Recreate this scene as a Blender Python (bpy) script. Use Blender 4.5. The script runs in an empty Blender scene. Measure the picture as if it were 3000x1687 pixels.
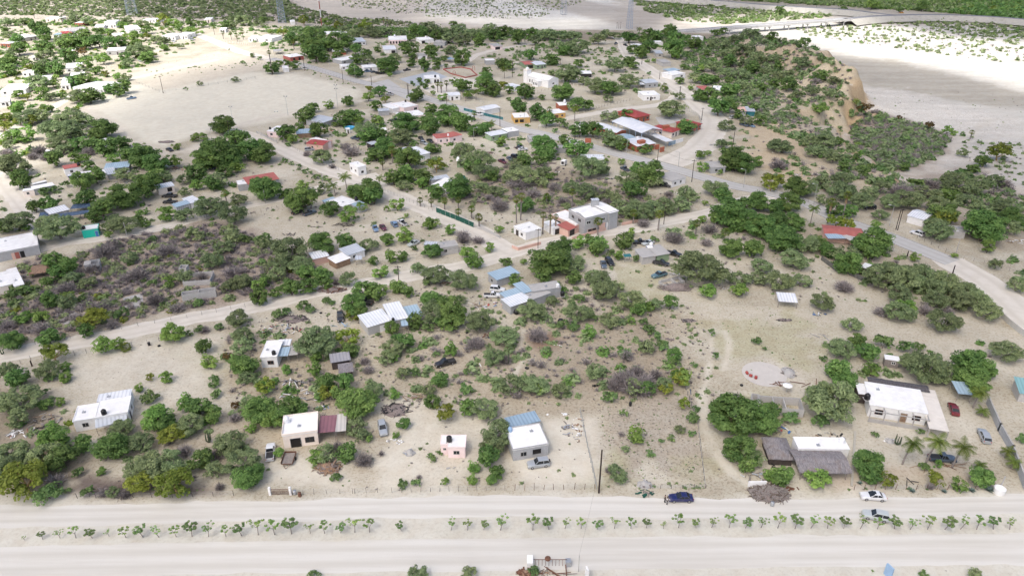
import bpy, math, random
import numpy as np
from mathutils import Vector
S=bpy.context.scene
# ---------------- camera, sky, sun, exposure ----------------
F,PITCH,CAMH=2120.0,math.radians(28),100.0
cd=bpy.data.cameras.new("camera"); cam=bpy.data.objects.new("camera",cd); S.collection.objects.link(cam)
cam.location=(0,0,CAMH); cam.rotation_euler=(math.radians(90)-PITCH,0,0)
cd.sensor_width=36; cd.lens=F/3000*36; cd.clip_start=1; cd.clip_end=20000; S.camera=cam
SUN_EL,SUN_AZ=math.radians(58),math.radians(215)      # azimuth clockwise from +Y
w=bpy.data.worlds.new("World"); S.world=w; w.use_nodes=True
nt=w.node_tree; sky=nt.nodes.new('ShaderNodeTexSky'); sky.sky_type='NISHITA'; sky.sun_disc=False
sky.sun_elevation=SUN_EL; sky.sun_rotation=SUN_AZ; sky.dust_density=5.0; sky.air_density=0.75; sky.ozone_density=0.3
nt.links.new(sky.outputs[0],nt.nodes['Background'].inputs[0]); nt.nodes['Background'].inputs[1].default_value=0.15
sd=bpy.data.lights.new("sun",'SUN'); sun=bpy.data.objects.new("sun",sd); S.collection.objects.link(sun)
sd.energy=2.8; sd.angle=math.radians(0.5); sd.color=(1,.965,.92)
SDIR=Vector((math.sin(SUN_AZ)*math.cos(SUN_EL),math.cos(SUN_AZ)*math.cos(SUN_EL),math.sin(SUN_EL)))
sun.rotation_euler=SDIR.to_track_quat('Z','Y').to_euler(); sun.location=(0,0,300)
S.view_settings.view_transform='Standard'; S.view_settings.look='None'; S.view_settings.exposure=0.89; S.view_settings.gamma=1
S.render.engine='CYCLES'
try:
    S.cycles.max_bounces=5; S.cycles.diffuse_bounces=3; S.cycles.transparent_max_bounces=8; S.cycles.use_denoising=True
    S.cycles.caustics_reflective=False; S.cycles.caustics_refractive=False
except Exception: pass
# ---------------- pixel -> world ----------------
TL={}
for i,(x) in enumerate((0,750,1500,2200)): TL['a%d'%i]=(x,1100,2.469); TL['b%d'%i]=(x,620,2.734)
for i in range(4): TL['c%d'%i]=(750*i,250,3.22); TL['d%d'%i]=(750*i,0,3.435)
TL['s']=(0,0,1.0)
def P(t,x,y):
    o=TL[t]; return (o[0]+x/o[2],o[1]+y/o[2])
cp,sp=math.cos(PITCH),math.sin(PITCH)
def ray(x,y):
    u=(x-1500)/F; v=(y-843)/F
    return (u,cp-v*sp,-(sp+v*cp))
def G(x,y,z=0.0):
    r=ray(x,y); t=(CAMH-z)/max(-r[2],0.012)
    return (r[0]*t,r[1]*t)
def scl(wy,z=0):   # px per metre at world y
    return F/((wy)*cp+(CAMH-z)*sp)
def arrG(pts,z=0.0): return np.array([G(x,y,z) for x,y in pts])
# ---------------- noise ----------------
def _h(ix,iy,s):
    n=(ix*374761393+iy*668265263+s*1274126177)&0x7fffffff
    n=((n^(n>>13))*1274126177)&0x7fffffff
    return ((n^(n>>16))&0xffff)/65535.0
def vn(x,y,sc,seed=0,oc=3):
    x=np.asarray(x,float)/sc; y=np.asarray(y,float)/sc; r=0;a=1;tot=0
    for k in range(oc):
        ix=np.floor(x).astype(np.int64); iy=np.floor(y).astype(np.int64); fx=x-ix; fy=y-iy
        fx=fx*fx*(3-2*fx); fy=fy*fy*(3-2*fy); s=seed+k*17
        v=(_h(ix,iy,s)*(1-fx)+_h(ix+1,iy,s)*fx)*(1-fy)+(_h(ix,iy+1,s)*(1-fx)+_h(ix+1,iy+1,s)*fx)*fy
        r=r+v*a; tot+=a; a*=.5; x=x*2.03; y=y*2.03
    return r/tot
def dist_line(px,py,L,closed=False):
    d=np.full(px.shape,1e9); n=len(L)
    for i in range(n if closed else n-1):
        ax,ay=L[i]; bx,by=L[(i+1)%n]; dx,dy=bx-ax,by-ay; q=dx*dx+dy*dy+1e-9
        t=np.clip(((px-ax)*dx+(py-ay)*dy)/q,0,1)
        d=np.minimum(d,(px-ax-t*dx)**2+(py-ay-t*dy)**2)
    return np.sqrt(d)
def inside(px,py,L):
    c=np.zeros(px.shape,bool); n=len(L); j=n-1
    for i in range(n):
        xi,yi=L[i]; xj,yj=L[j]
        if yi!=yj: c^=((yi>py)!=(yj>py))&(px<(xj-xi)*(py-yi)/(yj-yi)+xi)
        j=i
    return c
def sdist(px,py,L):
    d=dist_line(px,py,L,True); return np.where(inside(px,py,L),-d,d)
def sst(x): x=np.clip(x,0,1); return x*x*(3-2*x)
# ---------------- terrain ----------------
EDGE=[(640,-150),(820,14),(1000,55),(1300,76),(1600,86),(1900,90),(2100,98),(2240,108),(2360,150),(2440,205),(2470,262),(2425,300),(2330,330),(2400,372),(2470,430),(2540,485),(2590,530),(2680,575),(2800,618),(2900,660),(3050,720),(3300,800)]
EW=[tuple(p) for p in arrG(EDGE)]+[(900,-400),(-3500,-400),(-3500,2600),(-1500,3000)]
LOW=-15.0
_cl=arrG([(2240,108),(2360,150),(2440,205),(2470,262),(2425,300),(2330,330),(2400,372),(2470,430),(2540,485),(2590,530)])
_rg=arrG([(2215,170),(2330,195),(2415,218),(2450,245)])
def terr(x,y):
    x=np.asarray(x,float); y=np.asarray(y,float)
    n=(vn(x,y,26,5,3)-.5)*22+(vn(x,y,9,8,2)-.5)*9
    dc=dist_line(x,y,[tuple(p) for p in _cl])
    k=np.exp(-(dc/40)**2)
    d=sdist(x,y,EW)+n*(.35+.65*k)
    wd=40-27*k
    h=LOW*sst(d/wd)
    h=h+k*np.clip(-h/15,0,1)*(1-np.clip(-h/15,0,1))*8*(vn(x,y,6,21,3)-.5)*2
    dr=dist_line(x,y,[tuple(p) for p in _rg]); h=h+np.exp(-(dr/24)**2)*(9+20*(vn(x,y,14,91,3)-.5))
    # the bed of the arroyo rolls a little
    h=h+(vn(x,y,60,31,3)-.5)*2.0*sst((d-30)/60)
    return h
def T(x,y): return float(terr(np.array([x]),np.array([y]))[0])
def GT(x,y,off=0.0):
    z=0.0
    for i in range(14):
        wx,wy=G(x,y,z+off); z=.5*z+.5*T(wx,wy) if i else T(wx,wy)
    wx,wy=G(x,y,z+off); return wx,wy,T(wx,wy)
# ---------------- materials ----------------
def srgb(r,g,b):
    f=lambda c:(c/255/12.92 if c/255<=.04045 else ((c/255+.055)/1.055)**2.4)
    return (f(r),f(g),f(b),1)
MATS={}
def newmat(name):
    m=bpy.data.materials.new(name); m.use_nodes=True; MATS[name]=m
    return m,m.node_tree,m.node_tree.nodes['Principled BSDF']
def N(nt,t,**k):
    n=nt.nodes.new(t)
    for a,b in k.items(): setattr(n,a,b)
    return n
def mixc(nt,fac,a,b,mode='MIX'):
    n=nt.nodes.new('ShaderNodeMix'); n.data_type='RGBA'; n.blend_type=mode; n.clamp_result=False
    for s,v in ((n.inputs[0],fac),(n.inputs[6],a),(n.inputs[7],b)):
        if isinstance(v,bpy.types.NodeSocket): nt.links.new(v,s)
        else: s.default_value=v
    return n.outputs[2]
def ramp(nt,src,p0,p1,c0=(0,0,0,1),c1=(1,1,1,1)):
    r=nt.nodes.new('ShaderNodeValToRGB'); r.color_ramp.elements[0].position=p0; r.color_ramp.elements[1].position=p1
    r.color_ramp.elements[0].color=c0; r.color_ramp.elements[1].color=c1; nt.links.new(src,r.inputs[0]); return r.outputs[0]
def noise(nt,scale,detail=4,rough=.6,vec=None,coord='Object'):
    tc=nt.nodes.new('ShaderNodeTexCoord') if vec is None else None
    n=nt.nodes.new('ShaderNodeTexNoise'); n.inputs['Scale'].default_value=scale; n.inputs['Detail'].default_value=detail; n.inputs['Roughness'].default_value=rough
    nt.links.new(tc.outputs[coord] if vec is None else vec,n.inputs['Vector']); return n.outputs[0]
def bump(nt,b,h,strength=.3,dist=.1):
    n=nt.nodes.new('ShaderNodeBump'); n.inputs['Strength'].default_value=strength; n.inputs['Distance'].default_value=dist
    nt.links.new(h,n.inputs['Height']); nt.links.new(n.outputs[0],b.inputs['Normal'])
def paint(name,col,rough=.8,var=.12,stain=None,sc=1.2,st_amt=.5,metal=0,coat=0):
    """plaster, painted board, concrete: one colour with weathering of its own"""
    if name in MATS: return MATS[name]
    m,nt,b=newmat(name); n=noise(nt,sc,6,.65)
    c=mixc(nt,ramp(nt,n,.35,.7),(col[0]*(1-var),col[1]*(1-var),col[2]*(1-var),1),(min(1,col[0]*(1+var*.6)),min(1,col[1]*(1+var*.6)),min(1,col[2]*(1+var*.6)),1))
    if stain:
        n2=noise(nt,sc*.45,7,.7); c=mixc(nt,ramp(nt,n2,.52,.52+.25/(st_amt+.2)),c,stain)
    nt.links.new(c,b.inputs['Base Color']); b.inputs['Roughness'].default_value=rough; b.inputs['Metallic'].default_value=metal
    if coat: b.inputs['Coat Weight'].default_value=coat
    bump(nt,b,n,.25,.05); return m
def tin(name,col,rust=(.16,.08,.05,1),amt=.35,pitch=.8,axis='X'):
    if name in MATS: return MATS[name]
    m,nt,b=newmat(name); tc=N(nt,'ShaderNodeTexCoord'); wv=N(nt,'ShaderNodeTexWave'); wv.bands_direction=axis
    wv.inputs['Scale'].default_value=.314/pitch*1.0; nt.links.new(tc.outputs['Object'],wv.inputs['Vector'])
    n=noise(nt,.5,7,.7); n3=noise(nt,.23,2,.5)
    c=mixc(nt,ramp(nt,n3,.4,.6),(col[0]*.82,col[1]*.84,col[2]*.87,1),col)
    c=mixc(nt,ramp(nt,n,.56,.75),c,(rust[0]*amt+col[0]*(1-amt),rust[1]*amt+col[1]*(1-amt),rust[2]*amt+col[2]*(1-amt),1))
    c=mixc(nt,.36,c,ramp(nt,wv.outputs[0],.0,.6,(col[0]*.55,col[1]*.55,col[2]*.57,1),(col[0]*1.1,col[1]*1.1,col[2]*1.1,1)))
    nt.links.new(c,b.inputs['Base Color']); b.inputs['Roughness'].default_value=.5; b.inputs['Metallic'].default_value=.15
    bump(nt,b,wv.outputs[0],.6,.04); return m
DIRT=(.30,.22,.16,1); GRIME=(.25,.24,.22,1)
def M(k):
    if k in MATS: return MATS[k]
    d={
    'white':lambda:paint('white',(.80,.80,.79),.75,.06,(.46,.42,.37,1),.9,.25),
    'roofwhite':lambda:paint('roofwhite',(.80,.80,.79),.7,.12,(.36,.33,.29,1),.45,.5),
    'cream':lambda:paint('cream',(.82,.73,.65),.8,.05,(.48,.38,.30,1),.8,.2),
    'pink':lambda:paint('pink',(.82,.67,.66),.8,.05,(.52,.36,.33,1),.8,.2),
    'salmon':lambda:paint('salmon',(.66,.44,.36),.8,.08,(.45,.3,.25,1),.8,.25),
    'yellow':lambda:paint('yellow',(.62,.38,.12),.8,.08,GRIME),
    'green':lambda:paint('green',(.26,.36,.22),.8,.08,GRIME,.8,.2),
    'aqua':lambda:paint('aqua',(.01,.46,.35),.7,.05),
    'brick':lambda:paint('brick',(.40,.13,.075),.85,.15,(.25,.1,.07,1),3),
    'redroof':lambda:paint('redroof',(.33,.055,.05),.7,.14,(.36,.14,.12,1),.7,.45),
    'redroof2':lambda:paint('redroof2',(.40,.12,.10),.75,.16,(.50,.22,.18,1),.6,.4),
    'block':lambda:blockm('block',(.42,.43,.44)),
    'blocklight':lambda:blockm('blocklight',(.50,.49,.475)),
    'concrete':lambda:paint('concrete',(.40,.39,.375),.85,.14,(.24,.23,.21,1),.6,.5),
    'darkwood':lambda:paint('darkwood',(.07,.055,.05),.85,.3,None,2.2),
    'wood':lambda:paint('wood',(.30,.2,.13),.8,.25,(.15,.1,.07,1),2),
    'beigeroof':lambda:paint('beigeroof',(.66,.62,.56),.75,.1,(.45,.40,.34,1),.4,.5),
    'greywood':lambda:paint('greywood',(.25,.22,.2),.85,.25,(.12,.1,.09,1),2),
    'pole':lambda:paint('pole',(.035,.022,.018),.8,.35,None,1.5),
    'metal':lambda:paint('metal',(.42,.44,.46),.45,.1,None,1,.3,.5),
    'steel':lambda:paint('steel',(.33,.40,.50),.45,.12,None,1,.3,.4),
    'rust':lambda:paint('rust',(.16,.075,.045),.85,.3,(.08,.05,.04,1),2.2),
    'black':lambda:paint('black',(.012,.012,.014),.4,.2),
    'dark':lambda:paint('dark',(.03,.028,.028),.6,.3),
    'tarpblue':lambda:paint('tarpblue',(.06,.10,.17),.55,.35,(.17,.2,.23,1),1),
    'blue':lambda:paint('blue',(.04,.16,.42),.5,.15),
    'teal':lambda:paint('teal',(.02,.15,.17),.6,.2,(.2,.33,.33,1),.8),
    'netgreen':lambda:paint('netgreen',(.01,.085,.06),.8,.2),
    'tin':lambda:tin('tin',(.55,.58,.61,1)),
    'tinwhite':lambda:tin('tinwhite',(.78,.79,.80,1),(.4,.34,.3,1),.3),
    'tinblue':lambda:tin('tinblue',(.38,.50,.58,1),(.3,.3,.3,1),.3),
    'tinrust':lambda:tin('tinrust',(.34,.33,.34,1),(.22,.10,.07,1),.8),
    'tinmaroon':lambda:tin('tinmaroon',(.26,.12,.14,1),(.36,.30,.31,1),.7),
    'tinbeige':lambda:tin('tinbeige',(.58,.54,.49,1),(.42,.36,.3,1),.5),
    'tincyan':lambda:tin('tincyan',(.30,.41,.50,1),(.4,.45,.5,1),.3),
    'tinteal':lambda:tin('tinteal',(.25,.45,.45,1),(.4,.4,.4,1),.4),
    'thatch':lambda:thatchm('thatch',(.21,.195,.20)),
    'thatchbrown':lambda:thatchm('thatchbrown',(.24,.16,.11)),
    'thatchdark':lambda:thatchm('thatchdark',(.085,.08,.085)),
    'glass':lambda:paint('glass',(.02,.025,.03),.12,.2),
    'tyre':lambda:paint('tyre',(.02,.02,.02),.85,.2),
    'rim':lambda:paint('rim',(.4,.4,.42),.35,.1,None,1,.3,.6),
    'lamp':lambda:paint('lamp',(.7,.7,.68),.2,.05),
    'skin':lambda:paint('skin',(.33,.19,.13),.6,.08),
    'hair':lambda:paint('hair',(.012,.01,.009),.6,.2),
    'bark':lambda:paint('bark',(.13,.10,.08),.9,.3,None,4),
    'barkgrey':lambda:paint('barkgrey',(.26,.23,.21),.9,.3,None,4),
    'barkyellow':lambda:paint('barkyellow',(.36,.26,.12),.9,.2,None,4),
    'frond_dry':lambda:paint('frond_dry',(.30,.20,.13),.9,.3,None,4),
    'redplastic':lambda:paint('redplastic',(.38,.06,.05),.5,.1),
    'whiteplastic':lambda:paint('whiteplastic',(.75,.76,.78),.4,.05),
    'bluelight':lambda:paint('bluelight',(.28,.42,.60),.6,.1),
    'paving':lambda:paint('paving',(.43,.43,.435),.9,.07,(.36,.35,.34,1),.15,.5),
    'redwhite':lambda:paint('redwhite',(.36,.11,.09),.6,.1),
    'twig':lambda:paint('twig',(.24,.20,.185),.95,.35,None,3),
    }
    if k in d: return d[k]()
    raise KeyError(k)
def blockm(name,col):
    m,nt,b=newmat(name); tc=N(nt,'ShaderNodeTexCoord'); br=N(nt,'ShaderNodeTexBrick')
    mp=N(nt,'ShaderNodeMapping'); mp.inputs['Rotation'].default_value=(math.radians(90),0,0); nt.links.new(tc.outputs['Object'],mp.inputs[0])
    nt.links.new(mp.outputs[0],br.inputs['Vector']); br.inputs['Scale'].default_value=1; br.inputs['Brick Width'].default_value=.4; br.inputs['Row Height'].default_value=.2; br.inputs['Mortar Size'].default_value=.012
    br.inputs['Color1'].default_value=(*col,1); br.inputs['Color2'].default_value=(col[0]*.86,col[1]*.86,col[2]*.86,1); br.inputs['Mortar'].default_value=(col[0]*.72,col[1]*.72,col[2]*.72,1)
    n=noise(nt,.8,6,.7); c=mixc(nt,ramp(nt,n,.5,.8),br.outputs[0],(col[0]*.75,col[1]*.73,col[2]*.7,1))
    nt.links.new(c,b.inputs['Base Color']); b.inputs['Roughness'].default_value=.9; return m
def thatchm(name,col):
    m,nt,b=newmat(name); tc=N(nt,'ShaderNodeTexCoord'); mp=N(nt,'ShaderNodeMapping'); mp.inputs['Scale'].default_value=(9,1.2,1.2)
    nt.links.new(tc.outputs['Object'],mp.inputs[0]); n=noise(nt,1.0,6,.75,mp.outputs[0])
    n2=noise(nt,.6,4,.6); c=mixc(nt,ramp(nt,n,.35,.65),(col[0]*.5,col[1]*.5,col[2]*.5,1),(col[0]*1.5,col[1]*1.5,col[2]*1.5,1))
    c=mixc(nt,ramp(nt,n2,.5,.7),c,(col[0]*.9,col[1]*.8,col[2]*.7,1))
    nt.links.new(c,b.inputs['Base Color']); b.inputs['Roughness'].default_value=.95; bump(nt,b,n,.9,.1); return m
def leafm(name,c0,c1,trans=.38):
    m,nt,b=newmat(name); at=N(nt,'ShaderNodeAttribute'); at.attribute_name='v'; oi=N(nt,'ShaderNodeObjectInfo')
    c=mixc(nt,at.outputs['Fac'],(*c0,1),(*c1,1))
    hs=N(nt,'ShaderNodeHueSaturation'); nt.links.new(c,hs.inputs['Color'])
    mr=N(nt,'ShaderNodeMapRange'); mr.inputs['To Min'].default_value=.78; mr.inputs['To Max'].default_value=1.25; nt.links.new(oi.outputs['Random'],mr.inputs[0]); nt.links.new(mr.outputs[0],hs.inputs['Value'])
    m2=N(nt,'ShaderNodeMath',operation='MULTIPLY'); m2.inputs[1].default_value=7.13; nt.links.new(oi.outputs['Random'],m2.inputs[0])
    m3=N(nt,'ShaderNodeMath',operation='FRACT'); nt.links.new(m2.outputs[0],m3.inputs[0])
    mr2=N(nt,'ShaderNodeMapRange'); mr2.inputs['To Min'].default_value=.485; mr2.inputs['To Max'].default_value=.515; nt.links.new(m3.outputs[0],mr2.inputs[0]); nt.links.new(mr2.outputs[0],hs.inputs['Hue'])
    nt.links.new(hs.outputs[0],b.inputs['Base Color']); b.inputs['Roughness'].default_value=.6; b.inputs['Specular IOR Level'].default_value=.25
    if trans:
        tr=N(nt,'ShaderNodeBsdfTranslucent'); nt.links.new(hs.outputs[0],tr.inputs[0]); mx=N(nt,'ShaderNodeMixShader'); mx.inputs[0].default_value=trans
        nt.links.new(b.outputs[0],mx.inputs[1]); nt.links.new(tr.outputs[0],mx.inputs[2]); nt.links.new(mx.outputs[0],nt.nodes['Material Output'].inputs[0])
    return m
LEAF={'G':leafm('leaf_dark',(.085,.165,.045),(.235,.36,.105)),'L':leafm('leaf_bright',(.13,.24,.055),(.28,.42,.11)),
 'M':leafm('leaf_mesquite',(.15,.205,.095),(.33,.41,.195)),'O':leafm('leaf_olive',(.13,.175,.03),(.28,.34,.06)),
 'S':leafm('leaf_shrub',(.10,.18,.06),(.23,.33,.12)),'D':leafm('dry_twigs',(.16,.14,.14),(.33,.30,.29),0),
 'B':leafm('leaf_rust',(.10,.06,.025),(.20,.14,.05)),'P':leafm('leaf_palm',(.07,.12,.02),(.20,.25,.05)),'Y':leafm('leaf_palm_dry',(.20,.13,.07),(.36,.27,.16),.1)}
# ---------------- mesh helpers ----------------
class MB:
    def __init__(s): s.v=[]; s.f=[]; s.m=[]
    def add(s,vs,fs,mi=0):
        o=len(s.v); s.v+= [tuple(p) for p in vs]; s.f+=[tuple(i+o for i in f) for f in fs]; s.m+=[mi]*len(fs); return s
    def box(s,x0,x1,y0,y1,z0,z1,mi=0):
        return s.add([(x0,y0,z0),(x1,y0,z0),(x1,y1,z0),(x0,y1,z0),(x0,y0,z1),(x1,y0,z1),(x1,y1,z1),(x0,y1,z1)],
          [(0,3,2,1),(4,5,6,7),(0,1,5,4),(1,2,6,5),(2,3,7,6),(3,0,4,7)],mi)
    def prism(s,base,dz,mi=0):  # base: list of (x,y,z) ccw from above ; extruded by vector dz
        n=len(base); return s.add(list(base)+[(p[0]+dz[0],p[1]+dz[1],p[2]+dz[2]) for p in base],[tuple(range(n-1,-1,-1)),tuple(range(n,2*n))]+[(i,(i+1)%n,n+(i+1)%n,n+i) for i in range(n)],mi)
    def tube(s,a,b,r0,r1=None,n=6,mi=0):
        r1=r0 if r1 is None else r1; a=Vector(a); b=Vector(b); d=(b-a).normalized(); u=d.orthogonal().normalized(); w_=d.cross(u)
        vs=[a+(u*math.cos(2*math.pi*i/n)+w_*math.sin(2*math.pi*i/n))*r0 for i in range(n)]+[b+(u*math.cos(2*math.pi*i/n)+w_*math.sin(2*math.pi*i/n))*r1 for i in range(n)]
        return s.add(vs,[tuple(range(n-1,-1,-1)),tuple(range(n,2*n))]+[(i,(i+1)%n,n+(i+1)%n,n+i) for i in range(n)],mi)
    def lathe(s,prof,n=12,c=(0,0,0),mi=0):
        vs=[];fs=[]
        for r,z in prof: vs+=[(c[0]+r*math.cos(2*math.pi*i/n),c[1]+r*math.sin(2*math.pi*i/n),c[2]+z) for i in range(n)]
        for k in range(len(prof)-1): fs+=[(k*n+i,k*n+(i+1)%n,(k+1)*n+(i+1)%n,(k+1)*n+i) for i in range(n)]
        fs+=[tuple(range(n-1,-1,-1)),tuple(range((len(prof)-1)*n,len(prof)*n))]
        return s.add(vs,fs,mi)
    def mesh(s,name,mats,smooth=False):
        me=bpy.data.meshes.new(name); me.from_pydata(s.v,[],s.f)
        for m in (mats if isinstance(mats,(list,tuple)) else [mats]): me.materials.append(m)
        if len(set(s.m))>1: me.polygons.foreach_set('material_index',s.m)
        if smooth: me.polygons.foreach_set('use_smooth',[True]*len(s.f))
        me.update(); return me
    def obj(s,name,mats,parent=None,smooth=False,loc=None):
        return mk(name,s.mesh(name,mats,smooth),parent,loc)
def mk(name,me,parent=None,loc=None,rz=0,sc=None):
    o=bpy.data.objects.new(name,me); S.collection.objects.link(o)
    if parent is not None: o.parent=parent
    if loc is not None: o.location=loc
    if rz: o.rotation_euler=(0,0,rz)
    if sc is not None: o.scale=sc if isinstance(sc,(tuple,list)) else (sc,)*3
    return o
def tag(o,label=None,cat=None,group=None,kind=None):
    if label: o['label']=label
    if cat: o['category']=cat
    if group: o['group']=group
    if kind: o['kind']=kind
    return o
def root(name,loc,rz=0,sc=None,**k): return tag(mk(name,None,None,loc,rz,sc),**k)
def npmesh(name,V,Fq,mats,attr=None,mi=None,nv=4):
    me=bpy.data.meshes.new(name); V=np.asarray(V,np.float32); Fq=np.asarray(Fq,np.int32); nf=len(Fq)
    me.vertices.add(len(V)); me.vertices.foreach_set('co',V.ravel()); me.loops.add(nf*nv); me.polygons.add(nf)
    me.loops.foreach_set('vertex_index',Fq.ravel()); me.polygons.foreach_set('loop_start',np.arange(nf,dtype=np.int32)*nv); me.polygons.foreach_set('loop_total',np.full(nf,nv,np.int32))
    for m in (mats if isinstance(mats,(list,tuple)) else [mats]): me.materials.append(m)
    if mi is not None: me.polygons.foreach_set('material_index',np.asarray(mi,np.int32))
    me.update(calc_edges=True)
    if attr is not None:
        a=me.attributes.new('v','FLOAT','FACE'); a.data.foreach_set('value',np.asarray(attr,np.float32))
    return me
# ---------------- ground ----------------
ys=[-120,-60,-10,25,45,58]
y=66.0
while y<460: ys.append(y); y+=max(.38,y*.0030)
while y<1500: ys.append(y); y+=y*.0065
while y<9000: ys.append(y); y*=1.12
ys=np.array(ys); s_=np.linspace(-1,1,720); tt=np.sign(s_)*(.52*np.abs(s_)+.9*np.abs(s_)**4)
XX=tt[None,:]*(70+.93*np.maximum(ys,0))[:,None]*1.45; YY=np.repeat(ys[:,None],len(tt),1)
XX[0:2]*=3
X=XX.ravel(); Y=YY.ravel(); Z=np.where(Y<2500,terr(X,Y),LOW)
far=np.clip((Y-1500)/3000,0,1); Z=Z+far*far*60*vn(X,Y,700,3,3)
SAND=np.array([.49,.445,.37]); col=np.repeat(SAND[None],len(X),0); speck=np.full(len(X),.6)
nb=vn(X,Y,7,11,4); nb2=vn(X,Y,2.2,12,3); nb3=vn(X,Y,30,13,3)
col=col*(1+.16*(nb3-.5))[:,None]
low=np.clip(-Z/12,0,1)
def blend(mask,c,sp=None):
    global col,speck
    m=np.clip(mask,0,1)[:,None]; col=col*(1-m)+np.array(c)[None]*m
    if sp is not None: speck=speck*(1-m[:,0])+sp*m[:,0]
def region(pts,c,edge=3,br=.5,amt=1,sp=None,z=0,t=None):
    L=arrG([P(t,*p) for p in pts] if t else pts,z); x0,y0=L.min(0)-edge*3; x1,y1=L.max(0)+edge*3
    i=np.where((X>x0)&(X<x1)&(Y>y0)&(Y<y1))[0]
    if not len(i): return
    d=sdist(X[i],Y[i],[tuple(p) for p in L]); m=np.zeros(len(X)); m[i]=sst(.5-d/edge*.5+(nb[i]-.5)*br*3)*amt; blend(m,c,sp)
def track(pts,wd,c,edge=2,amt=1,sp=None,z=0,t=None,br=.35):
    L=arrG([P(t,*p) for p in pts] if t else pts,z); x0,y0=L.min(0)-wd*3; x1,y1=L.max(0)+wd*3
    i=np.where((X>x0)&(X<x1)&(Y>y0)&(Y<y1))[0]
    d=dist_line(X[i],Y[i],[tuple(p) for p in L])-wd/2; m=np.zeros(len(X)); m[i]=sst(.5-d/edge*.5+(nb[i]-.5)*br*3)*amt; blend(m,c,sp)
LIT=(.28,.235,.185); LIT2=(.37,.315,.25); GR=(.36,.34,.20); PALE=(.59,.545,.475); ROADC=(.56,.52,.475)
pt=sst((vn(X,Y,14,301,4)-.47)*5)*(.35+.65*vn(X,Y,3,302,2)); m_=(.55*pt)[:,None]; col=col*(1-m_)+np.array([.355,.315,.24])[None]*m_; speck=np.clip(speck+.4*pt,0,1)
pt=sst((vn(X,Y,11,305,3)-.58)*6)*.5; m_=pt[:,None]; col=col*(1-m_)+np.array([.60,.56,.49])[None]*m_
# low ground: arroyo bed and far bank
blend(low,(.52,.47,.42),.45)
lz=-15
region([(1230,-30),(1500,-30),(1790,60),(2100,85),(2240,60),(2700,75),(3300,95),(3500,330),(3300,440),(2850,420),(2520,300),(2470,170),(2300,110),(1500,85),(1250,50)],(.56,.53,.49),14,.5,1,.2,lz)
region([(1420,-60),(1790,-10),(1830,60),(1600,58),(1450,30)],(.66,.64,.61),10,.5,.9,.9,lz)
region([(1500,0),(1700,0),(1900,35),(2060,85),(1850,90),(1760,60)],(.40,.355,.315),10,.3,.8,.1,lz)
region([(2430,165),(2620,175),(2780,215),(3000,270),(3200,300),(3200,340),(2850,300),(2600,270),(2490,240)],(.41,.375,.325),8,.5,.95,.05,lz)
region([(2480,262),(2650,262),(2830,310),(3000,350),(3000,400),(2830,385),(2650,350),(2500,320)],(.58,.55,.52),7,.7,.9,.95,lz)
region([(2700,390),(3100,400),(3100,560),(2850,520),(2720,470)],(.50,.475,.45),8,.8,.8,.6,lz)
region([(1900,-20),(3400,-20),(3400,75),(2800,62),(2500,48),(2100,60),(1960,40)],(.42,.38,.33),25,.8,.8,.7,lz)
region([(2570,10),(2780,8),(2850,22),(2760,35),(2600,28)],(.42,.37,.25),10,.2,1,.1,lz)
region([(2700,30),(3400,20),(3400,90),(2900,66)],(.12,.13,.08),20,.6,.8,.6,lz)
track([(2640,512),(2700,490),(2760,460),(2815,415),(2840,395),(2900,350)],4.5,(.52,.48,.43),2.5,.9,.1,lz)
st=vn(X*.12+Y*.05,Y,5,51,4); lw=(low>.6); col[lw]*=(1+.34*(st[lw]-.5))[:,None]
region([(2480,350),(2560,330),(2700,360),(2790,400),(2750,455),(2640,500),(2560,505),(2500,440)],(.27,.225,.20),6,.5,.9,.8,-14)
region([(2560,560),(2640,520),(2780,470),(2860,450),(2950,500),(3150,600),(3150,900),(2900,700),(2700,640)],(.33,.28,.24),8,.7,.8,.8,-8)
region([(2000,-20),(3400,-20),(3400,45),(2500,32),(2100,10)],(.34,.31,.26),20,.8,.7,.7,lz)
# cliff and slopes: bare yellow earth where it is steep
gz=np.abs(np.gradient(Z.reshape(XX.shape),axis=1)/(np.abs(np.gradient(XX,axis=1))+1e-6)).ravel()+np.abs(np.gradient(Z.reshape(XX.shape),axis=0)/(np.abs(np.gradient(YY,axis=0))+1e-6)).ravel()
blend(sst((gz-.25)/.6)*(Y<1300),(.46,.345,.225),.55)
# plateau
region([(-400,60),(0,52),(430,58),(560,62),(860,75),(1000,80),(1300,86),(1280,60),(1000,40),(850,-10),(800,-70),(-900,-70)],(.46,.41,.36),20,.6,1,.8)
region([(240,305),(390,250),(700,210),(870,215),(1060,262),(1040,295),(930,320),(760,365),(640,375),(480,430),(400,410),(300,340)],(.63,.59,.51),5,.15,1,.12)   # playing field
region([(380,215),(640,150),(830,190),(700,220),(450,270)],(.58,.52,.44),4,.4,.9,.5)
region([(0,830),(60,770),(130,745),(200,757),(330,700),(480,672),(560,655),(650,650),(760,690),(830,720),(900,760),(960,800),(1000,815),(920,835),(780,870),(550,915),(300,965),(0,1025),(-200,1060),(-200,880)],(.34,.285,.245),4,.5,.95,.85)
region([(1420,520),(1500,470),(1640,490),(1800,540),(1880,560),(2000,580),(2030,590),(1900,640),(1700,670),(1600,640),(1500,600),(1400,620),(1350,600),(1300,560)],LIT,6,.5,.75,.8)
region([(2000,130),(2250,100),(2400,170),(2440,250),(2400,330),(2460,420),(2560,500),(2480,560),(2380,545),(2250,470),(2180,420),(2150,330),(2080,250),(2000,200)],LIT2,8,.8,.7,.7)
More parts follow.
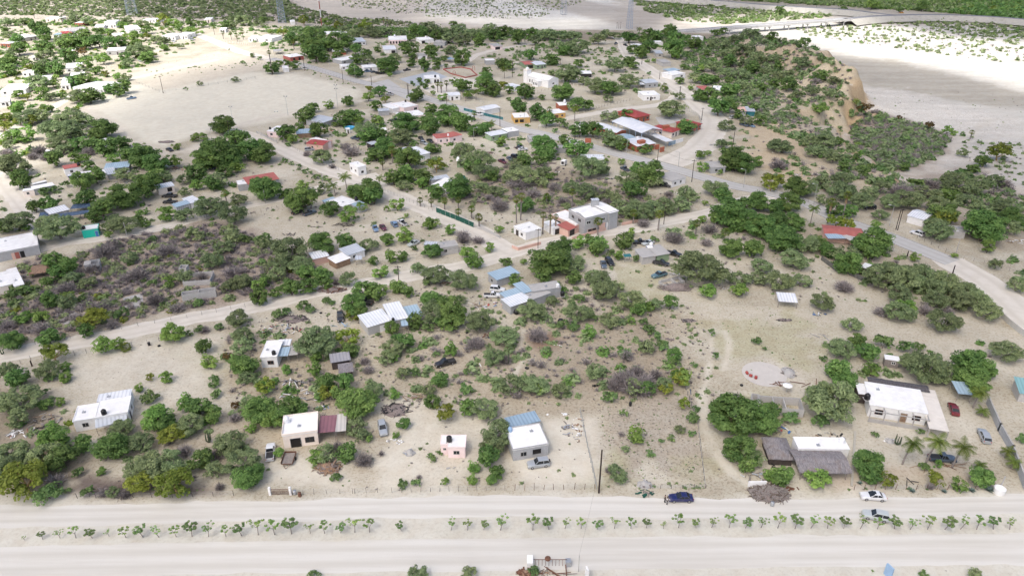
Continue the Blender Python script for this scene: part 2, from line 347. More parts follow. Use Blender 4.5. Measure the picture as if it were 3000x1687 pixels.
region([(1000,105),(1000,75),(1300,85),(1500,90),(1800,90),(2100,100),(2150,150),(1850,120),(1500,118),(1200,110)],LIT,10,.4,.8,.7)
region([(2430,560),(2620,545),(2800,590),(3100,660),(3200,900),(3000,760),(2800,700),(2600,640)],LIT2,6,.6,.7,.7)
region([(2020,650),(2300,640),(2600,720),(2930,900),(2600,850),(2400,760),(2200,700)],LIT2,5,.6,.6,.6)
region([(0,1090),(180,1180),(240,1300),(210,1440),(-100,1450),(-200,1080)],LIT,4,.5,.85,.6)
region([(230,1400),(400,1390),(640,1420),(730,1445),(640,1460),(250,1460)],(.15,.12,.11),2.5,.55,1,.6)
region([(660,960),(960,1000),(1100,1100),(980,1180),(760,1230),(700,1150)],LIT2,4,.7,.6,.8)
region([(380,1200),(740,1190),(760,1330),(600,1400),(350,1400),(340,1280)],LIT2,4,.9,.55,.6)
region([(700,1000),(2060,900),(2060,1430),(760,1430)],(.40,.345,.265),6,.9,.6,.9)
region([(1180,1000),(1500,960),(1700,880),(1950,900),(1950,1150),(1700,1240),(1500,1190),(1200,1150)],LIT2,5,1,.5,.9)
region([(2200,350),(2330,375),(2410,400),(2350,480),(2420,540),(2300,540),(2180,470)],(.53,.43,.31),6,.6,.8,.7)
region([(1750,1180),(2050,1180),(2050,1420),(1770,1420)],(.36,.32,.28),4,1,.6,.9)
region([(1560,1000),(1900,930),(1980,1120),(1800,1180),(1600,1150)],LIT,4,.8,.4,.6)
region([(1540,980),(1700,985),(1640,1030),(1560,1030)],(.24,.16,.12),2,.6,.8,.3)
for q in ([(1800,780),(1950,790),(1960,860),(1840,850)],[(2080,980),(2230,920),(2380,950),(2370,1040),(2220,1060),(2090,1040)],[(480,1010),(640,1020),(620,1070),(490,1080)],[(1750,1380),(2060,1390),(2060,1430),(1760,1425)],[(2150,1250),(2330,1260),(2330,1200),(2200,1180)]):
    region(q,GR,4,1.1,.5,.7)
region([(2350,1180),(2750,1260),(2900,1400),(2350,1400)],PALE,4,.4,.5,.25)
region([(2450,1360),(2850,1350),(2850,1420),(2450,1425)],(.46,.36,.28),3,.6,.5,.3)
region([(1500,1250),(1750,1220),(1750,1400),(1520,1420)],PALE,3,.3,1,.1)
region([(780,1345),(1020,1335),(1020,1435),(745,1435)],PALE,3,.4,.9,.15)
region([(1080,1180),(1400,1190),(1480,1300),(1480,1420),(1110,1420)],PALE,4,.6,.75,.3)
region([(230,1010),(640,990),(600,1130),(480,1200),(380,1210),(230,1180)],PALE,4,.6,.7,.4)
region([(0,800),(0,380),(110,520),(40,560),(60,640),(-100,700)],(.60,.55,.48),3,.4,.9,.1)
for ln,wd in (([(1600,950),(1592,1150),(1540,1449),(1500,1500)],.9),([(1700,960),(1740,1040),(1720,1180),(1700,1260)],1.0)): track(ln,wd,PALE,1,.8,.1,0,'b2')
for dx in (-9,9): track([(1380+dx*2,100),(1385+dx*2,350),(1490+dx*2,560),(1620+dx*2,730),(1740+dx*2,810)],.9,PALE,.9,.8,.05,0,'a2')
for dx in (-8,8): track([(1180,1060+dx*3),(1050,1230+dx*3),(860,1390+dx*3)],.8,PALE,.8,.8,.05,0,'b0')
track([(990,800),(1000,600),(1080,480),(1200,400)],5,PALE,3,.6,.1,0,'a1')
track([(90,950),(70,1080),(80,1200),(20,1300)],.8,PALE,.8,.8,.1,0,'b2')
track([(240,310),(330,370),(400,425),(470,450),(560,440),(650,385),(760,350),(1000,305),(1090,290)],7,(.58,.53,.47),3,.8,.05)
region([(-900,1462),(0,1462),(700,1455),(1500,1445),(2300,1452),(3900,1438),(3900,1760),(-900,1760)],(.58,.55,.495),2,.5,.92,.2)
TAN=(.48,.41,.31)
for q in ([(2405,368),(2450,382),(2485,425),(2445,432)],[(2445,430),(2505,440),(2565,505),(2520,515),(2468,472)],[(2375,458),(2420,452),(2495,512),(2400,505)],[(2520,500),(2600,508),(2592,545),(2535,552)],[(2225,245),(2330,232),(2450,215),(2490,250),(2485,335),(2420,350),(2350,320),(2280,300)],[(2140,180),(2210,185),(2240,240),(2190,240)]): region(q,TAN,4,.6,.85,.5)
col*=np.array([.985,1.01,.985])
# broad mottling and twig litter of its own colour
col*= (1+.10*(nb2-.5)+.12*(nb-.5))[:,None]
nr,ncol=XX.shape; idx=np.arange(nr*ncol).reshape(nr,ncol)
FQ=np.stack([idx[:-1,:-1],idx[:-1,1:],idx[1:,1:],idx[1:,:-1]],-1).reshape(-1,4)
gm,nt,b=newmat('ground_sand')
at=N(nt,'ShaderNodeAttribute'); at.attribute_name='tint'; a2=N(nt,'ShaderNodeAttribute'); a2.attribute_name='speck'
n1=noise(nt,1.6,5,.75); n2=noise(nt,.35,5,.7); n4=noise(nt,4.5,3,.7)
c=mixc(nt,ramp(nt,n2,.4,.62),at.outputs['Color'],mixc(nt,1,at.outputs['Color'],(.93,.90,.87,1),'MULTIPLY'))
mm=N(nt,'ShaderNodeMath',operation='MULTIPLY'); nt.links.new(ramp(nt,n1,.50,.64),mm.inputs[0]); nt.links.new(a2.outputs['Fac'],mm.inputs[1])
c=mixc(nt,mm.outputs[0],c,mixc(nt,1,c,(.50,.45,.40,1),'MULTIPLY'))
m5=N(nt,'ShaderNodeMath',operation='MULTIPLY'); nt.links.new(ramp(nt,n4,.60,.68),m5.inputs[0]); nt.links.new(a2.outputs['Fac'],m5.inputs[1])
c=mixc(nt,m5.outputs[0],c,mixc(nt,1,c,(1.28,1.26,1.22,1),'MULTIPLY'))
nt.links.new(c,b.inputs['Base Color']); b.inputs['Roughness'].default_value=.97; b.inputs['Specular IOR Level'].default_value=.1
bump(nt,b,n1,.5,.12)
gme=npmesh('ground',np.stack([X,Y,Z],-1),FQ,gm); a=gme.attributes.new('tint','FLOAT_COLOR','POINT'); a.data.foreach_set('color',np.concatenate([col,np.ones((len(X),1))],1).astype(np.float32).ravel())
a=gme.attributes.new('speck','FLOAT','POINT'); a.data.foreach_set('value',speck.astype(np.float32)); gme.polygons.foreach_set('use_smooth',np.ones(len(FQ),bool))
tag(mk('ground',gme),'pale sandy ground of the village plateau and dry arroyo',None,None,'structure')
# ---------------- roads ----------------
def roadmat(name,c,streak=.12,sc=.25,sp=.2):
    m,nt,b=newmat(name); tc=N(nt,'ShaderNodeTexCoord'); mp=N(nt,'ShaderNodeMapping'); mp.inputs['Scale'].default_value=(.05,1,1) if 'main' in name else (1,1,1)
    nt.links.new(tc.outputs['Object'],mp.inputs[0]); n=noise(nt,sc*(2 if 'main' in name else 1.2),6,.65,mp.outputs[0]); n3=noise(nt,3,4,.7)
    k=mixc(nt,ramp(nt,n,.42,.64),(*c,1),(c[0]*(1-streak),c[1]*(1-streak*1.15),c[2]*(1-streak*1.35),1))
    ra=N(nt,'ShaderNodeAttribute'); ra.attribute_name='rut'; k=mixc(nt,ra.outputs['Fac'],k,(c[0]*.86,c[1]*.845,c[2]*.82,1))
    k=mixc(nt,ramp(nt,n3,.6,.75),k,(c[0]*(1-sp),c[1]*(1-sp),c[2]*(1-sp),1)); nt.links.new(k,b.inputs['Base Color']); b.inputs['Roughness'].default_value=.97; b.inputs['Specular IOR Level'].default_value=.1; bump(nt,b,n3,.3,.08); return m
def smooth_line(L,step=2.0):
    L=[Vector((p[0],p[1],0)) for p in L]; out=[]
    for i in range(len(L)-1):
        p0=L[max(0,i-1)];p1=L[i];p2=L[i+1];p3=L[min(len(L)-1,i+2)]; n=max(2,int((p2-p1).length/step))
        for k in range(n):
            t=k/n; out.append(.5*((2*p1)+(p2-p0)*t+(2*p0-5*p1+4*p2-p3)*t*t+(3*p1-p0-3*p2+p3)*t**3))
    out.append(L[-1]); return out
ROADS=[]
def strip(name,pts,wd,mat,z=.02,jag=.5,label=None,t='s',zl=0.0,step=2.0,flat=False,thick=.0):
    L=smooth_line([G(*P(t,*p),zl) for p in pts],step); n=len(L); V=[];
    W=wd if callable(wd) else (lambda u:wd)
    if not flat: ROADS.append(([ (p.x,p.y) for p in L],W(.5)))
    for i,p in enumerate(L):
        d=(L[min(n-1,i+1)]-L[max(0,i-1)]).normalized(); nrm=Vector((-d.y,d.x,0)); w_=W(i/(n-1))/2
        ja=(float(vn(p.x,p.y,3.5,41,2))-.5)*2*jag; jb=(float(vn(p.x,p.y,3.5,43,2))-.5)*2*jag
        for s in (1,.72,.45,.2,-.2,-.45,-.72,-1):
            q=p+nrm*(w_*s+(ja if s==1 else jb if s==-1 else 0)); V.append((q.x,q.y,(T(q.x,q.y) if not zl else zl)+z))
    Fs=[(8*i+k,8*i+k+1,8*i+9+k,8*i+8+k) for i in range(n-1) for k in range(7)]
    mb=MB(); mb.add(V,Fs)
    o=mb.obj(name,mat); a=o.data.attributes.new('rut','FLOAT','POINT'); a.data.foreach_set('value',[(0,.1,1,.15,.15,1,.1,0)[i%8]*(.5+.9*float(vn(v[0],v[1],9,61,2))) for i,v in enumerate(V)])
    return tag(o,label,None,None,'structure')
rm_main=roadmat('sand_main',(.60,.585,.54),.12); rm_dirt=roadmat('sand_track',(.615,.58,.515),.10); rm_pave=roadmat('concrete_paving',(.47,.465,.45),.08,.4,.1)
strip('dirt_road',[(-500,1515),(0,1512),(700,1497),(1500,1482),(2300,1490),(3000,1478),(3500,1475)],5.2,rm_main,.012,.7,'wide sandy road carriageway in front of the lots')
strip('dirt_road',[(-500,1650),(0,1646),(700,1632),(1500,1622),(2300,1612),(3000,1606),(3500,1602)],7.0,rm_main,.012,.5,'nearer sandy carriageway below the sapling row')
strip('dirt_road',[(-120,1075),(0,1045),(150,1015),(330,982),(550,935),(800,887),(930,853),(1060,832),(1150,815),(1260,797),(1370,778),(1460,752),(1560,722),(1700,690),(1860,668),(1970,645),(2080,622),(2170,590),(2260,572)],7.2,rm_dirt,.016,.8,'sandy road crossing the middle of the village')
strip('dirt_road',[(-80,770),(0,757),(100,735),(190,712),(350,688),(480,665),(640,622),(750,597),(850,575),(960,545),(1060,522),(1110,512)],6,rm_dirt,.020,.8,'sandy road behind the scrub lot')
strip('dirt_road',[(620,372),(680,385),(750,402),(843,443),(936,486),(1014,515),(1090,540),(1140,565),(1216,598),(1309,638),(1390,672),(1450,712),(1500,740)],9.2,rm_dirt,.024,.7,'diagonal sandy road between palms and green fence')
strip('dirt_road',[(0,480),(20,540),(60,590),(100,640),(150,690),(185,712)],8,rm_dirt,.028,.9,'sandy lane descending past the corner house')
strip('dirt_road',[(1805,108),(1820,122),(1843,163),(1884,192),(1928,221),(1966,247),(2009,277),(2059,318),(2090,343),(2092,374),(2070,410),(2043,436),(1997,462),(1960,478)],lambda u:8+7*u,rm_dirt,.022,.9,'sandy road curving around the school corner')
strip('dirt_road',[(1590,372),(1624,355),(1717,337),(1810,321),(1935,306),(1981,281)],6,rm_dirt,.030,.6,'sandy lane passing above the school')
strip('dirt_road',[(1060,238),(1160,213),(1245,199),(1360,182),(1400,160),(1480,140),(1560,128)],6,rm_dirt,.018,.8,'sandy street behind the plaza')
strip('dirt_road',[(560,95),(620,118),(700,150),(760,166),(800,178)],9,rm_dirt,.018,.9,'sunlit sandy road into the upper village')
strip('dirt_road',[(0,402),(180,300),(250,262),(380,232),(520,200),(640,175)],6,rm_dirt,.026,.8,'sunlit sandy road beside the playing field')
strip('dirt_road',[(2775,757),(2800,775),(2860,808),(2930,860),(3000,925),(3120,1030)],11,rm_dirt,.018,.7,'sandy road leaving the paved street at right')
MAINL=[(790,172),(875,188),(954,210),(1041,236),(1100,250),(1190,268),(1278,297),(1371,325),(1500,372),(1593,393),(1717,426),(1810,451),(1904,475),(1966,492),(2059,519),(2152,545),(2250,563),(2343,588),(2400,612),(2450,638),(2520,665),(2600,692),(2675,722),(2790,768)]
strip('paved_road',MAINL,7.2,rm_pave,.034,.05,'grey concrete street running diagonally through the village')
mb=MB()
for sd_ in (1,-1):
    L=smooth_line([G(*p) for p in MAINL],2.5); pts=[]
    for i,p in enumerate(L):
        d=(L[min(len(L)-1,i+1)]-L[max(0,i-1)]).normalized(); pts.append(p+Vector((-d.y,d.x,0))*3.75*sd_)
    for i in range(len(pts)-1):
        a_,b_=pts[i],pts[i+1]; d=(b_-a_).normalized(); nn=Vector((-d.y,d.x,0))*.12
        mb.add([a_-nn,a_+nn,b_+nn,b_-nn]+[q+Vector((0,0,.15)) for q in (a_-nn,a_+nn,b_+nn,b_-nn)],[(4,5,6,7),(0,4,7,3),(1,2,6,5)])
tag(mb.obj('kerb',M('concrete')),'low concrete kerbs edging the grey street',None,None,'structure')
def pad(name,pts,mat,z,label,t='s',thick=.12,kind='structure',cat=None):
    L=[G(*P(t,*p)) for p in pts]; 
    A=sum(L[i][0]*L[(i+1)%len(L)][1]-L[(i+1)%len(L)][0]*L[i][1] for i in range(len(L)))
    if A<0: L=L[::-1]
    cx=sum(p[0] for p in L)/len(L); cy=sum(p[1] for p in L)/len(L)
    return tag(MB().prism([(p[0]-cx,p[1]-cy,0) for p in L],(0,0,z)).obj(name,mat,None,False,(cx,cy,T(cx,cy))),label,cat,None,kind)
pad('pavement',[(1150,845),(1330,798),(1620,985),(1545,1010)],rm_pave,.06,'grey paved parking area beside the street','d1')
pad('court_surface',[(1440,795),(1780,715),(1930,775),(1600,870)],M('bluelight') if 0 else paint('court',(.40,.43,.46),.8,.08,(.33,.36,.4,1),.2,.4),.05,'worn blue-grey ball court by the plaza','d1')
pad('pavement',[(1600,870),(1930,775),(2230,800),(2240,850),(1900,1000)],rm_dirt,.03,'pale plaza ground between court and round garden','d1')
pad('pavement',[(1350,300),(1560,300),(1600,345),(1400,375)],rm_pave,.05,'grey school yard paving','c2')
pad('concrete_slab',[(985,690),(1140,655),(1150,760),(1000,790)],M('concrete'),.1,'bare grey concrete slab in the scrub lot','b0',kind=None,cat='slab')
pad('concrete_slab',[(480,850),(600,885),(560,910),(470,890)],M('concrete'),.1,'small grey concrete slab overgrown by dry scrub at left','b0',kind=None,cat='slab')
pad('concrete_slab',[(465,790),(570,780),(640,830),(560,850),(450,840)],M('concrete'),.1,'bare grey slab lying behind the smaller overgrown slab','b0',kind=None,cat='slab')
# ---------------- highway and bridge ----------------
rm_asph=roadmat('asphalt_road',(.20,.205,.22),.1,.3,.1)
def elev_strip(name,pts,z,wd,mat,label,skirt=0,kind='structure'):
    L=smooth_line([G(*p,z) for p in pts],8); mb=MB(); V=[]
    for i,p in enumerate(L):
        d=(L[min(len(L)-1,i+1)]-L[max(0,i-1)]).normalized(); nn=Vector((-d.y,d.x,0))
        for s,dz in ((-wd/2-skirt*2.0,-skirt),(-wd/2,0),(wd/2,0),(wd/2+skirt*2.0,-skirt)):
            q=p+nn*s; V.append((q.x,q.y,z+dz))
    n=len(L); mb.add(V,[(4*i+k,4*i+4+k,4*i+5+k,4*i+k+1) for i in range(n-1) for k in range(3)],0)
    mb.m=[1 if (j%3)!=1 else 0 for j in range(len(mb.f))]
    return tag(mb.obj(name,[mat,M('embank')]),label,None,None,kind)
paint('embank',(.42,.40,.35),.95,.12,(.22,.22,.15,1),.4,.7)
elev_strip('paved_road',[(2478,56),(2540,49),(2620,45),(2720,43),(2820,45),(2950,52),(3200,75)],-9,9,rm_asph,'asphalt highway continuing from the bridge to the right',5)
elev_strip('paved_road',[(1900,-12),(2100,2),(2240,14),(2400,24),(2500,30),(2560,38),(2620,44.5)],-9.2,8,rm_asph,'asphalt road joining the highway behind the arroyo',5)
def bridge():
    zt=-9.0; a=Vector((*G(2118,83,zt),zt)); b=Vector((*G(2480,56,zt),zt)); L=(b-a).length; ang=math.atan2(b.y-a.y,b.x-a.x)
    r=root('bridge',(a.x,a.y,zt),ang,label='long pale concrete bridge on short piers over the sandy arroyo',cat='bridge')
    MB().box(-60,L+4,-5,5,-1.2,-.05).obj('deck',paint('bridgecon',(.55,.54,.52),.85,.08,GRIME,.5,.4),r)
    MB().box(-60,L+4,-4.4,4.4,-.05,.0).obj('roadway',rm_asph if 0 else M('paving'),r)
    for s in (-1,1):
        mb=MB(); mb.box(-60,L+4,s*4.7-.2,s*4.7+.2,0,1.0); mb.obj('parapet',M('bridgecon'),r)
    for k in range(7):
        mb=MB(); x=6+k*(L-12)/6; mb.box(x-.7,x+.7,-5,5,-2.2,-1.2); 
        for yy in (-3.2,3.2): mb.tube((x,yy,-8),(x,yy,-2.2),.6,n=8)
        mb.obj('pier',M('bridgecon'),r)
bridge()
# ---------------- cloud layer: breaks in it let the sun reach the left village and the river bed ----------------
def clouds():
    ZC=2600.0; off=SDIR*(ZC/SDIR.z)
    lit1=[G(*p) for p in [(-900,640),(-200,600),(40,560),(110,500),(200,420),(235,335),(330,285),(470,235),(600,205),(740,178),(850,140),(880,90),(780,62),(560,62),(420,30),(330,-5),(200,-60),(-900,-60)]]
    lit2=[G(*p,-15) for p in [(1960,58),(2080,50),(2200,42),(2330,28),(2480,62),(2620,80),(2800,112),(3000,122),(3500,160),(3500,350),(3000,285),(2800,228),(2620,190),(2450,172),(2330,135),(2150,92),(1900,96)]]
    lit3=[G(*p,-15) for p in [(1180,40),(1500,52),(1760,62),(1700,90),(1400,80),(1150,66)]]
    step=22; gx=np.arange(-1500,1900,step); gy=np.arange(-400,2600,step); A,B=np.meshgrid(gx,gy); a=A.ravel().astype(float); b=B.ravel().astype(float)
    nz=(vn(a,b,110,71,4)-.5)*70
    c1=sst(.5+(sdist(a,b,lit1)+nz*.8)/75); c2=sst(.5+(sdist(a,b,lit2)+nz*.3)/45); c3=.4+.6*sst(.5+(sdist(a,b,lit3)+nz*.4)/50)
    # the outer rim of the bank thins out too
    e=np.minimum(np.minimum(a+1500,1900-a),np.minimum(b+400,2600-b)); ce=sst(e/220)
    cv=.56+.30*sst((vn(a,b,150,83,3)-.25)*2)
    cov=np.minimum(np.minimum(c1,c2),c3)*ce
    nr,nc=A.shape; th=8+22*vn(a,b,240,77,4)
    V=np.concatenate([np.stack([a+off.x,b+off.y,ZC-th*.25*cov],-1),np.stack([a+off.x,b+off.y,ZC+th*cov],-1)]); idx=np.arange(nr*nc).reshape(nr,nc)
    q=np.stack([idx[:-1,:-1],idx[:-1,1:],idx[1:,1:],idx[1:,:-1]],-1).reshape(-1,4); q2=q[:,::-1]+0; Fq=np.concatenate([q[:,::-1],q+nr*nc])
    m,nt,bs=newmat('cloud_vapour'); at=N(nt,'ShaderNodeAttribute'); at.attribute_name='cover'
    tr=N(nt,'ShaderNodeBsdfTransparent'); tl=N(nt,'ShaderNodeBsdfTranslucent'); tl.inputs[0].default_value=(.9,.9,.9,1); df=N(nt,'ShaderNodeBsdfDiffuse'); df.inputs[0].default_value=(.9,.9,.9,1)
    m1=N(nt,'ShaderNodeMixShader'); m1.inputs[0].default_value=.5; nt.links.new(df.outputs[0],m1.inputs[1]); nt.links.new(tl.outputs[0],m1.inputs[2])
    m2=N(nt,'ShaderNodeMixShader'); nt.links.new(at.outputs['Fac'],m2.inputs[0]); nt.links.new(tr.outputs[0],m2.inputs[1]); nt.links.new(m1.outputs[0],m2.inputs[2]); nt.links.new(m2.outputs[0],nt.nodes['Material Output'].inputs[0])
    me=npmesh('cloud_bank',V,Fq,m); at_=me.attributes.new('cover','FLOAT','POINT'); at_.data.foreach_set('value',np.concatenate([cov*cv,cov*cv]).astype(np.float32)); me.polygons.foreach_set('use_smooth',np.ones(len(Fq),bool))
    tag(mk('cloud_bank',me),'broken white cloud layer high above the village',None,None,'stuff')
clouds()
# ---------------- vegetation ----------------
def leafquads(P0,dirs,size,rng,asp=1.0):
    n=len(P0); a=rng.normal(size=(n,3)); d=dirs/ (np.linalg.norm(dirs,axis=1,keepdims=True)+1e-9)
    u=np.cross(d,a); u/=np.linalg.norm(u,axis=1,keepdims=True)+1e-9; v=np.cross(d,u)
    s=size*(.6+.8*rng.random((n,1))); u=u*s; v=v*s*asp
    V=np.stack([P0-u*.5-v*.5,P0+u*.5-v*.35,P0+u*.5+v*.5,P0-u*.4+v*.5],1).reshape(-1,3); return V,np.arange(4*n).reshape(n,4)
def crown_np(seed,rad,cz,K,cr,per,size,low=-.5,asp=1.0,upb=.6,hole=.0):
    rng=np.random.default_rng(seed); C=[]
    while len(C)<K:
        p=rng.normal(size=3); p/=np.linalg.norm(p); 
        if p[2]<low: continue
        p=p*(.45+.45*rng.random()**.6)*np.array(rad); C.append(p)
    C=np.array(C); k=np.repeat(np.arange(K),per); q=rng.normal(size=(len(k),3)); q/=np.linalg.norm(q,axis=1,keepdims=True); q[:,2]=np.where(q[:,2]<-.3,-q[:,2]*.5,q[:,2])
    rr=cr*(.65+.7*rng.random(K))[k][:,None]; p=C[k]+q*rr*(.75+.3*rng.random((len(k),1)))*np.array([1,1,.8])
    dirs=q+rng.normal(size=q.shape)*.5+np.array([0,0,upb]); V,Fq=leafquads(p+np.array([0,0,cz]),dirs,size,rng,asp)
    v=np.clip(.5+(rng.random(K)[k]-.5)*.7+(rng.random(len(k))-.5)*.6,0,1)
    return V,Fq,v,C+np.array([0,0,cz])
def trunk_mb(C,r0,cz,rng,n=5,fork=.35,base=(0,0,0)):
    mb=MB(); f=Vector((rng.uniform(-.06,.06),rng.uniform(-.06,.06),cz*fork)); mb.tube(base,f,r0,r0*.75,7)
    idx=list(range(len(C))); rng.shuffle(idx)
    for i in idx[:n]:
        c=Vector([float(t) for t in C[i]]); m=f.lerp(c,.5)+Vector((rng.uniform(-.05,.05),rng.uniform(-.05,.05),-.05)); mb.tube(f,m,r0*.55,r0*.35,5); mb.tube(m,c,r0*.35,r0*.12,4)
        for q in range(2):
            e=c+Vector((rng.uniform(-.25,.25),rng.uniform(-.25,.25),rng.uniform(.0,.15))); mb.tube(m.lerp(c,.5),e,r0*.2,r0*.06,3)
    return mb
KD={ # kind: rad, cz, K, cr, per_fine, size_fine, low, asp, trunk r, limbs, bark
 'G':((.85,.85,.76),.78,44,.28,150,.053,-.95,1.5,.07,6,'bark'),
 'L':((.80,.80,.74),.74,30,.26,120,.058,-.9,1.4,.05,6,'bark'),
 'M':((.88,.88,.54),.62,50,.20,105,.040,-.85,1.9,.06,9,'barkgrey'),
 'O':((.86,.86,.70),.76,32,.24,75,.062,-.5,1.4,.06,7,'barkyellow'),
 'B':((.86,.86,.70),.76,30,.24,70,.062,-.5,1.4,.06,7,'bark'),
 'S':((.80,.80,.50),.45,20,.27,60,.085,-.3,1.3,.03,4,'bark'),
}
TPL={}
def dry_np(seed,n,fine=1.0,h=.85):
    rng=np.random.default_rng(seed); V=[];Fq=[]
    B=rng.integers(5,8); bases=[]
    for i in range(n):
        a=rng.random()*6.283; el=.35+1.0*rng.random(); r=(.55+.45*rng.random()); t0=.0+.75*rng.random()
        d=np.array([math.cos(a)*math.cos(el),math.sin(a)*math.cos(el),math.sin(el)*h]); p0=d*r*t0; dd=d+rng.normal(size=3)*.45; dd/=np.linalg.norm(dd); L=(.16+.22*rng.random())*r
        p1=p0+dd*L; w_=np.cross(dd,rng.normal(size=3)); w_=w_/np.linalg.norm(w_)*.0085*fine*(1.6 if i<n*.12 else 1)
        V+=[p0-w_,p0+w_,p1+w_*.4,p1-w_*.4]; Fq.append([4*i,4*i+1,4*i+2,4*i+3])
    V=np.array(V); V[:,2]=np.maximum(V[:,2],0); return V,np.array(Fq),rng.random(n)
def templates(k,lod):
    key=(k,lod)
    if key in TPL: return TPL[key]
    out=[]
    for s in range(4 if lod<2 else 3):
        if k=='D':
            V,Fq,v=dry_np(100+s,(2200,1000,320)[lod],(1.25,1.9,3.4)[lod]); cm=npmesh('dry_crown',V,Fq,LEAF['D'],v)
            mb=MB(); rg=random.Random(s)
            for i in range(9):
                a=i*.7+rg.random(); e=Vector((math.cos(a)*.45,math.sin(a)*.45,.3+.3*rg.random())); mb.tube((0,0,0),e,.028,.009,4)
            out.append((cm,mb.mesh('dry_trunk',M('twig'))))
        else:
            rad,cz,K,cr,per,size,low,asp,tr,nl,bk=KD[k]

            if lod==1: K=int(K*.72); per=int(per*.32); size*=1.75; cr*=1.08
            if lod==2: K=int(K*.5); per=int(per*.14); size*=2.8; cr*=1.18
            V,Fq,v,C=crown_np(hash_(k)+s*31+lod,rad,cz,K,cr,per,size,low,asp)
            cm=npmesh('crown_'+str(s),V,Fq,LEAF[k],v); rg=random.Random(s+7)
            out.append((cm,trunk_mb(C,tr,cz,rg,nl).mesh('trunk',M(bk))))
    TPL[key]=out; return out
def hash_(k): return sum(ord(c)*37 for c in k)
# palms
def palm_mesh(kind,seed):
    rg=random.Random(seed); V=[];F_=[];v=[]
    def quad(a,b,c,d,val): 
        o=len(V); V.extend([a,b,c,d]); F_.append([o,o+1,o+2,o+3]); v.append(val)
    if kind=='coco':
        nf=15
        for i in range(nf):
            a=i*2.399+rg.random()*.4; el=.95-1.35*(i/nf)**1.0+rg.uniform(-.1,.1); L=1.0*rg.uniform(.85,1.1); p=Vector((0,0,0)); d=Vector((math.cos(a)*math.cos(el),math.sin(a)*math.cos(el),math.sin(el))); st=11
            sidev=Vector((-math.sin(a),math.cos(a),0)); prev=p.copy(); bend=rg.uniform(.10,.17)
            for k in range(st):
                q=prev+d*(L/st); d=(d+Vector((rg.uniform(.0,.03),0,-bend*(.4+k/st)))).normalized(); t=k/st; ll=.30*math.sin(math.pi*min(1,.12+t*.88))+.05
                quad(prev-Vector((0,0,.006)),q-Vector((0,0,.006)),q+Vector((0,0,.006)),prev+Vector((0,0,.006)),.8)
                for s in (-1,1):
                    for h in range(2):
                        m=prev.lerp(q,.2+.5*h); tip=m+sidev*s*ll*.85+d*ll*.5+Vector((0,0,-ll*.45+rg.uniform(-.02,.02))); wv=d*(L/st)*.22
                        quad(m-wv,m+wv,tip+wv*.3,tip-wv*.3,rg.random())
                prev=q
    else: # fan palm
        nf=34
        for i in range(nf):
            a=i*2.399; el=1.25-2.0*(i/nf); L=.55*rg.uniform(.85,1.1); d=Vector((math.cos(a)*math.cos(el),math.sin(a)*math.cos(el),math.sin(el))); c=d*L; s1=Vector((-math.sin(a),math.cos(a),0)); up=d.cross(s1)
            quad(-s1*.01,s1*.01,c+s1*.01,c-s1*.01,.8)
            for k in range(9):
                b=(k-4)/4*1.25; e=(d*math.cos(b)+s1*math.sin(b)).normalized(); tip=c+e*.42*rg.uniform(.8,1.1)+Vector((0,0,-.10*rg.random()-.06)); wv=e.cross(up).normalized()*.035
                quad(c,c+e*.2+wv,tip,c+e*.2-wv,rg.random())
    return npmesh('fronds',np.array([tuple(p) for p in V]),np.array(F_),LEAF['P'],v)
def skirt_mesh(seed,h=.9):
    rg=random.Random(seed); V=[];F_=[];v=[]
    for i in range(150):
        a=rg.random()*6.283; z=-rg.random()*h; r=.10+.10*rg.random(); L=.18+.2*rg.random(); p=Vector((math.cos(a)*r*.5,math.sin(a)*r*.5,z)); q=Vector((math.cos(a)*(r+.13),math.sin(a)*(r+.13),z-L)); s1=Vector((-math.sin(a),math.cos(a),0))*.05
        o=len(V); V+= [p-s1,p+s1,q+s1*.4,q-s1*.4]; F_.append([o,o+1,o+2,o+3]); v.append(rg.random())
    return npmesh('dead_fronds',np.array([tuple(p) for p in V]),np.array(F_),LEAF['Y'],v)
PALM={'coco':[palm_mesh('coco',i) for i in range(3)],'fan':[palm_mesh('fan',i) for i in range(3)]}; SKIRT=[skirt_mesh(1),skirt_mesh(2,.6)]
def palm(kind,x,y,h,r,lean=(0,0),skirt=0,label=None,i=0,group=None,z=0):
    rt=root('palm_tree',(x,y,z),label=label,cat='palm tree',group=group)
    mb=MB(); prev=Vector((0,0,0)); top=Vector((lean[0],lean[1],h)); n=7
    for k in range(n):
        t=(k+1)/n; q=Vector((lean[0]*t*t,lean[1]*t*t,h*t)); mb.tube(prev,q,(.24 if kind=='fan' else .17)*(1.15-.35*(k/n)),(.24 if kind=='fan' else .17)*(1.15-.35*t),8); prev=q
    mb.obj('trunk',M('barkgrey'),rt)
    o=mk('fronds',PALM[kind][i%3],rt,top,random.random()*6,r)
    if skirt: mk('dead_fronds',SKIRT[i%2],rt,top,0,(r*.9,r*.9,skirt))
    return rt
